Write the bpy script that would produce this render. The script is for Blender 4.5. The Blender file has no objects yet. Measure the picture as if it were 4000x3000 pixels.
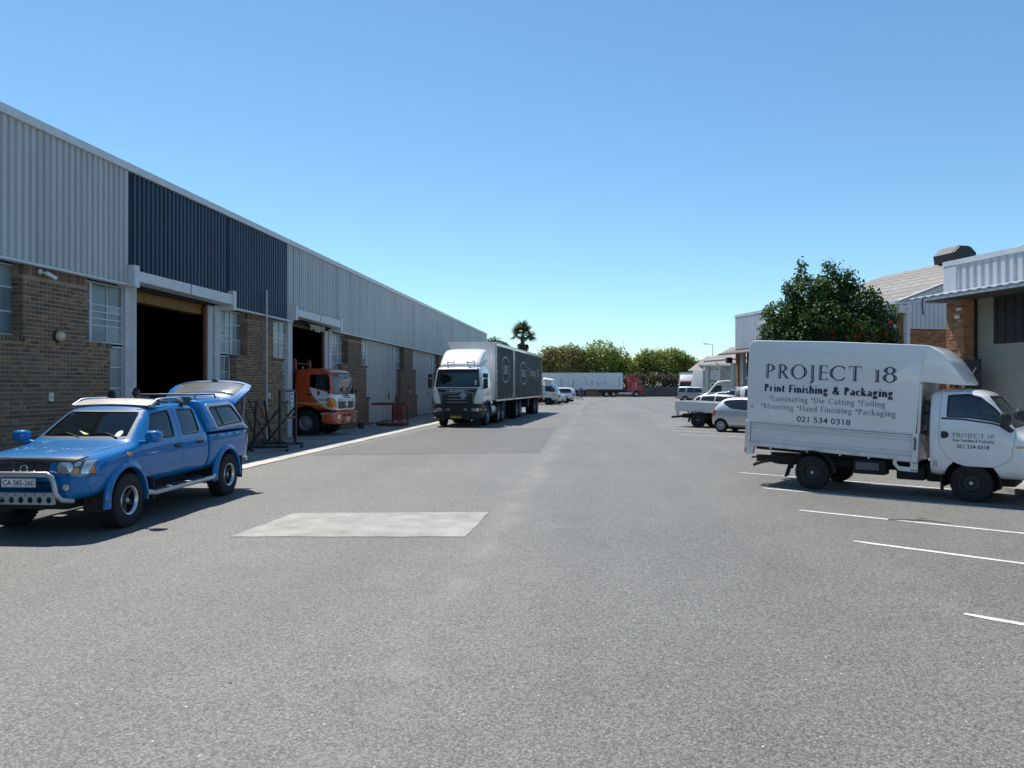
import bpy, bmesh, math, random
from mathutils import Vector, Matrix
R = math.radians
random.seed(7)
scn = bpy.context.scene
COL = scn.collection
# ------------------------------------------------------------------ camera, sky, sun, exposure
cd = bpy.data.cameras.new('camera'); cam = bpy.data.objects.new('camera', cd); COL.objects.link(cam)
CAMH = 1.95; YAW = R(6.33)
cam.location = (0, 0, CAMH); cam.rotation_euler = (R(90.15), 0, YAW)
cd.sensor_width = 36; cd.lens = 27.04; cd.clip_start = .05; cd.clip_end = 3000
scn.camera = cam
SUN = Vector((-.345, .466, 1.0)).normalized()          # towards the sun
elev = math.asin(SUN.z); azi = math.atan2(SUN.x, SUN.y)
w = bpy.data.worlds.new('World'); scn.world = w; w.use_nodes = True
nt = w.node_tree; nt.nodes.clear()
sky = nt.nodes.new('ShaderNodeTexSky'); sky.sky_type = 'NISHITA'; sky.sun_disc = False
sky.sun_elevation = elev; sky.sun_rotation = azi; sky.altitude = 50
sky.air_density = 1.0; sky.dust_density = 0.0; sky.ozone_density = 6.0
bg = nt.nodes.new('ShaderNodeBackground'); bg.inputs[1].default_value = .113
wo = nt.nodes.new('ShaderNodeOutputWorld')
tint = nt.nodes.new('ShaderNodeVectorMath'); tint.operation = 'MULTIPLY'; tint.inputs[1].default_value = (.99, 1.16, 1.11)
nt.links.new(sky.outputs[0], tint.inputs[0]); nt.links.new(tint.outputs[0], bg.inputs[0]); nt.links.new(bg.outputs[0], wo.inputs[0])
ld = bpy.data.lights.new('sun', 'SUN'); ld.energy = 5.0; ld.angle = R(.53); ld.color = (1, .955, .89)
sun = bpy.data.objects.new('sun', ld); COL.objects.link(sun); sun.location = (-20, 30, 60)
sun.rotation_euler = (-SUN).to_track_quat('-Z', 'Y').to_euler()
scn.view_settings.view_transform = 'Standard'; scn.view_settings.look = 'None'
scn.view_settings.exposure = 0.25; scn.view_settings.gamma = 1.0
scn.cycles.max_bounces = 7; scn.cycles.transparent_max_bounces = 16
# ------------------------------------------------------------------ materials
MATS = {}
def M(name, col, rough=.6, metal=0., var=.08, vs=6., bump=0., bs=60., coat=0., spec=.5, orand=0., irand=0., trans=0., dirt=0., stretch=None, fine=0., col2=None):
    if name in MATS: return MATS[name]
    m = bpy.data.materials.new(name); m.use_nodes = True; n = m.node_tree.nodes; L = m.node_tree.links
    b = n['Principled BSDF']; b.inputs['Roughness'].default_value = rough; b.inputs['Metallic'].default_value = metal
    b.inputs['Coat Weight'].default_value = coat; b.inputs['Coat Roughness'].default_value = .04
    b.inputs['Specular IOR Level'].default_value = spec
    tc = n.new('ShaderNodeTexCoord'); src = tc.outputs['Object']
    if stretch:
        mp = n.new('ShaderNodeMapping'); mp.inputs['Scale'].default_value = stretch; L.new(src, mp.inputs[0]); src = mp.outputs[0]
    nz = n.new('ShaderNodeTexNoise'); nz.inputs['Scale'].default_value = vs; nz.inputs['Detail'].default_value = 5; nz.inputs['Roughness'].default_value = .62
    L.new(src, nz.inputs['Vector'])
    mr = n.new('ShaderNodeMapRange'); mr.inputs[1].default_value = .3; mr.inputs[2].default_value = .7
    mr.inputs[3].default_value = 1 - var; mr.inputs[4].default_value = 1 + var; L.new(nz.outputs[0], mr.inputs[0])
    f = mr.outputs[0]
    def mul(a, bsock):
        q = n.new('ShaderNodeMath'); q.operation = 'MULTIPLY'; L.new(a, q.inputs[0]); L.new(bsock, q.inputs[1]); return q.outputs[0]
    def rnd(sock, amt):
        q = n.new('ShaderNodeMapRange'); q.inputs[3].default_value = 1 - amt; q.inputs[4].default_value = 1 + amt; L.new(sock, q.inputs[0]); return q.outputs[0]
    if orand: f = mul(f, rnd(n.new('ShaderNodeObjectInfo').outputs['Random'], orand))
    if irand: f = mul(f, rnd(n.new('ShaderNodeNewGeometry').outputs['Random Per Island'], irand))
    if fine:
        n3 = n.new('ShaderNodeTexNoise'); n3.inputs['Scale'].default_value = 90; n3.inputs['Detail'].default_value = 2; L.new(tc.outputs['Object'], n3.inputs['Vector'])
        q = n.new('ShaderNodeMapRange'); q.inputs[1].default_value = .3; q.inputs[2].default_value = .7; q.inputs[3].default_value = 1 - fine; q.inputs[4].default_value = 1 + fine; L.new(n3.outputs[0], q.inputs[0]); f = mul(f, q.outputs[0])
    vm = n.new('ShaderNodeVectorMath'); vm.operation = 'SCALE'; vm.inputs[0].default_value = col[:3]; L.new(f, vm.inputs['Scale'])
    out = vm.outputs[0]
    if col2:
        ad = n.new('ShaderNodeMath'); L.new(n.new('ShaderNodeObjectInfo').outputs['Random'], ad.inputs[0]); L.new(n.new('ShaderNodeNewGeometry').outputs['Random Per Island'], ad.inputs[1])
        fr_ = n.new('ShaderNodeMath'); fr_.operation = 'FRACT'; mu = n.new('ShaderNodeMath'); mu.operation = 'MULTIPLY'; mu.inputs[1].default_value = 7.31; L.new(ad.outputs[0], mu.inputs[0]); L.new(mu.outputs[0], fr_.inputs[0])
        v2_ = n.new('ShaderNodeVectorMath'); v2_.operation = 'SCALE'; v2_.inputs[0].default_value = col2; L.new(f, v2_.inputs['Scale'])
        mx2 = n.new('ShaderNodeMix'); mx2.data_type = 'RGBA'; L.new(fr_.outputs[0], mx2.inputs[0]); L.new(out, mx2.inputs[6]); L.new(v2_.outputs[0], mx2.inputs[7]); out = mx2.outputs[2]
    if dirt:
        n2 = n.new('ShaderNodeTexNoise'); n2.inputs['Scale'].default_value = 2.3; n2.inputs['Detail'].default_value = 8; n2.inputs['Roughness'].default_value = .7; L.new(tc.outputs['Object'], n2.inputs['Vector'])
        r2 = n.new('ShaderNodeMapRange'); r2.inputs[1].default_value = .5; r2.inputs[2].default_value = .75; r2.inputs[3].default_value = 0; r2.inputs[4].default_value = dirt; L.new(n2.outputs[0], r2.inputs[0])
        mx = n.new('ShaderNodeMix'); mx.data_type = 'RGBA'; L.new(r2.outputs[0], mx.inputs[0]); L.new(out, mx.inputs[6]); mx.inputs[7].default_value = (.13, .105, .08, 1); out = mx.outputs[2]
    L.new(out, b.inputs['Base Color'])
    if bump:
        nb = n.new('ShaderNodeTexNoise'); nb.inputs['Scale'].default_value = bs; nb.inputs['Detail'].default_value = 4; L.new(src, nb.inputs['Vector'])
        bp = n.new('ShaderNodeBump'); bp.inputs['Strength'].default_value = bump; bp.inputs['Distance'].default_value = .02; L.new(nb.outputs[0], bp.inputs['Height']); L.new(bp.outputs[0], b.inputs['Normal'])
    MATS[name] = m; return m
def glassmat(name, tint, refl=1.0, rough=.0):
    if name in MATS: return MATS[name]
    m = bpy.data.materials.new(name); m.use_nodes = True; n = m.node_tree.nodes; L = m.node_tree.links
    n.remove(n['Principled BSDF']); o = n['Material Output']
    t = n.new('ShaderNodeBsdfTransparent'); t.inputs[0].default_value = (*tint, 1)
    g = n.new('ShaderNodeBsdfGlossy'); g.inputs['Roughness'].default_value = rough; g.inputs[0].default_value = (refl, refl, refl, 1)
    fr = n.new('ShaderNodeFresnel'); fr.inputs[0].default_value = 1.5
    nz = n.new('ShaderNodeTexNoise'); nz.inputs['Scale'].default_value = 3; tc = n.new('ShaderNodeTexCoord'); L.new(tc.outputs['Object'], nz.inputs['Vector'])
    q = n.new('ShaderNodeMath'); q.operation = 'MULTIPLY_ADD'; L.new(nz.outputs[0], q.inputs[0]); q.inputs[1].default_value = .04; L.new(fr.outputs[0], q.inputs[2])
    mx = n.new('ShaderNodeMixShader'); L.new(q.outputs[0], mx.inputs[0]); L.new(t.outputs[0], mx.inputs[1]); L.new(g.outputs[0], mx.inputs[2]); L.new(mx.outputs[0], o.inputs[0])
    MATS[name] = m; return m
def leafmat(name, c1, c2, gloss=.35):
    m = bpy.data.materials.new(name); m.use_nodes = True; n = m.node_tree.nodes; L = m.node_tree.links
    b = n['Principled BSDF']; b.inputs['Roughness'].default_value = gloss
    g = n.new('ShaderNodeNewGeometry'); nz = n.new('ShaderNodeTexNoise'); nz.inputs['Scale'].default_value = .9; tc = n.new('ShaderNodeTexCoord'); L.new(tc.outputs['Object'], nz.inputs['Vector'])
    ad = n.new('ShaderNodeMath'); ad.operation = 'MULTIPLY_ADD'; L.new(g.outputs['Random Per Island'], ad.inputs[0]); ad.inputs[1].default_value = .6; L.new(nz.outputs[0], ad.inputs[2])
    rp = n.new('ShaderNodeMapRange'); rp.inputs[1].default_value = .35; rp.inputs[2].default_value = 1.2; L.new(ad.outputs[0], rp.inputs[0])
    mx = n.new('ShaderNodeMix'); mx.data_type = 'RGBA'; mx.inputs[6].default_value = (*c1, 1); mx.inputs[7].default_value = (*c2, 1); L.new(rp.outputs[0], mx.inputs[0])
    L.new(mx.outputs[2], b.inputs['Base Color'])
    tr = n.new('ShaderNodeBsdfTranslucent'); L.new(mx.outputs[2], tr.inputs[0]); ms = n.new('ShaderNodeMixShader'); ms.inputs[0].default_value = .5
    L.new(b.outputs[0], ms.inputs[1]); L.new(tr.outputs[0], ms.inputs[2]); L.new(ms.outputs[0], n['Material Output'].inputs[0])
    MATS[name] = m; return m
# ------------------------------------------------------------------ mesh helpers
class MB:
    def __init__(s): s.v = []; s.f = []
    def add(s, vs, fs):
        o = len(s.v); s.v += [tuple(v) for v in vs]; s.f += [tuple(i + o for i in f) for f in fs]; return s
    def box(s, x0, x1, y0, y1, z0, z1, mat=None):
        vs = [(x, y, z) for x in (x0, x1) for y in (y0, y1) for z in (z0, z1)]
        if mat: vs = [mat @ Vector(v) for v in vs]
        return s.add(vs, [(0, 1, 3, 2), (4, 6, 7, 5), (0, 4, 5, 1), (2, 3, 7, 6), (0, 2, 6, 4), (1, 5, 7, 3)])
    def bar(s, p0, p1, wd, ht, up=(0, 0, 1)):
        p0, p1 = Vector(p0), Vector(p1); d = (p1 - p0).normalized(); up = Vector(up)
        if abs(d.dot(up)) > .98: up = Vector((0, 1, 0))
        sd = d.cross(up).normalized() * wd / 2; u = sd.normalized().cross(d) * ht / 2
        vs = [p + a * sd + b * u for p in (p0, p1) for a, b in ((-1, -1), (1, -1), (1, 1), (-1, 1))]
        return s.add(vs, [(0, 1, 2, 3), (7, 6, 5, 4), (0, 4, 5, 1), (1, 5, 6, 2), (2, 6, 7, 3), (3, 7, 4, 0)])
    def tube(s, path, r, n=10, closed=False):
        P = [Vector(p) for p in path]; rs = r if isinstance(r, (list, tuple)) else [r] * len(P); rings = []
        prev = None
        for i, p in enumerate(P):
            a = P[(i - 1) % len(P)] if (i or closed) else p; b = P[(i + 1) % len(P)] if (i < len(P) - 1 or closed) else p
            d = (b - a).normalized()
            u = d.cross(Vector((0, 0, 1)) if abs(d.z) < .95 else Vector((0, 1, 0))) if prev is None else (prev - d * prev.dot(d))
            u.normalize(); prev = u; v = d.cross(u)
            rings.append([p + (u * math.cos(2 * math.pi * k / n) + v * math.sin(2 * math.pi * k / n)) * rs[i] for k in range(n)])
        vs = [q for rg in rings for q in rg]; fs = []
        m = len(P)
        for i in range(m if closed else m - 1):
            j = (i + 1) % m
            for k in range(n): fs.append((i * n + k, i * n + (k + 1) % n, j * n + (k + 1) % n, j * n + k))
        if not closed: fs += [tuple(range(n - 1, -1, -1)), tuple((m - 1) * n + k for k in range(n))]
        return s.add(vs, fs)
    def cyl(s, p0, p1, r, n=16): return s.tube([p0, p1], r, n)
    def lathe(s, prof, n=32, axis='y', mat=None, cap=False):
        vs = []; fs = []; m = len(prof)
        for k in range(n):
            a = 2 * math.pi * k / n; c, q = math.cos(a), math.sin(a)
            for (r, h) in prof:
                v = {'y': (r * c, h, r * q), 'z': (r * c, r * q, h), 'x': (h, r * c, r * q)}[axis]
                vs.append(mat @ Vector(v) if mat else v)
        for k in range(n):
            for i in range(m - 1):
                a, b = k * m + i, ((k + 1) % n) * m + i
                fs.append((a, a + 1, b + 1, b))
        if cap: fs += [tuple(k * m for k in range(n)), tuple(k * m + m - 1 for k in range(n - 1, -1, -1))]
        return s.add(vs, fs)
    def ring(s, path2, mapf, w):            # flat ribbon
        pass
    def prism(s, poly, axis, a, b, mat=None):
        def mp(u, v, h): return {'y': (u, h, v), 'x': (h, u, v), 'z': (u, v, h)}[axis]
        k = len(poly); vs = [mp(u, v, a) for u, v in poly] + [mp(u, v, b) for u, v in poly]
        if mat: vs = [mat @ Vector(v) for v in vs]
        fs = [tuple(range(k)), tuple(range(2 * k - 1, k - 1, -1))] + [(i, k + i, k + (i + 1) % k, (i + 1) % k) for i in range(k)]
        return s.add(vs, fs)
    def mesh(s, name='mesh', fix=True):
        me = bpy.data.meshes.new(name); me.from_pydata(s.v, [], s.f)
        if fix:
            bm = bmesh.new(); bm.from_mesh(me); bmesh.ops.recalc_face_normals(bm, faces=bm.faces); bm.to_mesh(me); bm.free()
        return me
    def build(s, name, mat, parent=None, ang=35, bevel=0, fix=True, loc=None):
        me = s.mesh(name, fix)
        if bevel:
            bm = bmesh.new(); bm.from_mesh(me); bmesh.ops.remove_doubles(bm, verts=bm.verts, dist=1e-5)
            es = [e for e in bm.edges if len(e.link_faces) == 2 and e.calc_face_angle(0) > .5]
            bmesh.ops.bevel(bm, geom=es, offset=bevel, segments=2, affect='EDGES', profile=.6, clamp_overlap=True); bm.to_mesh(me); bm.free()
        return mk(name, me, mat, parent, ang, loc)
def smooth(me, ang):
    me.polygons.foreach_set('use_smooth', [ang > 0] * len(me.polygons))
    if ang > 0 and ang < 180: me.set_sharp_from_angle(angle=R(ang))
def mk(name, me, mat, parent=None, ang=35, loc=None):
    me.name = name; me.materials.clear(); me.materials.append(mat)
    if ang is not None: smooth(me, ang)
    o = bpy.data.objects.new(name, me); COL.objects.link(o)
    if parent: o.parent = parent
    if loc: o.location = loc
    return o
def tag(o, label, cat, group=None):
    o['label'] = label; o['category'] = cat
    if group: o['group'] = group
    return o
def kind(o, k, label=None):
    o['kind'] = k
    if label: o['label'] = label
    return o
def thing(name, label, cat, loc=(0, 0, 0), rz=0., group=None):
    o = bpy.data.objects.new(name, None); COL.objects.link(o); o.location = loc; o.rotation_euler = (0, 0, rz)
    o.empty_display_size = .2
    return tag(o, label, cat, group)
def part(name, parent, loc=(0, 0, 0), rot=(0, 0, 0)):
    o = bpy.data.objects.new(name, None); COL.objects.link(o); o.parent = parent; o.location = loc; o.rotation_euler = rot; o.empty_display_size = .1
    return o
def copy(o, parent=None, **kw):
    c = o.copy(); COL.objects.link(c); c.parent = parent
    for k, v in kw.items(): setattr(c, k, v)
    return c
def cw(X, Y): # camera-axis ground frame -> yard frame
    c, s_ = math.cos(YAW), math.sin(YAW); return (X * c - Y * s_, X * s_ + Y * c)
# temp scene for modifier evaluation
TS = bpy.data.scenes.new('tmp')
def evalmods(me, setup, extra=()):
    o = bpy.data.objects.new('t', me); TS.collection.objects.link(o); ex = []
    for m2 in extra:
        q = bpy.data.objects.new('t2', m2); TS.collection.objects.link(q); ex.append(q)
    setup(o, ex); vl = TS.view_layers[0]; vl.update(); dg = vl.depsgraph
    r = bpy.data.meshes.new_from_object(o.evaluated_get(dg), depsgraph=dg)
    for q in [o] + ex: bpy.data.objects.remove(q)
    return r
def boolean(a, b, op='DIFFERENCE'):
    def su(o, ex):
        md = o.modifiers.new('b', 'BOOLEAN'); md.object = ex[0]; md.operation = op; md.solver = 'MANIFOLD'
    r = evalmods(a, su, [b]); r.materials.clear(); return r
def subsurf(me, lv=2):
    def su(o, ex):
        md = o.modifiers.new('s', 'SUBSURF'); md.levels = lv; md.render_levels = lv
    return evalmods(me, su)
def offset(me, d):
    c = me.copy(); vn = [0.] * (3 * len(c.vertices)); co = vn[:]
    c.vertex_normals.foreach_get('vector', vn); c.vertices.foreach_get('co', co)
    c.vertices.foreach_set('co', [p + q * d for p, q in zip(co, vn)]); c.update(); return c
def rpoly(pts, r=.04, n=4):
    out = []; k = len(pts)
    for i in range(k):
        p, a, b = Vector(pts[i][:2]), Vector(pts[i - 1][:2]), Vector(pts[(i + 1) % k][:2])
        rr = pts[i][2] if len(pts[i]) > 2 else r
        da, db = a - p, b - p; q = min(rr, da.length * .45, db.length * .45); s0 = p + da.normalized() * q; s1 = p + db.normalized() * q
        for j in range(n + 1):
            t = j / n; out.append(tuple(s0 * (1 - t) ** 2 + p * 2 * t * (1 - t) + s1 * t * t))
    return out
def ellipse(cx, cy, rx, ry, n=24): return [(cx + rx * math.cos(2 * math.pi * k / n), cy + ry * math.sin(2 * math.pi * k / n)) for k in range(n)]
def shrink(poly, d):
    k = len(poly); out = []
    ar = sum(poly[i][0] * poly[(i + 1) % k][1] - poly[(i + 1) % k][0] * poly[i][1] for i in range(k)); sg = 1 if ar > 0 else -1
    for i in range(k):
        p = Vector(poly[i]); a = (p - Vector(poly[i - 1])); b = (Vector(poly[(i + 1) % k]) - p)
        na = Vector((-a.y, a.x)).normalized() if a.length > 1e-9 else Vector((0, 0)); nb = Vector((-b.y, b.x)).normalized() if b.length > 1e-9 else na
        m = (na + nb); m = m.normalized() if m.length > 1e-6 else na
        c = max(.5, m.dot(nb)); out.append(tuple(p + m * (d * sg / c)))
    return out
# ------------------------------------------------------------------ lettering
def text(name, s, size, mat, parent, org, xd, yd, width=None, bold=0., align='LEFT', ext=.0006):
    cu = bpy.data.curves.new('txt', 'FONT'); cu.body = s; cu.size = size; cu.align_x = align; cu.extrude = ext; cu.offset = bold; cu.resolution_u = 3
    o = bpy.data.objects.new('t', cu); TS.collection.objects.link(o); TS.view_layers[0].update(); dg = TS.view_layers[0].depsgraph
    me = bpy.data.meshes.new_from_object(o.evaluated_get(dg), depsgraph=dg); bpy.data.objects.remove(o)
    return place(name, me, mat, parent, org, xd, yd, width)
def place(name, me, mat, parent, org, xd, yd, width=None):
    xs = [v.co.x for v in me.vertices]; sx = 1.
    if width and xs: sx = width / (max(xs) - min(xs)); x0 = min(xs)
    else: x0 = 0
    X, Y = Vector(xd).normalized(), Vector(yd).normalized(); Z = X.cross(Y); O = Vector(org)
    for v in me.vertices: c = v.co.copy(); v.co = O + X * ((c.x - x0) * sx) + Y * c.y + Z * c.z
    return mk(name, me, mat, parent, 0)
def glyphs():
    G = {}
    def stem(x, y0=0., y1=1., a=.1, b=.1): return [('L', x, y0, x, y1, 1)] + ([('S', x, y0, a)] if a else []) + ([('S', x, y1, b)] if b else [])
    def half(x, y0, y1, l): return [('S2', x - l, x, y1)]
    X = .66
    G['P'] = (.62, stem(.16) + [('A', .2, .73, .3, .27, -90, 90), ('H', .16, .24, 1), ('H', .16, .24, .46)])
    G['R'] = (.72, stem(.16) + [('A', .2, .74, .28, .26, -90, 90), ('H', .16, .24, 1), ('H', .16, .3, .48), ('L', .32, .48, .62, 0, 1), ('S', .64, 0, .1)])
    G['O'] = (.9, [('A', .43, .5, .36, .5, 0, 360)])
    G['J'] = (.36, stem(.2, .02, 1., 0, .1) + [('A', .04, 0., .16, .28, -80, 0)])
    G['E'] = (.6, stem(.16) + [('H', .16, .54, 1), ('H', .16, .48, .52), ('H', .16, .56, 0), ('L', .54, .86, .54, 1, 0), ('L', .56, 0, .56, .15, 0), ('L', .48, .44, .48, .6, 0)])
    G['C'] = (.84, [('A', .46, .5, .4, .5, 42, 318), ('L', .76, .72, .76, .92, 0), ('L', .76, .12, .76, .26, 0)])
    G['T'] = (.72, stem(.36, 0, 1, .12, 0) + [('H', .04, .68, 1), ('L', .04, .84, .05, 1, 0), ('L', .67, .84, .68, 1, 0)])
    G['F'] = (.58, stem(.16) + [('H', .16, .54, 1), ('H', .16, .46, .52), ('L', .54, .84, .54, 1, 0), ('L', .46, .44, .46, .6, 0)])
    G['L'] = (.58, stem(.16) + [('H', .16, .54, 0), ('L', .54, 0, .54, .18, 0)])
    G['D'] = (.82, stem(.16) + [('A', .24, .5, .48, .5, -90, 90), ('H', .16, .26, 1), ('H', .16, .26, 0)])
    G['M'] = (.98, stem(.14, 0, 1, .1, 0) + stem(.84, 0, 1, .1, 0) + [('L', .14, 1, .48, .1, 1), ('L', .48, .1, .84, 1, 0), ('S', .1, 1, .08), ('S', .88, 1, .08)])
    G['H'] = (.86, stem(.16) + stem(.7) + [('H', .16, .7, .52)])
    G['1'] = (.42, stem(.2, 0, .78, .12, 0) + [('S2', .08, .2, .78)])
    G['8'] = (.58, [('A', .28, .78, .19, .22, 0, 360), ('A', .28, .29, .24, .29, 0, 360)])
    G['r'] = (.46, stem(.14, 0, X, .09, 0) + [('S2', .04, .14, X), ('A', .3, .46, .15, .2, 60, 150)])
    G['i'] = (.28, stem(.14, 0, X, .09, 0) + [('S2', .04, .14, X), ('D', .14, .9, .08)])
    G['l'] = (.28, stem(.14, 0, 1.02, .09, 0) + [('S2', .04, .14, 1.02)])
    G['n'] = (.6, stem(.14, 0, X, .09, 0) + stem(.46, 0, .46, .09, 0) + [('S2', .04, .14, X), ('A', .3, .44, .16, .22, 0, 160)])
    G['h'] = (.6, stem(.14, 0, 1.02, .09, 0) + stem(.46, 0, .46, .09, 0) + [('S2', .04, .14, 1.02), ('A', .3, .44, .16, .22, 0, 160)])
    G['m'] = (.92, stem(.14, 0, X, .09, 0) + stem(.46, 0, .46, .09, 0) + stem(.78, 0, .46, .09, 0) + [('S2', .04, .14, X), ('A', .3, .44, .16, .22, 0, 160), ('A', .62, .44, .16, .22, 0, 160)])
    G['u'] = (.6, stem(.14, .2, X, 0, 0) + stem(.46, 0, X, 0, 0) + [('S2', .04, .14, X), ('S2', .36, .46, X), ('S2', .46, .56, 0), ('A', .3, .22, .16, .22, 190, 340)])
    G['t'] = (.38, stem(.16, .14, .86, 0, 0) + [('H', .04, .34, X), ('A', .28, .15, .12, .15, 180, 310)])
    G['o'] = (.6, [('A', .3, .33, .24, .34, 0, 360)])
    G['e'] = (.56, [('A', .29, .33, .23, .34, 20, 310), ('H', .08, .5, .38)])
    G['c'] = (.52, [('A', .29, .33, .23, .34, 45, 315), ('D', .44, .54, .06)])
    G['a'] = (.56, stem(.42, .06, .46, 0, 0) + [('A', .26, .46, .16, .2, 0, 140), ('A', .24, .19, .18, .19, 60, 330), ('S2', .42, .54, .03)])
    G['d'] = (.6, stem(.46, 0, 1.02, 0, 0) + [('S2', .36, .46, 1.02), ('S2', .46, .56, 0), ('A', .28, .32, .21, .34, 30, 330)])
    G['s'] = (.44, [('A', .22, .49, .14, .17, 30, 270), ('A', .22, .17, .15, .17, -150, 90)])
    G['k'] = (.6, stem(.14, 0, 1.02, .09, 0) + [('S2', .04, .14, 1.02), ('L', .16, .28, .46, X, 0), ('L', .26, .38, .5, 0, 1), ('S', .52, 0, .09), ('S', .46, X, .09)])
    G['g'] = (.56, [('A', .24, .46, .17, .2, 0, 360), ('A', .26, -.12, .21, .18, 0, 360), ('L', .1, .26, .14, .06, 0), ('H', .12, .38, .07), ('H', .34, .52, .62)])
    G['&'] = (.86, [('A', .36, .76, .17, .24, 0, 360), ('A', .34, .27, .26, .27, 60, 350), ('L', .26, .62, .74, 0, 1), ('L', .62, .2, .72, .46, 0), ('S', .72, .48, .1)])
    G['.'] = (.34, [('D', .15, .7, .16)])
    G[' '] = (.36, [])
    return G
GLY = glyphs()
def serif(name, s, length, cap, mat, parent, org, xd, yd, T=.13, t=.045, inline=False, track=.0):
    vs = []; fs = []; lay = [0]
    def quad(a, b, c, d):
        z = .0004 + lay[0] * .00012; o = len(vs); vs.extend([(p[0], p[1], z) for p in (a, b, c, d)]); fs.append((o, o + 1, o + 2, o + 3))
    def line(x0, y0, x1, y1, wd):
        d = Vector((x1 - x0, y1 - y0)).normalized(); nn = Vector((d.y, -d.x)) * wd / 2
        p, q = Vector((x0, y0)), Vector((x1, y1)); lay[0] += 1; quad(p - nn, p + nn, q + nn, q - nn)
    def arc(cx, cy, rx, ry, a0, a1, wf):
        n = max(6, int(abs(a1 - a0) / 14)); lay[0] += 1; pr = None
        for i in range(n + 1):
            a = R(a0 + (a1 - a0) * i / n); c, q = math.cos(a), math.sin(a); h = wf(abs(c)) / 2
            o_, i_ = (cx + (rx + h) * c, cy + (ry + h) * q), (cx + (rx - h) * c, cy + (ry - h) * q)
            if pr: quad(pr[0], o_, i_, pr[1])
            pr = (o_, i_)
    x = 0.
    for ch in s:
        adv, st = GLY[ch]
        for e in st:
            k = e[0]
            if k == 'L':
                _, a, b, c, d, th = e
                if th and inline:
                    line(x + a - .068, b, x + c - .068, d, .036); line(x + a + .032, b, x + c + .032, d, .085)
                else: line(x + a, b, x + c, d, T if th else t)
            elif k == 'A':
                _, cx, cy, rx, ry, a0, a1 = e
                if inline:
                    arc(x + cx, cy, rx, ry, a0, a1, lambda c: .05 + .04 * c)
                    for b0, b1 in ((-55, 55), (125, 235)):
                        lo, hi = max(a0, b0), min(a1, b1)
                        if a1 - a0 >= 355: lo, hi = b0, b1
                        if hi - lo > 20 and rx > .15: arc(x + cx, cy, rx + .105, ry * .92, lo, hi, lambda c: .012 + .04 * max(0, c - .5) * 2)
                else: arc(x + cx, cy, rx - T * .25, ry - t * .5, a0, a1, lambda c: t + (T - t) * c ** 1.4)
            elif k == 'S': line(x + e[1] - e[3], e[2] + (t / 2 if e[2] < .1 else -t / 2), x + e[1] + e[3], e[2] + (t / 2 if e[2] < .1 else -t / 2), t)
            elif k == 'S2': line(x + e[1], e[3] - t * .7, x + e[2], e[3] - t * .2, t)
            elif k == 'H': line(x + e[1], e[3] + (t / 2 if e[3] < .1 else (-t / 2 if e[3] > .9 else 0)), x + e[2], e[3] + (t / 2 if e[3] < .1 else (-t / 2 if e[3] > .9 else 0)), t * 1.2)
            elif k == 'D': arc(x + e[1], e[2], e[3] * .5, e[3] * .5, 0, 360, lambda c, r=e[3]: r)
        x += adv + track + (T - .13) * .6
    me = bpy.data.meshes.new(name); me.from_pydata([(a, b * cap, z) for a, b, z in vs], [], fs)
    return kind(place(name, me, mat, parent, org, xd, yd, length), 'stuff')
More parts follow.
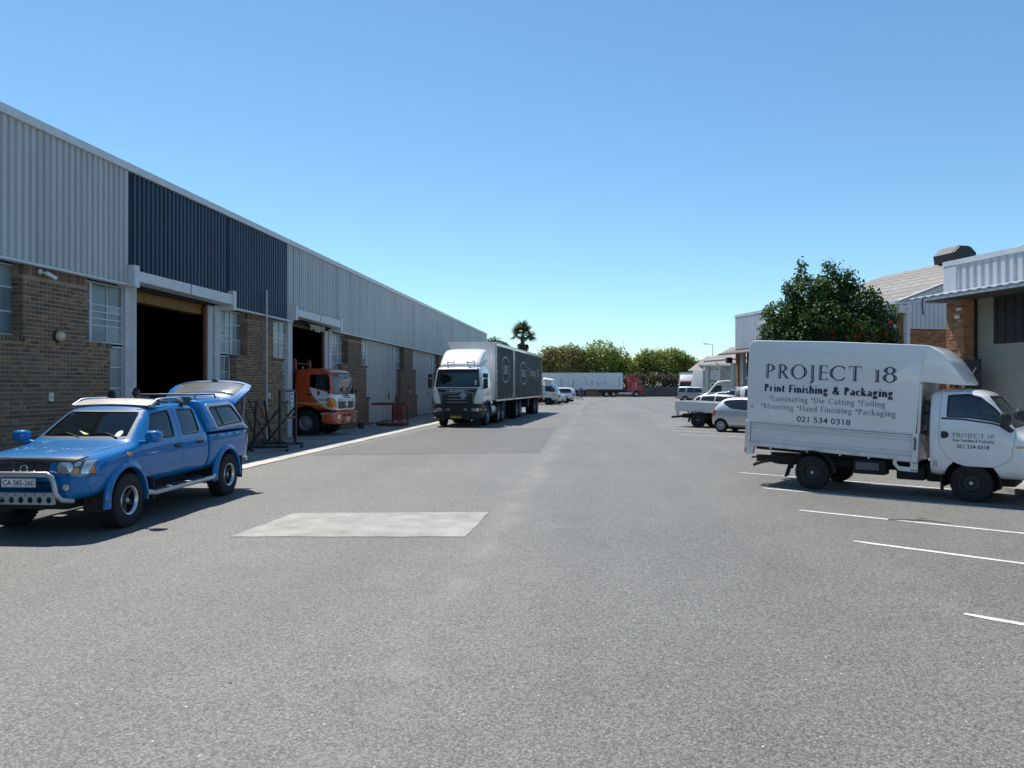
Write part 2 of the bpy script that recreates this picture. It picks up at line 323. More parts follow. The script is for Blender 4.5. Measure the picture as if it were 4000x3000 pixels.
# ================================================================== SETTING
def asphalt(name, base, grain=1., dust=True, rough_amt=.5):
    m = bpy.data.materials.new(name); m.use_nodes = True; n = m.node_tree.nodes; L = m.node_tree.links; b = n['Principled BSDF']
    b.inputs['Roughness'].default_value = .66; b.inputs['Specular IOR Level'].default_value = .5
    tc = n.new('ShaderNodeTexCoord'); P = tc.outputs['Object']
    def noise(sc, det=4, ro=.6):
        q = n.new('ShaderNodeTexNoise'); q.inputs['Scale'].default_value = sc; q.inputs['Detail'].default_value = det; q.inputs['Roughness'].default_value = ro; L.new(P, q.inputs['Vector']); return q.outputs[0]
    def mr(s, a, c, lo, hi):
        q = n.new('ShaderNodeMapRange'); q.inputs[1].default_value = a; q.inputs[2].default_value = c; q.inputs[3].default_value = lo; q.inputs[4].default_value = hi; L.new(s, q.inputs[0]); return q.outputs[0]
    def ma(op, a, c):
        q = n.new('ShaderNodeMath'); q.operation = op
        for i, s in enumerate((a, c)):
            if isinstance(s, (int, float)): q.inputs[i].default_value = s
            else: L.new(s, q.inputs[i])
        return q.outputs[0]
    v = n.new('ShaderNodeTexVoronoi'); v.inputs['Scale'].default_value = 76; L.new(P, v.inputs['Vector'])
    sep = n.new('ShaderNodeSeparateColor'); L.new(v.outputs['Color'], sep.inputs[0])
    stone = mr(sep.outputs[0], 0, 1, 1 - .42 * grain, 1 + .42 * grain)
    gap = mr(v.outputs['Distance'], .25, .75, 1.05, 1 - .35 * grain)
    f = ma('MULTIPLY', stone, gap)
    f = ma('MULTIPLY', f, mr(noise(28, 3), .3, .7, 1 - .22 * grain, 1 + .22 * grain))
    f = ma('MULTIPLY', f, mr(noise(.22, 4, .6), .3, .7, .9, 1.1))
    f = ma('MULTIPLY', f, mr(noise(1.7, 5, .65), .3, .7, .93, 1.07))
    tm = n.new('ShaderNodeMapping'); tm.inputs['Scale'].default_value = (1, .06, 1); L.new(P, tm.inputs[0]); tn = n.new('ShaderNodeTexNoise'); tn.inputs['Scale'].default_value = .55; tn.inputs['Detail'].default_value = 3; L.new(tm.outputs[0], tn.inputs['Vector'])
    f = ma('MULTIPLY', f, mr(tn.outputs[0], .35, .65, .92, 1.08))
    sx = n.new('ShaderNodeSeparateXYZ'); L.new(P, sx.inputs[0])
    v2 = n.new('ShaderNodeTexVoronoi'); v2.inputs['Scale'].default_value = 9; L.new(P, v2.inputs['Vector'])
    sp = mr(v2.outputs['Distance'], .05, .075, 1, 0); s2 = n.new('ShaderNodeSeparateColor'); L.new(v2.outputs['Color'], s2.inputs[0])
    sp = ma('MULTIPLY', sp, mr(s2.outputs[1], .55, .62, 0, 1))
    vm = n.new('ShaderNodeVectorMath'); vm.operation = 'SCALE'; vm.inputs[0].default_value = base; L.new(f, vm.inputs['Scale']); out = vm.outputs[0]
    def mix(fac, a, colr):
        q = n.new('ShaderNodeMix'); q.data_type = 'RGBA'; L.new(fac, q.inputs[0]); L.new(a, q.inputs[6]); q.inputs[7].default_value = (*colr, 1); return q.outputs[2]
    if dust:
        # dusty construction joint that runs down the yard, and worn pale scuffs
        wob = mr(noise(.5, 3), .3, .7, -.12, .12); xx = ma('ADD', sx.outputs[0], wob)
        j = ma('ABSOLUTE', ma('ADD', xx, 1.36), 0); band = mr(j, .02, .34, .85, 0)
        band = ma('MULTIPLY', band, mr(noise(1.1, 5, .7), .42, .66, .0, 1.))
        out = mix(ma('MULTIPLY', band, mr(noise(40, 3), .4, .6, .2, 1.)), out, (.28, .26, .22))
        crack = ma('MULTIPLY', mr(ma('ABSOLUTE', ma('ADD', xx, 1.47), 0), .004, .02, .55, 0), mr(noise(2.2, 3), .5, .58, 0, 1))
        out = mix(ma('MULTIPLY', crack, .35), out, (.05, .05, .05))
        sc = n.new('ShaderNodeMapping'); sc.inputs['Scale'].default_value = (.9, 2.2, 1); L.new(P, sc.inputs[0])
        q = n.new('ShaderNodeTexNoise'); q.inputs['Scale'].default_value = .8; q.inputs['Detail'].default_value = 6; q.inputs['Roughness'].default_value = .7; L.new(sc.outputs[0], q.inputs['Vector'])
        out = mix(mr(q.outputs[0], .62, .78, 0, .4), out, (.24, .225, .2))
        out = mix(mr(noise(.35, 6, .7), .6, .8, 0, .4), out, (.09, .088, .085))
    out = mix(sp, out, (.62, .6, .55))
    L.new(out, b.inputs['Base Color'])
    hb = ma('ADD', ma('MULTIPLY', v.outputs['Distance'], -.6), noise(60, 4))
    bp = n.new('ShaderNodeBump'); bp.inputs['Strength'].default_value = .55 * rough_amt * 2; bp.inputs['Distance'].default_value = .008; L.new(hb, bp.inputs['Height']); L.new(bp.outputs[0], b.inputs['Normal'])
    MATS[name] = m; return m
m_asph = asphalt('asphalt', (.180, .173, .155), 1.05)
m_asph2 = asphalt('asphalt_patch', (.147, .143, .131), 1.5, False, .8)
m_conc = M('concrete', (.29, .275, .25), .85, var=.2, vs=1.6, bump=.35, bs=45, fine=.18, dirt=.2)
m_kerb = M('kerb_concrete', (.50, .465, .40), .85, var=.18, vs=3, bump=.4, bs=50, orand=.12, fine=.18)
m_patch = M('patch_concrete', (.33, .32, .285), .9, var=.26, vs=1.9, bump=.6, bs=22, fine=.16)
m_line = M('road_paint', (.64, .64, .61), .7, var=.2, vs=9, fine=.2, dirt=.45)
m_tar = M('tar_seam', (.075, .073, .07), .8)
def sheet(name, pts, z, mat, jit=0, step=.25, thick=0):
    P = []
    if jit:
        for i in range(len(pts)):
            a, b = Vector(pts[i]), Vector(pts[(i + 1) % len(pts)]); k = max(1, int((b - a).length / step)); nn = Vector((-(b - a).y, (b - a).x)).normalized()
            for j in range(k): P.append(tuple(a.lerp(b, j / k) + nn * random.uniform(-jit, jit)))
    else: P = pts
    mb = MB()
    if thick: mb.prism(P, 'z', z - thick, z)
    else: mb.add([(x, y, z) for x, y in P], [tuple(range(len(P)))])
    return kind(mb.build(name, mat, None, 0 if not thick else 30), 'structure')
g = MB(); g.add([(-900, -300, 0), (900, -300, 0), (900, 1600, 0), (-900, 1600, 0)], [(0, 1, 2, 3)]); kind(g.build('ground', m_asph, None, 0), 'structure')
sheet('asphalt_repair', [(-7.95, 20.9), (-1.7, 22.4), (-1.9, 35.7), (-7.6, 34.6)], .004, m_asph2, .07)
sheet('concrete_patch', [(-4.72, 9.47), (-1.69, 9.8), (-1.66, 11.75), (-4.61, 11.35)], .007, m_patch, .012, .16, .006)
sheet('apron', [(-11.6, -6), (-8.77, -6), (-8.77, 78), (-11.6, 78)], .004, m_conc)
for y in range(-3, 78, 3):
    o = MB().box(-11.5, -8.78, y, y + .014, .0045, .0075).build('apron_joint', m_tar, None, 0); kind(o, 'structure')
ks = kind(MB().box(-8.76, -8.2, -6, 78, -.02, .005).build('kerb_strip', m_tar, None, 0), 'structure')
slab = MB().box(-.27, .27, -.44, .44, 0, .03).mesh(); mk0 = None
bmq = bmesh.new(); bmq.from_mesh(slab); bmesh.ops.bevel(bmq, geom=bmq.edges[:], offset=.012, segments=1, affect='EDGES'); bmq.to_mesh(slab); bmq.free()
slab.materials.append(m_kerb)
for i in range(62):
    o = bpy.data.objects.new('kerb_slab', slab); COL.objects.link(o); o.parent = ks; o.location = (-8.48 + random.uniform(-.008, .008), 12.2 + i * .9, random.uniform(-.009, -.002)); o.rotation_euler = (random.uniform(-.003, .003), random.uniform(-.006, .006), random.uniform(-.006, .006))
# tar seams across the far yard
def seam(pts, wd=.08, z=.004):
    mb = MB()
    P = []
    for (a, b) in zip(pts[:-1], pts[1:]):
        a, b = Vector(a), Vector(b)
        for j in range(14): P.append(a.lerp(b, j / 14) + Vector((random.uniform(-.06, .06), random.uniform(-.06, .06))) * (1 if wd > .05 else .5))
    vs = []
    for i, p in enumerate(P):
        d = (P[min(i + 1, len(P) - 1)] - P[max(i - 1, 0)]).normalized(); nn = Vector((-d.y, d.x)) * wd / 2 * random.uniform(.6, 1.3); vs += [(*(p - nn), z), (*(p + nn), z)]
    mb.add(vs, [(2 * i, 2 * i + 1, 2 * i + 3, 2 * i + 2) for i in range(len(P) - 1)])
    kind(mb.build('tar_seam', m_tar, None, 0, fix=False), 'structure')
seam([(-6, 47), (3, 50.3), (6, 50.5)], .12); seam([(-1.2, 58), (-1, 75), (1.5, 110)], .14); seam([(-1, 52), (3.5, 53.5)], .07); seam([(4.6, 56), (4.3, 75)], .12)
# parking bay lines
for (a, b) in [((3.11, 6.96), (6.6, 4.55)), ((3.19, 10.08), (6.9, 7.35)), ((3.14, 12.5), (7.1, 9.85)), ((3.14, 15.12), (7.1, 12.45)), ((3.16, 17.79), (7.1, 15.0)), ((3.2, 31.6), (6.6, 29.4)), ((3.2, 34.1), (6.6, 31.9)), ((3.0, 36.6), (6.6, 34.3)), ((3.0, 39.2), (6.6, 36.9)), ((3.1, 42.0), (6.6, 39.7)), ((3.4, 50), (7, 47.8)), ((3.6, 62), (7.5, 60))]:
    a, b = Vector(a), Vector(b); d = (b - a).normalized(); nn = Vector((-d.y, d.x)) * .048
    kk = 22; vs = []
    for i in range(kk + 1):
        p = a.lerp(b, i / kk); s0 = .25 if i == 0 else 1
        vs += [(*(p - nn * s0 * random.uniform(.85, 1.05)), .0045), (*(p + nn * random.uniform(.85, 1.05)), .0045)]
    kind(MB().add(vs, [(2 * i, 2 * i + 1, 2 * i + 3, 2 * i + 2) for i in range(kk)]).build('parking_line', m_line, None, 0, fix=False), 'structure')
pv = kind(MB().box(7.45, 16, -4, 28.5, -.02, .11).build('pavement', m_conc, None, 0, bevel=.015), 'structure')
# ------------------------------------------------------------------ left warehouse
m_brick = M('brown_brick', (.23, .135, .08), .85, var=.42, vs=13, bump=.5, bs=70, orand=.35, irand=.35, col2=(.115, .085, .07))
m_mort = M('mortar', (.33, .26, .17), .9, var=.2, vs=12, bump=.4, bs=80)
m_clad = M('white_cladding', (.48, .48, .475), .45, var=.1, vs=3, dirt=.1, orand=.05, stretch=(1, 1, .06))
m_clad2 = M('galvanised_cladding', (.45, .46, .465), .42, var=.13, vs=3.2, dirt=.14, orand=.08, stretch=(1, 1, .06))
m_blue = M('blue_cladding', (.012, .034, .068), .5, var=.35, vs=4, dirt=.08, orand=.1, stretch=(1, 1, .08))
m_trim = M('white_trim', (.62, .64, .66), .5, var=.08, vs=4, dirt=.12)
m_wood = M('painted_door', (.50, .52, .54), .55, var=.1, vs=5, dirt=.22, orand=.05)
m_frame = M('window_steel', (.6, .63, .65), .5, var=.08, vs=8, dirt=.1)
m_pane = M('dusty_pane', (.17, .215, .235), .22, var=.22, vs=2.5, orand=.35, spec=.7)
m_rust = M('rusty_steel', (.19, .07, .05), .8, var=.35, vs=9, bump=.3)
m_yel = M('yellow_beam', (.2, .095, .01), .6, var=.25, vs=5, dirt=.3)
m_dark = M('dark_interior', (.018, .018, .02), .95, var=.3, vs=2)  # near black, the darkness of the unlit inside is put into the colour
m_roofs = M('grey_roof_sheet', (.30, .28, .26), .8, var=.12, vs=3)
m_steel = M('galvanised_pipe', (.42, .45, .47), .45, metal=.4, var=.1)
m_black = M('black_paint', (.022, .022, .024), .5, var=.25)
m_white = M('white_plastic', (.75, .75, .73), .45, var=.04)
XP, XR, XC = -11.3, -11.55, -11.2
wh = thing('warehouse', 'long brown brick warehouse with grey and blue corrugated cladding along left side', 'warehouse', (0, 0, 0))
zb = lambda y: 4.42 - .0052 * max(0, y - 16)
# shell: roof, back walls, interior floor
EAV = 7.28
mb = MB(); mb.prism([(-11.34, EAV - .06), (-26, 9.2), (-41, EAV - .06), (-41, EAV - .2), (-26, 9.05), (-11.34, EAV - .2)], 'y', -8, 77.7, None)
mb.build('roof', m_roofs, wh, 20)
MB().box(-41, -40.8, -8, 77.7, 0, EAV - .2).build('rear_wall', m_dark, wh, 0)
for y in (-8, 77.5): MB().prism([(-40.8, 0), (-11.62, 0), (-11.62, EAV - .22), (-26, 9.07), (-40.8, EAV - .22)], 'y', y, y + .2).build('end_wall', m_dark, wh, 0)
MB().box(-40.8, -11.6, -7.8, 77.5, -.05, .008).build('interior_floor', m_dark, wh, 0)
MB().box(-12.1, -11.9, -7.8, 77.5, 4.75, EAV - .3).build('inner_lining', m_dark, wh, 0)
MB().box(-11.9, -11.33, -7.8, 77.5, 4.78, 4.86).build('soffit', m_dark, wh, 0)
# cladding sheets (IBR profile) -------------------------------------------------
def ibr(y0, y1, z0, z1, x, pitch=.19, dep=.042, flip=1, p=None):
    prof = []; y = y0; 
    while y < y1 - 1e-6:
        for a, d in ((0, 0), (.062, 0), (.078, 1), (.17, 1), (.19, 0)):
            yy = y + a * pitch / .19
            if yy <= y1 + 1e-6: prof.append((yy, x + d * dep * flip))
        y += pitch
    out = [prof[0]]
    for q in prof[1:]:
        if q[0] - out[-1][0] > 1e-5: out.append(q)
    if y1 - out[-1][0] > 1e-4: out.append((y1, x))
    k = len(out); vs = [(xx, yy, z0(yy) if callable(z0) else z0) for yy, xx in out] + [(xx, yy, z1) for yy, xx in out]
    vs += [(xx - .004 * flip, yy, z) for xx, yy, z in vs]
    fs = [(i, i + 1, k + i + 1, k + i) for i in range(k - 1)] + [(2 * k + i, 3 * k + i, 3 * k + i + 1, 2 * k + i + 1) for i in range(k - 1)] + [(i, 2 * k + i, 2 * k + i + 1, i + 1) for i in range(k - 1)]
    return MB().add(vs, fs)
hdr = [(17.5, 22.42, 4.74), (27.45, 32.35, 4.80)]
def zbot(y):
    for a, b, z in hdr:
        if a <= y <= b: return z - .02
    return zb(y)
y = -7.75; W = .76
while y < 77.6:
    y1 = min(y + W, 77.65)
    for brk in (17.4, 26.95):
        if y < brk - .05 < y1: y1 = brk
    for a, b, z in hdr:
        for brk in (a, b):
            if y < brk - 1e-3 < y1 - 1e-3: y1 = brk
    mid = (y + y1) / 2; mt = m_blue if 17.4 < mid < 26.95 else (m_clad if mid < 17.4 else m_clad2)
    ibr(y + .001, y1 - .001, zbot(mid), EAV - .05, XC - .042 + random.uniform(-.009, .007), p=None).build('cladding_sheet', mt, wh, 0, fix=False)
    y = y1
rq = random.Random(2)
for k in range(26):
    yy = rq.choice([rq.uniform(28, 76), rq.uniform(46, 60)]); z1 = EAV - .18 - rq.random() * .8; ln = rq.uniform(.4, 2.2); wd = rq.uniform(.012, .05)
    MB().box(XC + .0075, XC + .0085, yy, yy + wd, max(zb(yy) + .05, z1 - ln), z1).build('rust_streak', M('ochre_streak', (.36, .29, .16), .8, var=.3, vs=4), wh, 0)
mb = MB(); mb.box(-11.36, XC + .06, -8, 77.75, EAV - .16, EAV + .02); mb.build('eave_capping', m_trim, wh, 0, bevel=.012)
segs = [(-8, 17.45), (22.45, 27.4), (32.4, 77.7)]
for a, b in segs:
    k = max(1, int((b - a) / 6))
    for i in range(k):
        p, q = a + (b - a) * i / k, a + (b - a) * (i + 1) / k - .006
        mb = MB(); vs = []
        for yy in (p, q):
            z = zb(yy); vs += [(XP - .06, yy, z - .05), (XC + .03, yy, z - .05), (XC + .03, yy, z - .002), (XP - .06, yy, z - .002)]
        mb.add(vs, [(0, 1, 2, 3), (7, 6, 5, 4), (0, 4, 5, 1), (1, 5, 6, 2), (2, 6, 7, 3), (3, 7, 4, 0)]); mb.build('bottom_flashing', m_trim, wh, 0)
for a, b, z in hdr:
    zl, zr = (4.49, 4.43) if a < 20 else (4.55, 4.47)
    mb = MB(); vs = []
    for yy, zz in ((a, zl), ((a + b) / 2, (zl + zr) / 2), (b, zr)): vs += [(-11.5, yy, zz), (-11.06, yy, zz), (-11.06, yy, z), (-11.5, yy, z)]
    fs = [(0, 1, 2, 3), (11, 10, 9, 8)]
    for s0 in (0, 4): fs += [(s0, s0 + 4, s0 + 5, s0 + 1), (s0 + 1, s0 + 5, s0 + 6, s0 + 2), (s0 + 2, s0 + 6, s0 + 7, s0 + 3), (s0 + 3, s0 + 7, s0 + 4, s0)]
    hb = mb.add(vs, fs).build('door_header', m_trim, wh, 0, bevel=.008)
    for yy, zz in ((a - .06, zl), (b + .06, zr)): MB().box(-11.5, -11.03, yy - .1, yy + .1, zz - .16, z + .12).build('header_end_bracket', m_trim, hb, 0, bevel=.008)
    MB().box(-11.058, -11.052, (a + b) / 2 - .01, (a + b) / 2 + .01, (zl + zr) / 2, z).build('header_joint', m_dark, hb, 0)
MB().bar((-11.85, 18.1, 4.26), (-11.85, 22.0, 4.22), .3, .3).build('door_lintel_beam', m_yel, wh, 0, bevel=.01)
MB().bar((-11.7, 28, 4.4), (-11.7, 32, 4.35), .3, .2).build('door_lintel_beam', M('old_lintel', (.3, .24, .14), .8, var=.3, dirt=.4), wh, 0, bevel=.01)
mb = MB(); cols = 16; vs = []
for i in range(cols + 1):
    for j in range(4):
        vs.append((-11.35 + .05 * math.sin(i * 1.3 + j) + .03 * j, 29.3 + i * .11, 4.42 - j * (.05 + .035 * math.sin(i * .9) ** 2) - (.1 if 3 < i < 9 else 0) * j / 3))
mb.add(vs, [(i * 4 + j, i * 4 + j + 1, i * 4 + j + 5, i * 4 + j + 4) for i in range(cols) for j in range(3)]); mb.build('torn_sheeting', M('torn_sheet', (.42, .38, .3), .7, var=.3), wh, 20, fix=False)
# piers and brickwork ------------------------------------------------------------
BL, BH, BP, BC = .208, .062, .236, .0875
bm_ = MB(); e = .006
bm_.add([(-.12, -BL / 2, -BH / 2), (-.12, BL / 2, -BH / 2), (-.12, BL / 2, BH / 2), (-.12, -BL / 2, BH / 2), (-e, -BL / 2, -BH / 2), (-e, BL / 2, -BH / 2), (-e, BL / 2, BH / 2), (-e, -BL / 2, BH / 2), (0, -BL / 2 + e, -BH / 2 + e), (0, BL / 2 - e, -BH / 2 + e), (0, BL / 2 - e, BH / 2 - e), (0, -BL / 2 + e, BH / 2 - e)],
        [(0, 4, 5, 1), (1, 5, 6, 2), (2, 6, 7, 3), (3, 7, 4, 0), (4, 8, 9, 5), (5, 9, 10, 6), (6, 10, 11, 7), (7, 11, 8, 4), (8, 11, 10, 9)])
brick_me = bm_.mesh('brick'); brick_me.materials.append(m_brick)
def bricks(rects, par, zmin_obj, limit, sides=True):
    """rects: (y0,y1,z0,z1); yields individual bricks first then one joined mesh"""
    st = []; sing = []
    for (y0, y1, z0, z1, sol) in rects:
        k = int(round(z0 / BC)); z = k * BC
        ztop = z1 - (.23 if sol else 0)
        while z + BH <= ztop + .01:
            off = (k % 2) * BP / 2; yy = y0 - off
            while yy < y1 - .03:
                a, b = max(yy, y0), min(yy + BL, y1)
                if b - a > .04: sing.append((z + BH / 2, (a + b) / 2, b - a))
                yy += BP
            if sides and y0 > 13: st.append(('side', y0, z)); st.append(('side2', y1, z))
            z += BC; k += 1
        if sol:
            yy = y0 + .005
            while yy < y1 - .05: st.append(('sol', yy, z1 - .22)); yy += BC
    sing.sort(key=lambda q: -q[0]); cnt = 0; mb = MB()
    for (z, yc, ln) in sing:
        dx = random.uniform(-.002, .003)
        if cnt < limit[0] and ln > .2 and z > zmin_obj:
            o = bpy.data.objects.new('brick', brick_me); COL.objects.link(o); o.parent = par; o.location = (XP + dx, yc, z); o.rotation_euler = (random.uniform(-.012, .012), 0, random.uniform(-.008, .008)); cnt += 1
        else: mb.box(XP - .12, XP + dx, yc - ln / 2, yc + ln / 2, z - BH / 2, z + BH / 2)
    limit[0] -= cnt
    for k_, a, z in st:
        if k_ == 'side': mb.box(XP - .245, XP - .014, a - .0005 + random.uniform(-.003, .002), a + .1, z, z + BH)
        elif k_ == 'side2': pass
        else: mb.box(XP - .1, XP + random.uniform(-.002, .003), a, a + BH, z, z + .215)
    if mb.v: kind(mb.build('brick_courses', m_brick, par, 0, fix=False), 'stuff')
lim = [300]
piers = [(-8, -6), (4.1, 6.1), (14.06, 16.0), (23.9, 25.91), (34.02, 36.09), (44.31, 46.39), (54.4, 56.5), (64.5, 66.5), (75, 77.6)]
m_brickfar = M('brick_far', (.2, .14, .094), .9, var=.25, vs=14, bump=.3, fine=.3, stretch=(1, 1, 2.6))
for i, (a, b) in enumerate(piers):
    near = 2 <= i <= 4; mt = m_mort if near else m_brickfar; fx = XP - .011 if near else XP; ins = .012 if near else 0
    zt = zb(a) - .03
    pm = MB().box(-11.62, fx, a + ins, b - ins, 0, zt)
    pl = part('brick_pier', wh) if False else None
    R_ = [(a, b, 0, zt, True)]
    lowR, lowR2 = b + .82, b + 1.2; lowL, lowL2 = a - .78, a - 1.2
    pm.box(-11.62, fx - .0005, b - ins, lowR - ins, 0, 2.84); pm.box(-11.62, fx - .001, lowR - ins, lowR2 - ins, 0, 1.3)
    pm.box(-11.62, fx - .0005, lowL + ins, a + ins, 0, 2.84); pm.box(-11.62, fx - .001, lowL2 + ins, lowL + ins, 0, 1.3)
    R_ += [(b, lowR, 0, 2.84, False), (lowR, lowR2, 0, 1.3, False), (lowL, a, 0, 2.84, False), (lowL2, lowL, 0, 1.3, False)]
    if i == 2:
        pm.box(-11.62, fx, 6.1, lowL + ins, 0, 2.84); R_.append((9.5, lowL, 1.3, 2.84, False)); R_.append((9.5, lowL2, 0, 1.3, False)); R_ = [(y0, y1, max(z0, 0), z1, s) for y0, y1, z0, z1, s in R_]
    po = pm.build('brick_pier', mt, wh, 0)
    for (y0, y1, z) in [(b - .02, lowR + .05, 2.84), (lowL - .05, a + .02, 2.84), (lowR, lowR2 + .05, 1.3), (lowL2 - .05, lowL, 1.3)]:
        sm = MB(); yy = y0
        while yy < y1 - .02: sm.box(-11.6, XP + .045 + random.uniform(-.004, .004), yy, min(yy + BH, y1), z, z + .1); yy += BC
        sm.build('brick_sill', m_brick, po, 0)
    if near: bricks(R_, po, 0.6, lim)
# steel windows ------------------------------------------------------------------
def window(y0, y1, z0, z1, x, ys, grids, name='window', par=wh, fm=None, pmat=None):
    """ys: list of column blocks (ya,yb,[inner y splits],[z splits])"""
    wroot = None; fb = MB(); t = .035
    fb.box(x - .03, x + .03, y0, y1, z0, z0 + t); fb.box(x - .03, x + .03, y0, y1, z1 - t, z1)
    panes = []
    for (ya, yb, yi, zi) in grids:
        fb.box(x - .03, x + .03, ya, ya + t, z0 + t, z1 - t); fb.box(x - .03, x + .03, yb - t, yb, z0 + t, z1 - t)
        Y = [ya + t] + yi + [yb - t]; Z = [z0 + t] + zi + [z1 - t]
        for q in yi: fb.box(x - .02, x + .022, q - .011, q + .011, z0 + t, z1 - t)
        for q in zi: fb.box(x - .018, x + .019, ya + t, yb - t, q - .013, q + .013)
        for i in range(len(Y) - 1):
            for j in range(len(Z) - 1): panes.append((Y[i] + .008, Y[i + 1] - .008, Z[j] + .008, Z[j + 1] - .008))
    wo_ = fb.build(name, fm or m_frame, par, 0)
    for a, b, c, d in panes: MB().box(x - .004, x + .002, a, b, c, d).build('pane', pmat or m_pane, wo_, 0)
    return wo_
def winL(b, y1):   # right of a pier that ends at b (image right), up to jamb y1
    zt = zb(b) - .06; m = b + .82; sp = b + .42; lb = min(m, y1 - .25)
    window(b - .1, y1, 2.95, zt, XR, None, [(b - .1, sp, [], [3.42, 3.9]), (sp, y1, [(sp + y1) / 2], [3.36, 3.52, 3.68, 3.84])])
    window(lb - .02, y1, 1.41, 2.9, XR, None, [(lb - .02, y1, [], [1.9, 2.4])], 'lower_window')
def winR(y0, a):
    zt = zb(a) - .06; sp = y0 + (a - y0) * .52; m = a - .78
    window(y0, a + .05, 2.95, zt, XR, None, [(y0, sp, [(y0 + sp) / 2], [3.36, 3.52, 3.68, 3.84]), (sp, a + .05, [(sp + a) / 2], [3.42, 3.9])])
    window(y0, m + .02, 1.41, 2.9, XR, None, [(y0, m + .02, [(y0 + m) / 2], [1.9, 2.4])], 'lower_window')
bays = [(6.1, 14.06, None), (16.0, 23.9, (17.62, 18.2, 21.8, 22.45)), (25.91, 34.02, (27.55, 28.15, 31.7, 32.5)), (36.09, 44.31, (37.5, 37.72, 42.2, 42.95)), (46.39, 54.4, (47.5, 47.7, 52.4, 53.2)), (56.5, 64.5, (57.6, 57.8, 62.4, 63.2)), (66.5, 75, (67.6, 67.8, 72.4, 73.2))]
for i, (b, a, d) in enumerate(bays):
    if d is None:
        window(6.1, a + .05, 2.95, 4.36, XR, None, [(6.1 + k * 1.15, 6.1 + (k + 1) * 1.15 if k < 6 else a + .05, [6.1 + k * 1.15 + .57], [3.42, 3.9]) for k in range(7)]); continue
    j0, o0, o1, j1 = d; zt = 4.74
    winL(b, j0); winR(j1, a)
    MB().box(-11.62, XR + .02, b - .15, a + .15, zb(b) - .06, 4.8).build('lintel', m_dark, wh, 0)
    dm = m_wood
    k = 3 if i < 3 else 1
    for q in range(k):
        y0, y1 = j0 + (o0 - j0) * q / k, j0 + (o0 - j0) * (q + 1) / k
        MB().box(XR - .06 + .05 * (k - 1 - q) * .6, XR + .03 + .05 * (k - 1 - q) * .6, y0 + .008, y1 - .008, .02, 4.42).build('door_leaf', dm, wh, 0, bevel=.008)
    k = 2
    for q in range(k):
        y0, y1 = o1 + (j1 - o1) * q / k, o1 + (j1 - o1) * (q + 1) / k
        MB().box(XR - .08 + .05 * q, XR + .01 + .05 * q, y0 + .012, y1 - .008, .02, 4.40).build('door_leaf', dm, wh, 0, bevel=.008)
    if i < 3: MB().box(XR - .1, XR - .02, o1 - .09, o1, .01, 4.3).build('door_track_post', m_rust, wh, 0)
    if i >= 3:
        zt2 = zb(o0) - .12
        dr = ibr(o0, o1, .06, zt2, XR - .02, .15, .03).build('corrugated_door', m_clad2, wh, 0, fix=False)
        for (y0, y1, z0, z1) in ((o0 - .04, o1 + .04, zt2 - .02, zt2 + .08), (o0 - .04, o0 + .02, .02, zt2), (o1 - .02, o1 + .04, .02, zt2), ((o0 + o1) / 2 + .0, (o0 + o1) / 2 + .03, .02, zt2)):
            MB().box(XR - .05, XR + .018, y0, y1, z0, z1).build('door_frame', m_trim, dr, 0)
        MB().box(XR + .01, XR + .05, o1 - .45, o1 - .42, 1.2, 1.55).build('pull_handle', m_black, dr, 0)
# paper notice on the leaf by the second opening
nb_ = MB().box(XR + .112, XR + .116, 27.75, 28.12, .92, 1.75).build('paper_notice', M('paper', (.7, .7, .68), .8, var=.06), wh, 0)
for k in range(5): MB().box(XR + .1162, XR + .1168, 27.8 + .02 * (k % 2), 28.07 - .05 * (k % 3), 1.62 - .17 * k, 1.67 - .17 * k).build('print_line', M('print_grey', (.2, .2, .22), .8), nb_, 0)
# shelving seen dimly inside
sh = thing('storage_rack', 'dim storage rack inside the large dark doorway', 'rack', (-17, 21, 0))
m_rack = M('rack_steel', (.5, .48, .44), .8)
for yy in (-3, -.2, 2.6, 5.4): MB().box(-.06, .06, yy - .05, yy + .05, 0, 2.9).build('rack_post', m_rack, sh, 0)
for zz in (1.2, 2.3): MB().box(-.05, .05, -2.94, 5.34, zz, zz + .12).build('rack_beam', m_rack, sh, 0)
# small wall fixtures
lp = thing('bulkhead_lamp', 'round cream bulkhead lamp on the nearest brick pier', 'lamp', (XP, 15.04, 3.0))
MB().lathe([(.0, 0), (.135, 0), (.135, .035), (.12, .05), (0, .05)], 24, 'x').build('lamp_base', m_black, lp)
MB().lathe([(.112, .05), (.11, .085), (.085, .125), (.045, .145), (0, .15)], 24, 'x').build('lamp_dome', M('lamp_glass', (.55, .5, .33), .3, var=.05), lp, 60)
cc = thing('security_camera', 'white bullet security camera under the grey cladding edge', 'camera', (XP, 14.52, 4.28))
MB().lathe([(0, 0), (.05, 0), (.05, .025), (0, .03)], 16, 'x').build('wall_mount', m_white, cc)
MB().tube([(.02, 0, 0), (.09, .02, -.02), (.12, .08, -.03)], .015, 8).build('bracket_arm', m_white, cc)
MB().tube([(.11, .04, -.02), (.15, .27, -.1)], .042, 14).build('camera_body', m_white, cc)
MB().tube([(.1505, .272, -.1007), (.152, .285, -.105)], .036, 14).build('lens', m_black, cc)
for (yy, z, lb) in [(14.82, 1.72, 'small white switch box on the brick pier behind the blue pickup'), (25.5, 1.62, 'small white switch box on the brick pier above the black rack'), (45.6, 1.6, 'small white switch box on the far brick pier by the red trolley')]:
    t_ = thing('switch_box', lb, 'switch box', (XP + .002, yy, z)); MB().box(0, .05, -.05, .05, -.09, .09).build('box', m_white, t_, 0, bevel=.008); MB().box(.05, .056, -.02, .02, -.03, .03).build('cover', M('grey_plastic', (.4, .4, .4), .5), t_, 0)
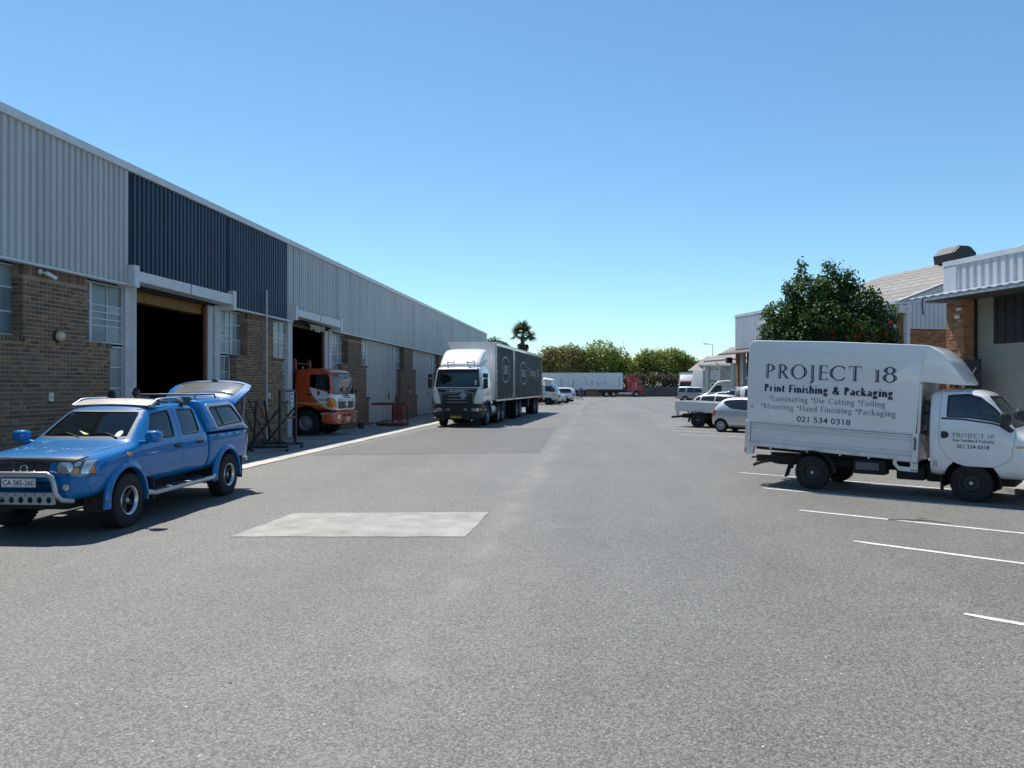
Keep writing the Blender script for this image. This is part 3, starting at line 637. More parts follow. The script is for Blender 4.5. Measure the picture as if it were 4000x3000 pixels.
pp = thing('downpipe', 'slim galvanised pole rising in front of the blue cladding', 'pipe', (-11.1, 24.9, 0))
MB().cyl((0, 0, 0), (0, 0, 5.2), .034, 12).build('pipe', m_steel, pp)
for z in (.8, 2.4, 4.5): MB().box(-.2, .04, -.045, .045, z, z + .04).build('pipe_clamp', m_steel, pp, 0)
# ================================================================== VEHICLE KIT
def paint(name, col, metal=.0, rough=.32, dirt=.05, var=.03): return M(name, col, rough, metal, var=var, vs=3, coat=.9, dirt=dirt)
m_tyre = M('tyre_rubber', (.016, .016, .017), .85, var=.25, vs=14, bump=.2, dirt=.06)
m_chas = M('chassis_black', (.02, .02, .021), .8, var=.3, dirt=.15)
m_plas = M('black_plastic', (.028, .028, .03), .55, var=.1)
m_alu = M('alloy', (.62, .63, .65), .3, metal=.85, var=.05)
m_chrome = M('chrome', (.78, .78, .8), .12, metal=1, var=.03)
m_satin = M('satin_silver', (.5, .51, .52), .38, metal=.5, var=.06, dirt=.08)
m_lamp = M('lamp_lens', (.62, .64, .64), .08, metal=.55, var=.12, vs=30, coat=1)
m_lampd = M('lamp_dark', (.07, .07, .075), .1, var=.2, coat=1)
m_amber = M('amber_lens', (.75, .24, .03), .15, coat=1, var=.1)
m_red = M('red_lens', (.42, .02, .02), .15, coat=1, var=.1)
m_seat = M('seat_fabric', (.09, .09, .095), .9, var=.15)
m_dash = M('dashboard', (.05, .05, .052), .75)
m_plate = M('number_plate', (.8, .8, .78), .4, var=.03)
m_ink = M('ink_black', (.02, .02, .025), .6, var=.1)
m_navy = M('ink_navy', (.012, .025, .06), .5, var=.15)
m_faded = M('ink_faded', (.16, .2, .25), .6, var=.3, vs=14)
g_car = glassmat('car_glass', (.5, .58, .57)); g_dark = glassmat('tinted_glass', (.06, .07, .075), .9); g_clear = glassmat('clear_glass', (.72, .78, .77))
def loft(stations, lv=2, crease=None):
    """stations: (x, [(y,z) half profile bottom-centre .. top-centre])"""
    mb = MB(); n = len(stations[0][1]); rings = []
    for x, hp in stations:
        full = [(x, y, z) for y, z in hp] + [(x, -y, z) for y, z in reversed(hp[1:-1])]; rings.append(full)
    m = len(rings[0])
    vs = [v for r in rings for v in r]; fs = []
    for i in range(len(rings) - 1):
        for k in range(m): fs.append((i * m + k, i * m + (k + 1) % m, (i + 1) * m + (k + 1) % m, (i + 1) * m + k))
    for base, rev in ((0, True), ((len(rings) - 1) * m, False)):
        for k in range(n - 1):
            a, b = k, k + 1; a2, b2 = (m - a) % m, (m - b) % m
            q = [a, b, b2, a2] if a else [a, b, b2]
            if b == n - 1: q = [a, b, a2]
            q = [base + i for i in q]; fs.append(tuple(q if rev else q[::-1]))
    me = mb.add(vs, fs).mesh(); return subsurf(me, lv) if lv else me
def st(x, zb, zbelt, zt, w, wt, crown=.03, wb=.94, er=.05, ei=.08):
    return (x, [(0, zb), (w * .72, zb), (w * wb, zb + .05), (w, .45 * zb + .55 * zbelt), (w * .985, zbelt), (wt, zt - er), (wt - ei, zt), (wt * .5, zt + crown * .8), (0, zt + crown)])
class Body:
    def __init__(s, name, root, outer, mat, cavity=None, pname='body'):
        s.root = root; s.outer = outer; s.me = outer.copy(); s.mat = mat; s.cache = {}; s.pname = pname; s.subs = []
        if cavity:
            t, box = cavity; inner = boolean(offset(outer, -t), MB().box(*box).mesh(), 'INTERSECT'); s.me = boolean(s.me, inner)
    def shell(s, a, b):
        if (a, b) not in s.cache: s.cache[(a, b)] = boolean(offset(s.outer, a), offset(s.outer, b))
        return s.cache[(a, b)]
    def cutm(s, me): s.me = boolean(s.me, me)
    def cut(s, poly, axis, a, b): s.cutm(MB().prism(poly, axis, a, b).mesh())
    def arch(s, x, z, r, y0, y1, both=True):
        for sg in ((1, -1) if both else (1,)):
            s.cut(ellipse(x, z, r, r, 28), 'y', sg * y0, sg * y1)
            yw = s.side_y(x + r * .6, z + r * .85, sg)
            vs = []; n = 22
            for k in range(n + 1):
                a = math.pi * (-.08 + 1.16 * k / n)
                for yy in (sg * (y0 + .005), yw - sg * .035): vs.append((x + (r - .006) * math.cos(a), yy, z + (r - .006) * math.sin(a)))
            c0 = len(vs); vs.append((x, sg * (y0 + .005), z)); fs = [(2 * k, 2 * k + 1, 2 * k + 3, 2 * k + 2) for k in range(n)] + [(2 * k, 2 * k + 2, c0) for k in range(n)]
            MB().add(vs, fs).build('wheel_well', m_chas, s.root, 60, fix=False)
    def patch(s, name, poly, axis, a, b, mat, out=.003, dep=.008, parent=None, holes=()):
        me = boolean(s.shell(out, -dep), MB().prism(poly, axis, a, b).mesh(), 'INTERSECT')
        for h in holes: me = boolean(me, MB().prism(h, axis, a - .3 if a < b else a + .3, b + .3 if b > a else b - .3).mesh())
        return mk(name, me, mat, parent or s.root, 32)
    def pane(s, name, poly, axis, a, b, mat, ins=.012, rub=.018, parent=None):
        """cuts the opening, fits glass and a black rubber seal"""
        s.cut(poly, axis, a, b)
        o = s.patch(name, shrink(poly, .004), axis, a, b, mat, -ins, ins + .006, parent)
        if rub:
            s.patch('seal', shrink(poly, -.004), axis, a, b, m_plas, .0015, .022, o, holes=[shrink(poly, rub)])
        return o
    def door(s, poly, a, b, wins=(), handle=None, glass=None, mat=None, gap=.006):
        """poly in (x,z); separate door skin with its own window"""
        me = boolean(s.shell(0, -.045), MB().prism(shrink(poly, gap / 2), 'y', a, b).mesh(), 'INTERSECT')
        s.cutm(boolean(s.shell(.02, -.046), MB().prism(shrink(poly, -gap / 2), 'y', a, b).mesh(), 'INTERSECT'))
        for wp in wins:
            pr = MB().prism(wp, 'y', a, b).mesh(); me = boolean(me, pr); s.cutm(pr)
        d = mk('door', me, mat or s.mat, s.root, 32)
        for wp in wins:
            o = s.patch('window', shrink(wp, .004), 'y', a, b, glass or g_car, -.012, .018, d)
            s.patch('seal', shrink(wp, -.004), 'y', a, b, m_plas, .0015, .022, d, holes=[shrink(wp, .016)])
        if handle:
            hx, hz, hm = handle; yy = s.side_y(hx, hz, 1 if b > a else -1)
            sg = 1 if yy > 0 else -1
            MB().box(hx - .085, hx + .085, yy - .012 * sg, yy + .022 * sg, hz - .028, hz + .028).build('door_handle', hm, d, 30, bevel=.01)
        return d
    def side_y(s, x, z, sg):
        from mathutils.bvhtree import BVHTree
        if not hasattr(s, 'bvh'):
            bm = bmesh.new(); bm.from_mesh(s.outer); s.bvh = BVHTree.FromBMesh(bm); bm.free()
        h = s.bvh.ray_cast(Vector((x, 3 * sg, z)), Vector((0, -sg, 0))); return h[0].y if h[0] else .8 * sg
    def front_x(s, y, z, sg=1):
        s.side_y(0, 1, 1); h = s.bvh.ray_cast(Vector((9 * sg, y, z)), Vector((-sg, 0, 0))); return h[0].x if h[0] else 0
    def top_z(s, x, y):
        s.side_y(0, 1, 1); h = s.bvh.ray_cast(Vector((x, y, 9)), Vector((0, 0, -1))); return h[0].z if h[0] else 1
    def done(s): return mk(s.pname, s.me, s.mat, s.root, 32)
TW = {}
def wheel(root, x, y, R_, w, rim=.6, style='steel', rmat=None, dual=0, n=44):
    """wheel > tyre, rim; y sign gives the outer side"""
    sg = 1 if y > 0 else -1; rr = R_ * rim; key = (R_, w, rim, style, rmat.name if rmat else '', n)
    if key not in TW:
        h = w / 2
        t = MB().lathe([(rr, -h * .8), (rr + .02, -h * .92), (R_ * .84, -h), (R_ * .955, -h * .88), (R_ * .985, -h * .7), (R_, -h * .45), (R_, h * .45), (R_ * .985, h * .7), (R_ * .955, h * .88), (R_ * .84, h), (rr + .02, h * .92), (rr, h * .8)], n)
        # tread blocks
        for k in range(n):
            a = 2 * math.pi * (k + .5) / n
            mt = Matrix.Rotation(-a, 4, 'Y')
            for yy0, yy1 in ((h * .5, h * .93), (-h * .93, -h * .5)): t.box(R_ * .962, R_ * 1.006, yy0, yy1, -R_ * .036, R_ * .036, mt)
            t.box(R_ * .98, R_ * 1.008, -h * .4, h * .4, -R_ * .04, R_ * .04, Matrix.Rotation(-a + math.pi / n, 4, 'Y'))
        t = t.mesh('tyre', False); smooth(t, 35)
        r = MB()
        lip = [(rr + .012, h * .86), (rr + .006, h * .95), (rr - .012, h * .9), (rr - .03, h * .5)]
        holes = None; hub = None
        if style == 'steel':
            r.lathe(lip + [(rr * .86, h * .35), (rr * .8, h * .5), (rr * .55, h * .62), (rr * .36, h * .55), (rr * .3, h * .7), (0, h * .72)], 36)
            for k in range(10):
                a = 2 * math.pi * k / 10; r.cyl((rr * .72 * math.cos(a), h * .56, rr * .72 * math.sin(a)), (rr * .72 * math.cos(a), h * .575, rr * .72 * math.sin(a)), rr * .075, 10)
        elif style == 'spoke' or style == 'alloy6':
            r.lathe(lip + [(rr * .9, -h * .2), (0, -h * .25)], 36)
            ns = 5 if style == 'spoke' else 6
            for k in range(ns):
                mt = Matrix.Rotation(2 * math.pi * k / ns, 4, 'Y')
                wd = rr * (.2 if style == 'spoke' else .17)
                r.add([mt @ Vector(v) for v in [(rr * .12, h * .4, -wd), (rr * .12, h * .4, wd), (rr * .93, h * .62, wd * .72), (rr * .93, h * .62, -wd * .72), (rr * .12, h * .0, -wd), (rr * .12, h * .0, wd), (rr * .93, h * .1, wd * .72), (rr * .93, h * .1, -wd * .72)]], [(0, 1, 2, 3), (7, 6, 5, 4), (0, 4, 5, 1), (1, 5, 6, 2), (2, 6, 7, 3), (3, 7, 4, 0)])
            r.lathe([(rr * .3, h * .2), (rr * .28, h * .5), (rr * .16, h * .6), (0, h * .62)], 20)
        elif style == 'truck':
            r.lathe(lip + [(rr * .92, h * .1), (rr * .8, h * .05), (rr * .62, h * .55), (rr * .5, h * .62), (rr * .42, h * .5), (rr * .38, h * .95), (rr * .2, h * 1.0), (0, h * 1.02)], 36)
            for k in range(10):
                a = 2 * math.pi * k / 10; r.cyl((rr * .55 * math.cos(a), h * .55, rr * .55 * math.sin(a)), (rr * .55 * math.cos(a), h * .74, rr * .55 * math.sin(a)), rr * .035, 8)
        elif style == 'truckin':
            r.lathe(lip + [(rr * .94, h * .3), (rr * .9, -h * .7), (rr * .6, -h * .8), (rr * .5, -h * .3), (rr * .3, -h * .1), (0, 0)], 36)
        r = r.mesh('rim', True); smooth(r, 35)
        hb = MB().lathe([(rr * .17, h * .6), (rr * .17, h * .74), (rr * .13, h * .8), (0, h * .81)], 16).mesh('hub_cap'); smooth(hb, 35)
        TW[key] = (t, r, hb)
    t, r, hb = TW[key]
    wo_ = part('wheel', root, (x, y, R_), (random.uniform(0, 0), random.uniform(0, 6.28), 0 if sg > 0 else math.pi))
    for me, nm, mt in ((t, 'tyre', m_tyre), (r, 'rim', rmat or m_satin), (hb, 'hub_cap', m_satin)):
        if not me.materials: me.materials.append(mt)
        o = bpy.data.objects.new(nm, me); COL.objects.link(o); o.parent = wo_
        if nm == 'tyre' and dual:
            o2 = bpy.data.objects.new(nm, me); COL.objects.link(o2); o2.parent = wo_; o2.location = (0, -dual, 0)
    return wo_
def archring(root, name, cx, cz, r0, r1, y, prot, mat, a0=-8, a1=188, n=30):
    """wheel arch flare: thin curved lip standing proud of the side"""
    sg = 1 if y > 0 else -1; mb = MB(); vs = []
    for k in range(n + 1):
        a = R(a0 + (a1 - a0) * k / n); c, s_ = math.cos(a), math.sin(a)
        for (r, p) in ((r0, -.03), (r0, prot), (r0 + (r1 - r0) * .25, prot * 1.05), (r0 + (r1 - r0) * .7, prot * .75), (r1, .004), (r1 - .01, -.03)): vs.append((cx + r * c, y + sg * p, cz + r * s_))
    fs = [(k * 6 + j, k * 6 + (j + 1) % 6, (k + 1) * 6 + (j + 1) % 6, (k + 1) * 6 + j) for k in range(n) for j in range(6)] + [tuple(range(6)), tuple(n * 6 + j for j in range(5, -1, -1))]
    return mb.add(vs, fs).build(name, mat, root, 40)
def seat(root, x, y, z, w=.5, h=.62, mat=None):
    mb = MB().box(x - .28, x + .25, y - w / 2, y + w / 2, z - .16, z)
    mt = Matrix.Translation((x - .26, y, z)) @ Matrix.Rotation(R(-14), 4, 'Y')
    mb.box(-.09, .06, -w / 2, w / 2, -.02, h, mt); mb.box(-.07, .04, -.13, .13, h + .03, h + .2, mt)
    return mb.build('seat', mat or m_seat, root, 40, bevel=.035)
def steering(root, x, y, z, r=.19, tilt=-62):
    mt = Matrix.Translation((x, y, z)) @ Matrix.Rotation(R(tilt), 4, 'Y')
    pts = [mt @ Vector((r * math.cos(a), r * math.sin(a), 0)) for a in [2 * math.pi * k / 24 for k in range(24)]]
    mb = MB().tube(pts, .015, 8, True); mb.tube([mt @ Vector((0, -r, 0)), mt @ Vector((0, r, 0))], .014, 6); mb.tube([mt @ Vector((0, 0, .02)), mt @ Vector((0, 0, -.3))], .03, 8)
    return mb.build('steering_wheel', m_plas, root, 60)
def numplate(root, org, xd, yd, wd, ht, txt, bgm, ink=None, size=None):
    X, Y = Vector(xd).normalized(), Vector(yd).normalized(); Z = X.cross(Y); O = Vector(org)
    mt = Matrix((( X.x, Y.x, Z.x, O.x), (X.y, Y.y, Z.y, O.y), (X.z, Y.z, Z.z, O.z), (0, 0, 0, 1)))
    p = MB().box(-wd / 2, wd / 2, -ht / 2, ht / 2, -.006, 0, mt).build('number_plate', bgm, root, 0)
    b = .004
    fr = MB()
    for x0, x1, y0, y1 in ((-wd / 2 + b, wd / 2 - b, ht / 2 - 2 * b, ht / 2 - b), (-wd / 2 + b, wd / 2 - b, -ht / 2 + b, -ht / 2 + 2 * b), (-wd / 2 + b, -wd / 2 + 2 * b, -ht / 2 + b, ht / 2 - b), (wd / 2 - 2 * b, wd / 2 - b, -ht / 2 + b, ht / 2 - b)): fr.box(x0, x1, y0, y1, 0, .0015, mt)
    fr.build('plate_border', ink or m_ink, p, 0)
    text('plate_lettering', txt, ht * .82, ink or m_ink, p, O - X * wd * .45 - Y * ht * .28 + Z * .0015, X, Y, wd * .9, bold=ht * .012)
    return p
# ------------------------------------------------------------------ blue double-cab pickup
def blue_pickup():
    m = bpy.data.materials.get('x')
    P = M('blue_paint', (.003, .165, .44), .4, .0, var=.04, vs=3, coat=1.0, dirt=.03, spec=.1)
    root = thing('pickup_truck', 'blue double cab pickup with silver bull bar and raised canopy hatch', 'pickup truck', (-7.33, 9.98, 0), R(-87.9))
    # ---- cab and nose
    S = [st(1.10, .56, .80, .90, .50, .44), st(1.08, .50, .84, .98, .66, .58), st(.98, .47, .90, 1.02, .80, .72), st(.72, .46, .97, 1.055, .845, .76), st(.3, .48, 1.02, 1.09, .86, .775), st(-.1, .49, 1.07, 1.135, .862, .78), st(-.26, .49, 1.09, 1.165, .862, .76, .02),
         st(-.33, .49, 1.10, 1.21, .862, .755, .02), st(-.88, .49, 1.115, 1.585, .862, .645), st(-1.0, .49, 1.12, 1.635, .862, .635), st(-1.5, .49, 1.125, 1.675, .862, .64), st(-2.05, .49, 1.13, 1.67, .862, .64), st(-2.3, .49, 1.13, 1.645, .862, .63), st(-2.42, .49, 1.13, 1.60, .86, .62), st(-2.44, .5, 1.13, 1.58, .84, .6)]
    B = Body('cab', root, loft(S), P, (.05, (-2.38, -.28, -.8, .8, .62, 1.64)), 'cab_body')
    B.arch(0, .38, .465, .5, 1.2)
    B.cut([(.45, .7), (1.3, .7), (1.3, .3), (.45, .3)], 'y', -.5, .5) if False else None
    win1 = rpoly([(-.60, 1.16), (-.95, 1.53), (-1.45, 1.58), (-1.36, 1.16)], .05)
    win2 = rpoly([(-1.62, 1.17), (-1.70, 1.58), (-2.26, 1.58), (-2.18, 1.18)], .05)
    d1 = rpoly([(-.34, .56), (-.38, 1.1), (-.9, 1.60), (-1.57, 1.63), (-1.50, 1.1), (-1.55, .56)], .05)
    d2 = rpoly([(-1.57, .56), (-1.52, 1.1), (-1.59, 1.635), (-2.33, 1.625), (-2.28, 1.1), (-2.30, .8), (-2.42, .62), (-2.3, .56)], .05)
    for sg in (1, -1):
        B.door(d1, .2 * sg, 1.3 * sg, [win1], (-1.4, 1.02, m_plas)); B.door(d2, .2 * sg, 1.3 * sg, [win2], (-2.13, 1.03, m_plas))
    B.pane('windscreen', rpoly([(-.66, 1.205), (.66, 1.205), (.555, 1.585), (-.555, 1.585)], .05), 'x', -1.1, -.2, g_clear, rub=.022)
    B.pane('rear_window', rpoly([(-.5, 1.2), (.5, 1.2), (.46, 1.52), (-.46, 1.52)], .05), 'x', -2.7, -2.2, g_dark)
    for sg in (1, -1):
        lamp = rpoly([(.40, .82), (.45, .995), (.80, 1.01), (.9, .96), (.9, .80)], .04)
        lp_ = [(sg * y, z) for y, z in lamp]
        hl = B.patch('headlight', lp_, 'x', .80, 1.3, m_lampd, .006, .02)
        B.patch('reflector', [(sg * y, z) for y, z in ellipse(.535, .905, .10, .08)], 'x', .80, 1.3, m_lamp, .009, .0, hl)
        B.patch('reflector', [(sg * y, z) for y, z in ellipse(.675, .945, .035, .03, 16)], 'x', .55, 1.3, m_lamp, .009, .0, hl)
        B.patch('indicator_bulb', [(sg * y, z) for y, z in ellipse(.67, .868, .035, .034, 16)], 'x', .55, 1.3, m_amber, .009, .0, hl)
        B.patch('side_lens', [(sg * .725, .83), (sg * .735, .99), (sg * .80, .985), (sg * .80, .82)], 'x', .55, 1.3, m_lamp, .009, .0, hl)
        B.patch('side_marker', [(sg * .803, .825), (sg * .803, .975), (sg * .86, .965), (sg * .86, .82)], 'x', .81, 1.3, m_amber, .010, .0, hl)
        B.patch('grille_wing', rpoly([(sg * .31, .80), (sg * .36, .965), (sg * .42, .965), (sg * .385, .80)], .01), 'x', .7, 1.4, P, .012, .01)
        fl = B.patch('fog_lamp', [(sg * y, z) for y, z in ellipse(.55, .655, .062, .055)], 'x', .6, 1.3, m_plas, .006, .01)
        B.patch('fog_lens', [(sg * y, z) for y, z in ellipse(.55, .655, .05, .044)], 'x', .6, 1.3, m_lamp, .01, .0, fl)
        B.patch('side_repeater', ellipse(-.06, 1.0, .055, .03, 16), 'y', .5 * sg, 1.3 * sg, m_amber, .014, .0)
        archring(root, 'wheel_arch_flare', 0, .385, .445, .535, .845 * sg, .05, P)
        MB().tube([(-.45, .88 * sg, .42), (-.6, .93 * sg, .40), (-2.4, .93 * sg, .40), (-2.55, .88 * sg, .42)], .04, 12).build('side_step', m_satin, root, 60)
        for x in (-.75, -1.3, -1.9): MB().box(x - .2, x + .2, .74 * sg, .96 * sg, .435, .452).build('step_pad', m_plas, root, 0)
        for x in (-.8, -2.2): MB().tube([(x, .5 * sg, .5), (x, .92 * sg, .41)], .022, 6).build('step_bracket', m_chas, root)
        # mirror
        mr_ = MB().tube([(-.42, .80 * sg, 1.13), (-.4, .93 * sg, 1.15)], .03, 8).build('mirror_arm', P, root)
        mm = loft([(-.47, [(0, -.075), (.09, -.075), (.115, 0), (.09, .075), (0, .08)]), (-.44, [(0, -.09), (.1, -.09), (.125, 0), (.1, .088), (0, .092)]), (-.36, [(0, -.085), (.095, -.085), (.12, 0), (.095, .085), (0, .09)]), (-.315, [(0, -.05), (.06, -.05), (.08, 0), (.06, .05), (0, .055)])], 2)
        mm.transform(Matrix.Translation((0, 1.0 * sg, 1.225))); mo = mk('wing_mirror', mm, P, root, 50)
        MB().box(-.478, -.472, (1.0 * sg) - .1, (1.0 * sg) + .1, 1.16, 1.29).build('mirror_glass', m_chrome, mo, 0)
        wheel(root, 0, .765 * sg, .37, .26, .52, 'spoke', M('black_alloy', (.03, .03, .032), .35, .3))
        wheel(root, -3.13, .765 * sg, .37, .26, .52, 'spoke', MATS['black_alloy'])
        for x in (0, -3.13):
            MB().lathe([(.206, .87), (.205, .885), (.199, .898), (.178, .89), (.170, .86)], 40, 'y', Matrix.Translation((x, 0, .37)) @ Matrix.Scale(sg, 4, (0, 1, 0))).build('polished_rim_lip', m_alu, root, 60)
        MB().box(-.62, -.60, (.62 if sg > 0 else -.90), (.90 if sg > 0 else -.62), .30, .62).build('mud_flap', m_plas, root, 0)
        MB().box(-3.66, -3.64, (.62 if sg > 0 else -.90), (.90 if sg > 0 else -.62), .26, .66).build('mud_flap', m_plas, root, 0)
    gr = B.patch('grille', rpoly([(-.36, .80), (-.395, .965), (.395, .965), (.36, .80)], .03), 'x', .7, 1.4, m_plas, .004, .01)
    for k in range(-3, 4):
        if k: B.patch('grille_bar', [(k * .1 - .008 + (.03 if k > 0 else -.03), .80), (k * .1 - .008 + (.05 if k > 0 else -.05), .96), (k * .1 + .008 + (.05 if k > 0 else -.05), .96), (k * .1 + .008 + (.03 if k > 0 else -.03), .80)], 'x', .7, 1.4, m_plas if abs(k) > 1 else m_chrome, .012, 0, gr)
    for k in range(4): B.patch('grille_slat', [(-.34, .825 + k * .038), (.34, .825 + k * .038), (.34, .832 + k * .038), (-.34, .832 + k * .038)], 'x', .7, 1.4, m_plas, .01, 0, gr)
    B.patch('chrome_strip', [(-.40, .962), (.40, .962), (.40, .972), (-.40, .972)], 'x', .7, 1.4, m_chrome, .012, 0, gr)
    fx = B.front_x(0, .885) + .02
    em = MB().tube([(fx, .05 * math.cos(a), .885 + .05 * math.sin(a)) for a in [2 * math.pi * k / 24 for k in range(24)]], .008, 8, True); em.box(fx - .006, fx + .008, -.068, .068, .874, .896); em.build('badge', m_chrome, root)
    B.patch('bonnet_guard', [(-.62, .975), (.62, .975), (.70, 1.035), (-.70, 1.035)], 'x', .6, 1.4, m_plas, .012, .002)
    M('worn_primer', (.42, .46, .5), .6, var=.3, vs=22)
    rb_ = random.Random(5)
    for (x, y, r) in [(.62, .12, .022), (.58, .17, .016), (.66, .09, .012)] + [(.36 + .05 * math.sin(k * 1.7) + rb_.uniform(-.03, .03), -.5 + k * .062 + rb_.uniform(-.02, .02), rb_.uniform(.005, .017)) for k in range(17)]:
        B.patch('bonnet_chip', [(x + r * random.uniform(.4, 1.1) * math.cos(a), y + 2 * r * random.uniform(.4, 1.1) * math.sin(a)) for a in [k * .7 for k in range(9)]], 'z', .9, 1.3, MATS['worn_primer'], .001, .002)
    # bonnet shut lines
    for sg in (1, -1): B.cutm(boolean(B.shell(.02, -.012), MB().prism([(-.28, .715 * sg), (.9, .64 * sg), (.9, .648 * sg), (-.28, .723 * sg)], 'z', .9, 1.4).mesh(), 'INTERSECT'))
    bpz = [(-.9, .775), (.9, .775), (.9, .783), (-.9, .783)]
    B.cutm(boolean(B.shell(.02, -.012), MB().prism(bpz, 'x', .5, 1.3).mesh(), 'INTERSECT'))
    B.cut(rpoly([(-.40, .60), (.40, .60), (.42, .73), (-.42, .73)], .03), 'x', 1.0, 1.3)
    B.done()
    MB().box(.98, 1.0, -.4, .4, .59, .74).build('lower_grille', m_plas, root, 0)
    # chassis and underside
    MB().box(-3.9, .8, -.45, .45, .34, .55).build('chassis', m_chas, root, 0)
    for x in (0, -3.13): MB().tube([(x, -.75, .37), (x, .75, .37)], .05, 10).build('axle', m_chas, root)
    # bull bar
    MB().tube([(.95, -.58, .47), (1.16, -.52, .50), (1.22, -.475, .58), (1.225, -.45, .72), (1.225, -.42, .79), (1.225, -.36, .825), (1.225, .36, .825), (1.225, .42, .79), (1.225, .45, .72), (1.22, .475, .58), (1.16, .52, .50), (.95, .58, .47)], .036, 14).build('bull_bar', m_satin, root, 60)
    bp_ = boolean(MB().prism(rpoly([(-.47, .44), (.47, .44), (.45, .59), (-.45, .59)], .03), 'x', 1.19, 1.205).mesh(), MB().box(0, .1, 0, .1, 0, .1).mesh())
    for k in range(-3, 4): bp_ = boolean(bp_, MB().prism(ellipse(k * .125, .50, .036, .042, 16), 'x', 1.1, 1.3).mesh())
    mk('skid_plate', bp_, m_satin, root, 30)
    for k in range(-3, 4): MB().cyl((1.2, k * .125 + .06, .565), (1.212, k * .125 + .06, .565), .009, 8).build('skid_bolt', m_chas, root)
    numplate(root, (1.268, 0, .722), (0, 1, 0), (0, 0, 1), .46, .112, 'CA 585-260', m_plate)
    # wipers, dash, seats, papers, disc
    for y0, y1 in ((-.05, -.55), (.52, .05)): MB().tube([(-.30, y0, 1.215), (-.40, (y0 + y1) / 2, 1.275), (-.375, y1, 1.255)], .009, 6).build('wiper', m_plas, root)
    MB().box(-.66, -.34, -.70, .70, .95, 1.205).build('dashboard', m_dash, root, 0, bevel=.02)
    for k, (x, y, rz, c) in enumerate([(-.47, -.28, .2, (.8, .8, .76)), (-.44, -.05, -.3, (.76, .78, .62)), (-.5, .12, .5, (.82, .82, .8)), (-.45, -.42, -.1, (.7, .74, .72)), (-.46, .02, .9, (.66, .7, .3))]):
        MB().box(-.105, .105, -.15, .15, 0, .004, Matrix.Translation((x - .06, y, 1.245 + k * .008)) @ Matrix.Rotation(rz, 4, 'Z') @ Matrix.Rotation(R(14), 4, 'Y')).build('paper', M('paper%d' % k, c, .7, var=.03), root, 0)
    for y in (-.36, .36): seat(root, -1.25, y, .95); seat(root, -2.05, y, .97)
    steering(root, -.78, -.36, 1.12)
    B.patch('licence_disc', ellipse(.49, 1.26, .045, .045, 18), 'x', -1.1, -.2, M('disc_paper', (.62, .72, .66), .5), -.006, .010)
    for sg in (1, -1):
        for z in (.775, 1.075): B.patch('side_crease', [(-2.40, z), (-.42, z - .012), (-.42, z), (-2.40, z + .012)], 'y', .5 * sg, 1.2 * sg, P, .005, .002)
    # ---- load bed
    S = [(x, [(0, .5), (.6, .5), (w * .95, .55), (w, .8), (w, 1.08), (w * .98, 1.13), (w * .9, 1.135), (0, 1.135)]) for x, w in ((-2.45, .83), (-2.47, .855), (-2.6, .862), (-3.4, .862), (-3.95, .85), (-4.1, .82), (-4.14, .78))]
    L = Body('bed', root, loft(S), P, None, 'load_bed'); L.arch(-3.13, .38, .465, .5, 1.2)
    for sg in (1, -1):
        L.patch('tail_light', [(-3.98, .86), (-3.98, 1.1), (-4.2, 1.1), (-4.2, .86)], 'y', .7 * sg, 1.2 * sg, m_red, .008, .01)
        archring(root, 'wheel_arch_flare', -3.13, .385, .445, .535, .845 * sg, .05, P)
        for x in (-2.75, -3.1, -3.4, -3.75): MB().cyl((x, .85 * sg, 1.10), (x, .875 * sg, 1.10), .012, 8).build('canopy_clip', m_plas, root)
    L.done()
    MB().box(-4.26, -4.14, -.75, .75, .52, .60).build('rear_bumper', m_satin, root, 30, bevel=.02)
    MB().tube([(-4.1, .62, .62), (-4.32, .72, .60), (-4.32, .62, .60)], .02, 8).build('tow_step', m_chas, root)
    # ---- canopy
    prof = lambda w, zt, wt: [(0, 1.14), (.5, 1.14), (w, 1.141), (w, 1.14 + .12 * (zt - 1.14)), (w - .02, 1.14 + .32 * (zt - 1.14)), (wt + .02, zt - .2 * (zt - 1.14)), (wt - .03, zt - .03 * (zt - 1.14)), (wt - .12, zt + .005), (0, zt + .02)]
    S = [(x, prof(w, zt, wt)) for x, w, zt, wt in ((-2.455, .845, 1.69, .66), (-2.48, .855, 1.70, .67), (-2.6, .86, 1.72, .68), (-3.1, .86, 1.74, .69), (-3.6, .86, 1.73, .69), (-3.74, .858, 1.68, .69), (-3.86, .855, 1.56, .70), (-4.08, .845, 1.22, .78), (-4.12, .84, 1.17, .79))]
    Cn = Body('canopy', root, loft(S), P, (.03, (-4.0, -2.5, -.82, .82, 1.16, 1.70)), 'canopy_shell')
    cw_ = rpoly([(-2.72, 1.24), (-2.66, 1.59), (-3.58, 1.61), (-3.84, 1.28)], .09)
    fo = rpoly([(-2.66, 1.19), (-2.58, 1.645), (-3.63, 1.665), (-3.98, 1.235)], .12)
    for sg in (1, -1):
        Cn.patch('window_surround', fo, 'y', .3 * sg, 1.2 * sg, M('silver_trim', (.42, .45, .52), .4, .3), .006, .004, holes=[shrink(cw_, -.004)])
        pn = Cn.pane('canopy_window', cw_, 'y', .3 * sg, 1.2 * sg, g_car, rub=.028)
        Cn.patch('slider_bar', [(-3.02, 1.24), (-2.98, 1.24), (-2.93, 1.62), (-2.97, 1.62)], 'y', .3 * sg, 1.2 * sg, m_plas, -.002, .015, pn)
    Cn.cut(rpoly([(-.62, 1.22), (.62, 1.22), (.5, 1.6), (-.5, 1.6)], .06), 'x', -4.5, -3.5)
    Cn.done()
    # raised rear hatch (outer face up), with window, lock handle and gas strut
    hinge = Vector((-3.74, 0, 1.69)); n = 22; k2 = 8; vs = []; top = []
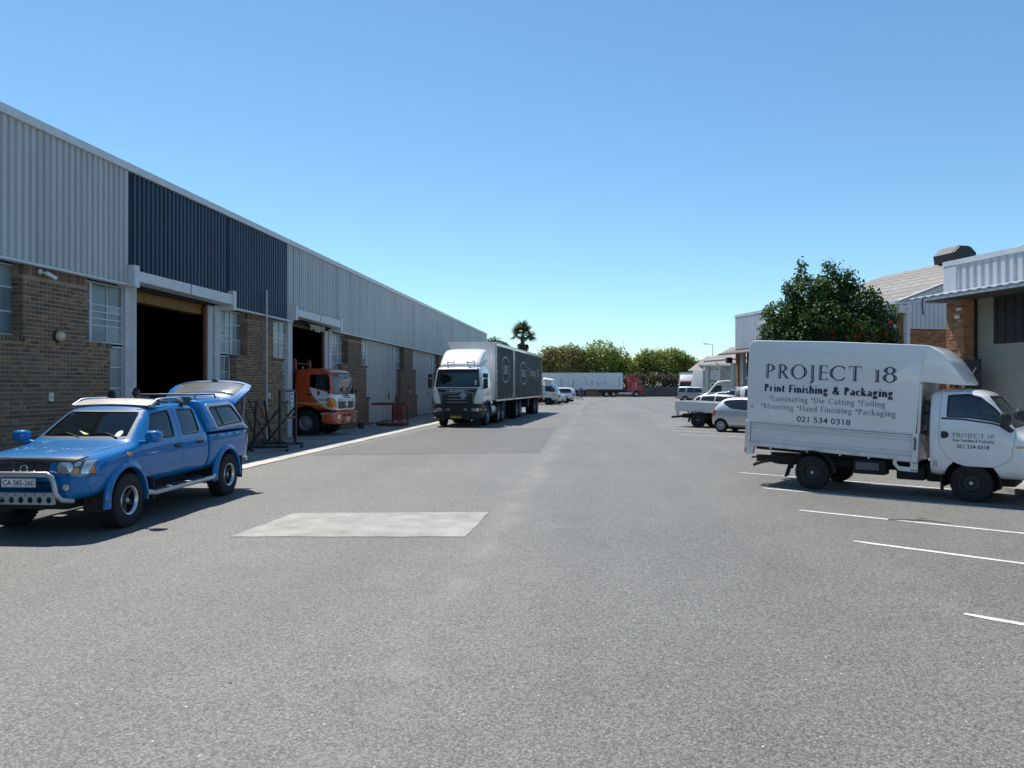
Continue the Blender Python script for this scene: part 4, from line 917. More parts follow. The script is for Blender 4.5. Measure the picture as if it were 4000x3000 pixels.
    for j in range(k2 + 1):
        v = j / k2
        for i in range(n + 1):
            u = -1 + 2 * i / n; half = .70 + .12 * v - .10 * max(0, v - .75) * 4 * .6
            droop = .10 * abs(u) ** 4 * (1 - .3 * v) + .03 * u * u
            top.append(Vector((hinge.x - .72 * v * (1 - .10 * abs(u) ** 6), u * half, hinge.z + .04 + .33 * v ** .9 - droop)))
    def skin(pts, off): return [p + Vector((.30, 0, -.95)) * off for p in pts]
    def slabm(i0, i1, j0, j1, o0, o1):
        W_ = n + 1; P0 = skin(top, o0); P1 = skin(top, o1); mb = MB(); idx = {}; vs = []
        for s_, PP in enumerate((P0, P1)):
            for j in range(j0, j1 + 1):
                for i in range(i0, i1 + 1): idx[(s_, i, j)] = len(vs); vs.append(PP[j * W_ + i])
        fs = []
        for j in range(j0, j1):
            for i in range(i0, i1):
                fs.append((idx[0, i, j], idx[0, i + 1, j], idx[0, i + 1, j + 1], idx[0, i, j + 1])); fs.append((idx[1, i, j], idx[1, i, j + 1], idx[1, i + 1, j + 1], idx[1, i + 1, j]))
        bd = [(i, j0) for i in range(i0, i1)] + [(i1, j) for j in range(j0, j1)] + [(i, j1) for i in range(i1, i0, -1)] + [(i0, j) for j in range(j1, j0, -1)]
        for a in range(len(bd)):
            p, q = bd[a], bd[(a + 1) % len(bd)]; fs.append((idx[0, p[0], p[1]], idx[1, p[0], p[1]], idx[1, q[0], q[1]], idx[0, q[0], q[1]]))
        return mb.add(vs, fs)
    hatch = slabm(0, n, 0, k2, 0, .03).build('canopy_hatch', P, root, 50, bevel=0)
    slabm(2, n - 2, 2, k2 - 1, -.008, -.002).build('hatch_window', M('hatch_glass', (.22, .21, .19), .12, var=.15, vs=4, coat=1), hatch, 60)
    MB().tube([top[(k2 - 1) * (n + 1) + 2 + i] + Vector((0, 0, .006)) for i in range(n - 3)], .010, 6).build('hatch_seal', m_plas, hatch, 60)
    t0 = top[k2 * (n + 1) + n // 2]
    MB().box(t0.x - .03, t0.x + .05, t0.y - .06, t0.y + .06, t0.z - .0, t0.z + .035).build('hatch_lock', m_chrome, hatch, 0, bevel=.006)
    MB().tube([top[6 * (n + 1) + n - 1] - Vector((0, .02, .03)), (-4.0, .77, 1.36)], .010, 8).build('gas_strut', m_satin, root)
    # roof rack: deflector sheet, rails; black rack on the canopy
    dm = M('aged_deflector', (.27, .245, .22), .5, metal=.2, var=.15, dirt=.2)
    vs = []
    for x, z in ((-.99, 1.652), (-1.03, 1.672), (-1.20, 1.728), (-1.30, 1.735)):
        for y in (-.60, -.3, 0, .3, .60): vs.append((x, y * (1.03 if x > -1.0 else 1), z + .025 * (1 - (y / .6) ** 2)))
    vs += [(x, y, z - .006) for x, y, z in vs]
    W5 = 5; fs = [(j * 5 + i, j * 5 + i + 1, j * 5 + i + 6, j * 5 + i + 5) for j in range(3) for i in range(4)] + [(20 + j * 5 + i, 20 + j * 5 + i + 5, 20 + j * 5 + i + 6, 20 + j * 5 + i + 1) for j in range(3) for i in range(4)]
    MB().add(vs, fs).build('wind_deflector', dm, root, 40, fix=False)
    for sg in (1, -1):
        MB().tube([(-1.0, .61 * sg, 1.645), (-1.2, .61 * sg, 1.725), (-1.28, .61 * sg, 1.74), (-1.84, .61 * sg, 1.745), (-1.92, .61 * sg, 1.73), (-1.98, .61 * sg, 1.66)], .028, 12).build('roof_rail', m_satin, root, 60)
        MB().box(-1.24, -1.16, .58 * sg, .64 * sg, 1.65, 1.74).build('rail_foot', m_plas, root, 0); MB().box(-2.03, -1.93, .58 * sg, .64 * sg, 1.63, 1.69).build('rail_foot', m_plas, root, 0)
        MB().tube([(-2.62, .5 * sg, 1.74), (-2.66, .5 * sg, 1.80), (-3.36, .5 * sg, 1.80), (-3.42, .5 * sg, 1.72)], .014, 8).build('canopy_rail', m_plas, root)
    for x in (-2.7, -3.3): MB().tube([(x, -.5, 1.80), (x, .5, 1.80)], .016, 8).build('canopy_crossbar', m_plas, root)
    text('rail_lettering', 'HARDBODY', .05, m_ink, root, (-1.33, .6395, 1.73), (-1, 0, 0), (0, 0, 1), .46, .001)
    for o in root.children_recursive:      # real noses are short: draw the front overhang in
        if o.type == 'MESH' and o.parent.name.split('.')[0] != 'wheel' and o.name.split('.')[0] != 'polished_rim_lip':
            for v in o.data.vertices:
                if v.co.x > .42: v.co.x = .42 + (v.co.x - .42) * .66
            o.data.update()
blue_pickup()
# ================================================================== TRUCKS
def drape(o, B, axis='y', sg=1, gap=.003):
    me = o.data
    for v in me.vertices:
        if axis == 'y': v.co.y = B.side_y(v.co.x, v.co.z, sg) + sg * gap
        else: v.co.x = B.front_x(v.co.y, v.co.z, sg) + sg * gap
    me.update(); return o
WHITE = paint('white_paint', (.80, .80, .785), 0, .35, .05)
WHITE2 = paint('cream_white_paint', (.74, .74, .72), 0, .4, .08)
def box_truck():
    root = thing('delivery_truck', 'small white delivery truck with lettered canopy over its load bed', 'truck', (6.667, 14.341, 0), R(-33.4))
    P = WHITE
    S = [st(1.03, .46, .72, .82, .66, .58), st(.99, .42, .82, .97, .78, .7), st(.88, .40, .96, 1.08, .835, .76), st(.72, .39, 1.06, 1.17, .85, .77), st(.63, .39, 1.11, 1.235, .85, .765, .02), st(.29, .39, 1.22, 1.75, .85, .70), st(.18, .39, 1.26, 1.835, .85, .69), st(-.1, .39, 1.30, 1.885, .85, .69), st(-.42, .39, 1.32, 1.885, .85, .69), st(-.60, .40, 1.32, 1.85, .845, .675), st(-.66, .43, 1.3, 1.80, .83, .66)]
    B = Body('cab', root, loft(S), P, (.05, (-.58, .6, -.78, .78, .55, 1.86)), 'cab_body')
    B.arch(0, .33, .42, .45, 1.2)
    win = rpoly([(-.36, 1.42), (-.355, 1.795), (-.05, 1.815), (.13, 1.765), (.34, 1.58), (.56, 1.295), (.3, 1.365), (.0, 1.41)], .03)
    door = rpoly([(-.45, 1.86), (-.47, 1.4), (-.47, .96), (-.40, .82), (-.26, .66), (-.1, .6), (.35, .6), (.58, .75), (.64, 1.22), (.36, 1.62), (.16, 1.82), (-.05, 1.86)], .05)
    for sg in (1, -1):
        d = B.door(door, .15 * sg, 1.3 * sg, [win], None, g_clear)
        B.patch('quarter_panel', rpoly([(-.435, 1.43), (-.435, 1.80), (-.375, 1.80), (-.375, 1.43)], .01), 'y', .3 * sg, 1.2 * sg, P, .004, .002, d)
        hp = ellipse(-.395, 1.12, .075, .062, 20)
        B.patch('door_handle', [p for p in hp if p[0] > -.455], 'y', .3 * sg, 1.2 * sg, m_plas, .004, .002, d)
        B.patch('waist_stripe', [(-.44, 1.385), (-.44, 1.415), (-.1, 1.40), (.3, 1.345), (.56, 1.275), (.56, 1.25), (.3, 1.318), (-.1, 1.372)], 'y', .3 * sg, 1.2 * sg, M('navy_trim', (.02, .035, .09), .4), .003, .002, d)
        B.patch('side_indicator', ellipse(.69, .955, .06, .022, 16), 'y', .3 * sg, 1.2 * sg, m_amber, .012, .0)
        for x in (-.56, -.525): B.patch('side_vent', [(x, .57), (x + .012, .57), (x + .012, .68), (x, .68)], 'y', .3 * sg, 1.2 * sg, m_ink, .001, .006)
        B.cutm(boolean(B.shell(.02, -.01), MB().prism([(-.62, .735), (-.34, .72), (-.34, .727), (-.62, .742)], 'y', .3 * sg, 1.2 * sg).mesh(), 'INTERSECT'))
        B.patch('mirror_base', rpoly([(.42, 1.28), (.55, 1.29), (.62, 1.22), (.56, 1.18)], .02), 'y', .3 * sg, 1.2 * sg, m_plas, .012, .0)
        mm = loft([(.44, [(0, -.12), (.08, -.12), (.1, 0), (.08, .12), (0, .125)]), (.47, [(0, -.135), (.09, -.135), (.11, 0), (.09, .135), (0, .14)]), (.55, [(0, -.12), (.08, -.12), (.1, 0), (.08, .115), (0, .12)]), (.59, [(0, -.07), (.05, -.07), (.06, 0), (.05, .07), (0, .075)])], 2)
        mm.transform(Matrix.Translation((0, .98 * sg, 1.40))); mk('wing_mirror', mm, m_plas, root, 50)
        MB().tube([(.5, .82 * sg, 1.28), (.5, .94 * sg, 1.32)], .025, 8).build('mirror_arm', m_plas, root)
        hl = B.patch('headlight', [(sg * y, z) for y, z in rpoly([(.45, .70), (.45, .86), (.78, .92), (.84, .74)], .04)], 'x', .6, 1.3, m_lamp, .006, .01)
        wheel(root, 0, .715 * sg, .315, .19, .56, 'steel', M('black_steel_wheel', (.025, .025, .027), .6)); wheel(root, -2.61, .755 * sg, .315, .19, .56, 'steel', MATS['black_steel_wheel'])
        MB().box(-.45, -.435, (.62 if sg > 0 else -.84), (.84 if sg > 0 else -.62), .16, .42).build('mud_flap', m_plas, root, 0)
    B.pane('windscreen', rpoly([(-.7, 1.27), (.7, 1.27), (.6, 1.78), (-.6, 1.78)], .06), 'x', .1, .9, g_clear, rub=.025)
    B.pane('rear_window', rpoly([(-.5, 1.35), (.5, 1.35), (.5, 1.72), (-.5, 1.72)], .05), 'x', -.9, -.55, g_clear)
    B.patch('grille', rpoly([(-.4, .72), (.4, .72), (.4, .84), (-.4, .84)], .03), 'x', .7, 1.3, m_plas, .004, .006)
    B.cutm(boolean(B.shell(.02, -.01), MB().prism([(-1, .455), (2, .455), (2, .462), (-1, .462)], 'y', -1, 1).mesh(), 'INTERSECT')) if False else None
    B.done()
    for (txt, z, ln, cap, mt, T) in (('PROJECT 18', 1.085, .60, .075, m_faded, .13), ('Print Finishing & Packaging', 1.015, .60, .042, M('ink_grey', (.1, .12, .16), .6, var=.2), .24)):
        drape(serif('door_lettering', txt, ln, cap, mt, root, (-.26, -.9, z - .0), (1, 0, -.01), (0, 0, 1), T, .05), B, 'y', -1)
    drape(text('door_lettering', '021 534 0318', .085, M('ink_tel', (.05, .055, .07), .6), root, (-.20, -.9, .905), (1, 0, -.01), (0, 0, 1), .47, .001), B, 'y', -1)
    MB().box(.2, .45, -.7, .7, 1.0, 1.25).build('dashboard', m_dash, root, 0, bevel=.02)
    for y in (-.4, .4): seat(root, -.28, y, .92, .48, .55)
    steering(root, .08, -.4, 1.16, .2, -40)
    # chassis
    for y in (-.38, .38): MB().box(-3.85, .7, y - .04, y + .04, .42, .56).build('chassis_rail', m_chas, root, 0)
    for x in (0, -2.61): MB().tube([(x, -.7, .315), (x, .7, .315)], .05, 10).build('axle', m_chas, root)
    MB().box(-1.9, -1.35, -.72, -.42, .34, .60).build('fuel_tank', m_chas, root, 0, bevel=.03); MB().box(-1.85, -1.45, -.76, -.72, .42, .56).build('battery_box', M('grey_box', (.12, .13, .14), .7, var=.2, dirt=.3), root, 0, bevel=.01)
    MB().box(-1.2, -.75, -.6, .6, .28, .5).build('gearbox', m_chas, root, 0, bevel=.03); MB().box(-.75, .6, -.45, .45, .26, .46).build('engine_sump', m_chas, root, 0, bevel=.04)
    MB().tube([(-1.6, .3, .33), (-2.9, .3, .42), (-3.3, .1, .46), (-3.55, -.35, .46), (-3.72, -.52, .42), (-3.86, -.58, .36)], .032, 10).build('exhaust_pipe', M('rusty_exhaust', (.12, .07, .05), .8, var=.4), root, 60)
    MB().tube([(-3.4, -.2, .55), (-3.75, -.4, .53), (-3.95, -.42, .5)], .02, 8).build('tow_bracket', m_chas, root, 60)
    sp = wheel(root, -3.35, .0, .31, .18, .56, 'steel', MATS['black_steel_wheel']); sp.rotation_euler = (R(90), 0, 0); sp.location = (-3.35, .05, .46)
    archring(root, 'rear_mudguard', -2.61, .33, .39, .41, -.74, .12, m_plas, 0, 175); archring(root, 'rear_mudguard', -2.61, .33, .39, .41, .74, .12, m_plas, 0, 175)
    MB().bar((-3.02, -.75, .52), (-3.12, -.75, .2), .22, .012, (1, 0, 0)).build('mud_flap', m_plas, root, 0)
    # ---- load body, raked nose-down
    lb = part('load_body', root, (-.8, 0, .69), (0, R(2.6), 0))
    MB().box(-3.12, .0, -.8, .8, -.06, .0).build('load_floor', P, lb, 0)
    for y in (-.5, .5): MB().box(-3.0, -.1, y - .05, y + .05, -.14, -.06).build('floor_bearer', m_chas, lb, 0)
    m_gal = paint('bed_white', (.73, .73, .715), 0, .42, .1)
    for sg in (1, -1):
        y0, y1 = (.775, .812) if sg > 0 else (-.812, -.775)
        pn = MB().box(-3.02, -.10, min(y0, y1), max(y0, y1), .02, .40).build('drop_side', m_gal, lb, 0, bevel=.008)
        for z in (.05, .10, .30, .355): MB().tube([(-3.0, .811 * sg, z), (-.12, .811 * sg, z)], .012, 6).build('drop_side_rib', m_gal, pn, 60)
        for x in (-2.9, -2.3, -1.7, -1.05, -.4): MB().tube([(x - .07, .84 * sg, .005), (x - .06, .855 * sg, -.03), (x + .06, .855 * sg, -.03), (x + .07, .84 * sg, .005)], .008, 6).build('lashing_ring', m_gal, pn, 60)
        for x in (-2.6, -1.9, -1.3, -.8): MB().box(x - .012, x + .012, .80 * sg, .838 * sg, -.09, 0) .build('hinge', m_gal, pn, 0)
        MB().box(-3.12, -.0, .74 * sg, .825 * sg, -.05, .018).build('side_rail', m_gal, lb, 0)
        MB().box(-.10, .0, .76 * sg, .845 * sg, -.08, .44).build('front_post', m_gal, lb, 0, bevel=.01); MB().box(-3.13, -3.03, .76 * sg, .845 * sg, -.08, .44).build('rear_post', m_gal, lb, 0, bevel=.01)
        MB().tube([(-.06, .852 * sg, .36), (-.045, .86 * sg, .30), (-.05, .855 * sg, .14)], .013, 8).build('latch', m_plas, lb)
        sk = MB().prism(rpoly([(-.40, -.06), (0, -.06), (0, -.25), (-.30, -.25), (-.40, -.14)], .02), 'y', .78 * sg, .80 * sg).mesh(); sk = boolean(sk, MB().prism(rpoly([(-.34, -.08), (-.12, -.08), (-.12, -.17), (-.30, -.17), (-.34, -.13)], .02), 'y', .7, -.7 if False else .9).mesh()) if sg > 0 else boolean(sk, MB().prism(rpoly([(-.34, -.08), (-.12, -.08), (-.12, -.17), (-.30, -.17), (-.34, -.13)], .02), 'y', -.9, -.7).mesh())
        mk('side_skirt', sk, m_gal, lb, 20)
        for x, z in ((-.06, -.09), (-.02, -.09), (-.06, -.22), (-.02, -.22), (-.09, -.22)): MB().cyl((x, .80 * sg, z), (x, .805 * sg, z), .012, 8).build('skirt_bolt', m_ink, lb)
        MB().prism([(-3.10, -.06), (-2.95, -.06), (-2.98, -.22), (-3.12, -.24)], 'y', .70 * sg, .80 * sg).build('tail_bracket', m_gal, lb, 0)
        MB().box(-3.15, -3.13, .5 * sg, .78 * sg, -.2, -.1).build('tail_light', m_red, lb, 0)
    MB().box(-3.14, -3.10, -.80, .80, .0, .40).build('tailgate', m_gal, lb, 0, bevel=.008); MB().box(-.06, -.0, -.8, .8, .0, .42).build('headboard', m_gal, lb, 0)
    MB().tube([(-.02, -.79, .44), (-.02, -.79, 1.30)], .03, 8).build('canopy_post', m_gal, lb)
    prof = [(-.05, .415), (-3.10, .415), (-3.13, 1.2), (-3.12, 1.96, .08), (-3.02, 2.03), (-1.5, 2.02), (.12, 1.97), (.38, 1.86), (.58, 1.70), (.75, 1.50), (.86, 1.345), (.86, 1.305), (.80, 1.30), (-.03, 1.335)]
    pr = rpoly(prof, .06, 3)
    cm = MB().prism(pr, 'y', -.83, .83).mesh('canopy')
    bq = bmesh.new(); bq.from_mesh(cm)
    for yy in (-.6, -.3, 0, .3, .6): bmesh.ops.bisect_plane(bq, geom=bq.verts[:] + bq.edges[:] + bq.faces[:], plane_co=(0, yy, 0), plane_no=(0, 1, 0))
    for xx in (.0, .15, .3, .45, .6, .75): bmesh.ops.bisect_plane(bq, geom=bq.verts[:] + bq.edges[:] + bq.faces[:], plane_co=(xx, 0, 0), plane_no=(1, 0, 0))
    bmesh.ops.bevel(bq, geom=[e for e in bq.edges if len(e.link_faces) == 2 and e.calc_face_angle(0) > .9], offset=.085, segments=3, affect='EDGES', profile=.5, clamp_overlap=True)
    for v in bq.verts:
        if v.co.x > 0:
            t = v.co.x / .86; v.co.y *= 1 - .30 * t ** 2.2; v.co.x -= .16 * t * (v.co.y / .83) ** 2 + .15 * t
    bq.to_mesh(cm); bq.free(); cp = mk('canopy', cm, P, lb, 40)
    MB().box(-3.11, -.06, -.846, -.82, .41, .434).build('canopy_bottom_rail', P, lb, 0, bevel=.005); MB().box(-3.11, -.06, .82, .846, .41, .434).build('canopy_bottom_rail', P, lb, 0, bevel=.005)
    MB().tube([(-3.05, -.831, 1.80), (-2.6, -.831, 1.83), (-.4, -.831, 1.80)], .006, 6).build('canopy_crease', P, cp)
    MB().tube([(-.05, -.80, 1.33), (-.05, -.80, .42)], .02, 8).build('canopy_strap', m_plas, lb)
    for x, y in ((-.12, .5), (.15, -.3)): MB().tube([(x + .35, y, 1.25), (x + .35, y, 1.31)], .03, 8).build('roof_marker_light', m_red, lb)
    Y = -.8312
    serif('canopy_lettering', 'PROJECT 18', 2.37, .27, m_navy, lb, (-2.76, Y, 1.30), (1, 0, 0), (0, 0, 1), .15, .04, True, .12)
    serif('canopy_lettering', 'Print Finishing & Packaging', 2.33, .145, m_navy, lb, (-2.77, Y, 1.035), (1, 0, 0), (0, 0, 1), .24, .075)
    serif('canopy_lettering', '.Laminating .Die Cutting .Foiling', 2.10, .105, m_faded, lb, (-2.66, Y, .855), (1, 0, 0), (0, 0, 1), .12, .05, False, .1)
    serif('canopy_lettering', '.Mounting .Hand Finishing .Packaging', 2.45, .105, m_faded, lb, (-2.83, Y, .695), (1, 0, 0), (0, 0, 1), .12, .05, False, .1)
    text('canopy_lettering', '021 534 0318', .15, m_navy, lb, (-2.12, Y, .485), (1, 0, 0), (0, 0, 1), .98, .001)
    MB().prism(ellipse(-3.01, .72, .035, .03, 14), 'y', -.834, -.830).build('round_sticker', M('sticker', (.5, .45, .42), .6, var=.5, vs=60), cp, 0)
box_truck()
# ------------------------------------------------------------------ orange cab-over lorry in the doorway
def orange_truck():
    O = paint('orange_paint', (.72, .10, .026), 0, .38, .06); Wt = WHITE
    root = thing('lorry', 'orange and white cab over lorry nosing out of a dark warehouse doorway', 'lorry', (-11.22, 30.12, 0), R(-6.0))
    S = [st(1.18, 1.0, 1.42, 1.50, .86, .80), st(1.165, .97, 1.46, 1.56, .98, .90), st(1.13, .96, 1.5, 1.62, 1.06, .97), st(1.0, .95, 1.55, 2.36, 1.095, .97), st(.95, .95, 1.58, 2.50, 1.10, .97), st(.84, .95, 1.6, 2.60, 1.10, .97), st(.5, .95, 1.6, 2.645, 1.10, .98), st(-.2, .95, 1.6, 2.645, 1.10, .98), st(-.5, .95, 1.6, 2.60, 1.095, .97), st(-.57, .97, 1.6, 2.54, 1.08, .95)]
    B = Body('cab', root, loft(S), O, (.06, (-.5, 1.12, -1.03, 1.03, 1.15, 2.6)), 'cab_body')
    B.arch(0, .52, .66, .6, 1.4)
    win = rpoly([(.12, 1.93), (.12, 2.40), (.82, 2.42), (.93, 2.3), (1.02, 1.72)], .06)
    door = rpoly([(.05, 2.5), (.05, 1.75), (.2, 1.35), (.45, 1.05), (1.02, 1.02), (1.08, 1.6), (.98, 2.34), (.86, 2.5)], .05)
    for sg in (1, -1):
        d = B.door(door, .3 * sg, 1.6 * sg, [win], (.14, 1.62, m_plas), g_dark)
        sw = [(.14, 1.90), (1.07, 1.66), (1.07, 1.06), (.98, 1.03), (.85, 1.06), (.62, 1.22), (.42, 1.42), (.26, 1.62), (.16, 1.8)]
        B.patch('white_swoosh', sw, 'y', .4 * sg, 1.6 * sg, Wt, .003, .003, d)
        B.patch('reflective_band', [(-.56, 1.28), (1.05, 1.18), (1.05, 1.24), (-.56, 1.34)], 'y', .4 * sg, 1.6 * sg, M('reflective_yellow', (.62, .47, .06), .35), .005, .003)
        B.patch('corner_indicator', rpoly([(sg * .80, 1.10), (sg * 1.1, 1.12), (sg * 1.1, 1.5), (sg * .98, 1.45), (sg * .88, 1.3)], .03), 'x', .88, 1.5, m_amber, .008, .006)
        MB().box(.62, 1.2, (1.0 if sg > 0 else -1.12), (1.12 if sg > 0 else -1.0), .84, .90).build('side_reflector_strip', m_satin, root, 0, bevel=.008)
        MB().box(.8, .98, (1.12 if sg > 0 else -1.126), (1.126 if sg > 0 else -1.12), .85, .89).build('side_reflector', m_amber, root, 0)
        wheel(root, 0, .98 * sg, .5, .28, .56, 'truck', M('grey_truck_rim', (.3, .31, .32), .5, .3))
        mb = MB().tube([(.62, 1.1 * sg, 2.48), (1.05, 1.34 * sg, 2.44), (1.05, 1.36 * sg, 2.3)], .012, 6); mb.build('mirror_arm', m_plas, root)
        MB().box(1.03, 1.10, 1.28 * sg - .07, 1.28 * sg + .07, 1.64, 1.80).build('wing_mirror', m_plas, root, 30, bevel=.03)
        MB().cyl((.66, 1.09 * sg, 2.53), (.72, 1.10 * sg, 2.52), .025, 8).build('roof_marker', m_red, root)
        wheel(root, -4.4, .95 * sg, .5, .28, .56, 'truckin', MATS['grey_truck_rim'], .3)
    B.pane('windscreen', rpoly([(-.97, 1.63), (.97, 1.63), (.86, 2.48), (-.86, 2.48)], .08), 'x', .6, 1.5, g_car, rub=.03)
    fp = B.patch('front_panel', rpoly([(-.88, 1.0), (.88, 1.0), (.90, 1.60), (-.90, 1.60)], .04), 'x', .9, 1.5, Wt, .004, .006)
    B.patch('front_corner_panel', [(-1.12, .98), (-.9, .98), (-.9, 1.6), (-1.12, 1.62)], 'x', .98, 1.5, Wt, .002, .006); B.patch('front_corner_panel', [(1.12, .98), (.9, .98), (.9, 1.6), (1.12, 1.62)], 'x', .98, 1.5, Wt, .002, .006)
    gr = B.patch('grille', rpoly([(-.68, 1.06), (.68, 1.06), (.74, 1.34), (-.74, 1.34)], .05), 'x', .9, 1.5, M('grille_grey', (.13, .135, .14), .4), .02, .004)
    for k in range(3): B.patch('grille_slot', rpoly([(-.64, 1.10 + k * .085), (.64, 1.10 + k * .085), (.65, 1.145 + k * .085), (-.65, 1.145 + k * .085)], .02), 'x', .9, 1.5, m_ink, .024, 0, gr)
    fx = B.front_x(0, 1.22) + .035
    em = MB().tube([(fx, .085 * math.cos(a), 1.23 + .12 * math.sin(a)) for a in [2 * math.pi * k / 28 for k in range(28)]], .016, 8, True)
    for s_ in (-1, 1): em.tube([(fx, .05 * s_, 1.13), (fx, .02 * s_, 1.23), (fx, .05 * s_, 1.33)], .012, 6)
    em.box(fx - .008, fx + .01, -.06, .06, 1.22, 1.24); em.build('badge', m_chrome, root)
    text('front_lettering', 'HINO', .09, M('ink_silver', (.35, .35, .36), .4, .4), root, (B.front_x(-.5, 1.4) + .02, -.72, 1.375), (0, 1, 0), (0, 0, 1), .3, .002)
    text('front_lettering', '500', .07, MATS['ink_silver'], root, (B.front_x(.6, 1.4) + .02, .60, 1.38), (0, 1, 0), (0, 0, 1), .15, .002)
    text('front_lettering', 'GLASS', .05, M('ink_red', (.5, .04, .03), .5), root, (B.front_x(0, 1.5) + .012, .0, 1.475), (0, 1, 0), (0, 0, 1), .16, .001); text('front_lettering', 'PARTNERS', .05, m_ink, root, (B.front_x(0, 1.5) + .012, .17, 1.475), (0, 1, 0), (0, 0, 1), .26, .001)
    fl = MB().prism([(-.08, 1.46), (-.045, 1.50), (-.05, 1.56), (-.08, 1.60), (-.11, 1.56), (-.115, 1.50)], 'x', B.front_x(0, 1.5) + .008, B.front_x(0, 1.5) + .012).build('flame_logo', MATS['ink_red'], root, 0)
    drape(text('windscreen_lettering', 'GLASS', .12, MATS['ink_red'], root, (1.3, -.72, 2.33), (0, 1, 0), (0, 0, 1), .5, .003), B, 'x'); drape(text('windscreen_lettering', 'PARTNERS', .12, M('ink_white', (.75, .78, .8), .5), root, (1.3, -.18, 2.33), (0, 1, 0), (0, 0, 1), .86, .003), B, 'x')
    drape(text('door_lettering', 'GLASS', .085, M('ink_pink', (.62, .2, .15), .5), root, (.02, -1.2, 1.375), (1, 0, 0), (0, 0, 1), .46, .003), B, 'y', -1, .007); drape(text('door_lettering', 'PARTNERS', .085, m_ink, root, (.52, -1.2, 1.375), (1, 0, 0), (0, 0, 1), .54, .003), B, 'y', -1, .008)
    drape(text('door_lettering', 'Heavy', .07, m_ink, root, (.0, -1.2, 1.60), (1, 0, 0), (0, 0, 1), .26, .004), B, 'y', -1, .007)
    drape(MB().prism([(.52, 1.58), (.58, 1.62), (.58, 1.72), (.52, 1.80), (.46, 1.72), (.46, 1.62)], 'y', -1.2, -1.2001).build('flame_logo', MATS['ink_red'], root, 0), B, 'y', -1, .007)
    drape(MB().prism([(.535, 1.61), (.565, 1.64), (.56, 1.68), (.49, 1.68), (.48, 1.64)], 'y', -1.2, -1.2001).build('flame_logo_core', m_ink, root, 0), B, 'y', -1, .009)
    B.done()
    for y0, y1 in ((.15, -.35), (.7, .25)): MB().tube([(1.17, y0, 1.60), (1.15, (y0 + y1) / 2, 1.75), (1.14, y1, 1.72)], .014, 6).build('wiper', m_plas, root)
    MB().tube([(1.16, -.3, 1.56), (1.2, -.25, 1.57), (1.2, .25, 1.57), (1.16, .3, 1.56)], .02, 8).build('grab_handle', m_plas, root)
    MB().box(.7, 1.05, -1.0, 1.0, 1.3, 1.62).build('dashboard', m_dash, root, 0, bevel=.03)
    sv = MB().prism([(.45, 1.66), (.85, 1.66), (.8, 2.15), (.7, 2.2)], 'x', 1.0, 1.02).build('glass_reflection', M('reflection_sheet', (.6, .62, .45), .3, .3, var=.5, vs=7), root, 0)  # pale sheet behind the glass, imitates stripes reflected in the windscreen
    for y in (-.6, .5): seat(root, .3, y, 1.45, .5, .6, M('grey_seat', (.2, .2, .2), .9))
    steering(root, .72, -.55, 1.75, .22, -40)
    # bumper and steps
    S = [(x, [(0, z0), (w * .7, z0), (w * .97, z0 + .03), (w, .65), (w, .86), (w * .98, .93), (w * .8, .95), (0, .95)]) for x, z0, w in ((1.24, .50, .80), (1.22, .45, .98), (1.14, .43, 1.09), (.9, .43, 1.12), (.66, .45, 1.12), (.62, .5, 1.1))]
    Bp = Body('bumper', root, loft(S), O, None, 'bumper'); Bp.arch(0, .52, .66, .6, 1.4)
    for sg in (1, -1):
        hl = Bp.patch('headlight', [(sg * y, z) for y, z in rpoly([(.52, .67), (.52, .83), (.72, .86), (.88, .80), (.88, .67)], .05)], 'x', .8, 1.5, m_lamp, .008, .004)
        Bp.patch('lamp_bezel', [(sg * y, z) for y, z in rpoly([(.5, .65), (.5, .85), (.72, .88), (.90, .82), (.90, .65)], .06)], 'x', .8, 1.5, m_plas, .004, .006, hl)
        Bp.patch('bumper_vent', [(sg * y, z) for y, z in rpoly([(.06, .74), (.06, .84), (.42, .84), (.38, .74)], .02)], 'x', .8, 1.5, m_ink, .003, .01)
        Bp.patch('fog_recess', [(sg * y, z) for y, z in rpoly([(.30, .50), (.30, .59), (.58, .59), (.55, .50)], .02)], 'x', .8, 1.5, m_ink, .003, .01)
    Bp.done()
    numplate(root, (1.262, .05, .64), (0, 1, 0), (0, 0, 1), .40, .15, '138-0', m_plate)
    drape(text('bumper_lettering', '021 934 0801', .07, m_ink, root, (.66, -1.2, .99), (1, 0, 0), (0, 0, 1), .44, .003), B, 'y', -1, .005)
    # chassis, flat deck and glass rack behind
    for y in (-.42, .42): MB().box(-6, .7, y - .05, y + .05, .62, .86).build('chassis_rail', m_chas, root, 0)
    for x in (0, -4.4): MB().tube([(x, -.9, .5), (x, .9, .5)], .07, 10).build('axle', m_chas, root)
    MB().box(-6.4, -.8, -1.1, 1.1, .98, 1.1).build('flat_deck', m_chas, root, 0)
    mr_ = M('rust_orange_steel', (.33, .11, .07), .7, var=.25)
    for y in (-.42, .82):
        MB().prism([(-.95, 1.1), (-.72, 1.1), (-.78, 3.0), (-.84, 3.06), (-.90, 3.0)], 'y', y - .05, y + .05).build('glass_rack_post', mr_, root, 0)
        MB().box(-6.2, -.95, y - .04, y + .04, 1.1, 1.2).build('glass_rack_base', mr_, root, 0)
    MB().tube([(-.82, -.42, 2.86), (-.82, .82, 2.86)], .02, 8).build('glass_rack_rail', mr_, root); MB().box(-.9, -.72, -.42, .82, 1.6, 1.7).build('glass_rack_crossbar', mr_, root, 0)
    for y in (.1, .2): MB().cyl((-.78, y, 2.2), (-.78, y, 2.75), .02, 8).build('air_stack', m_steel, root)
orange_truck()
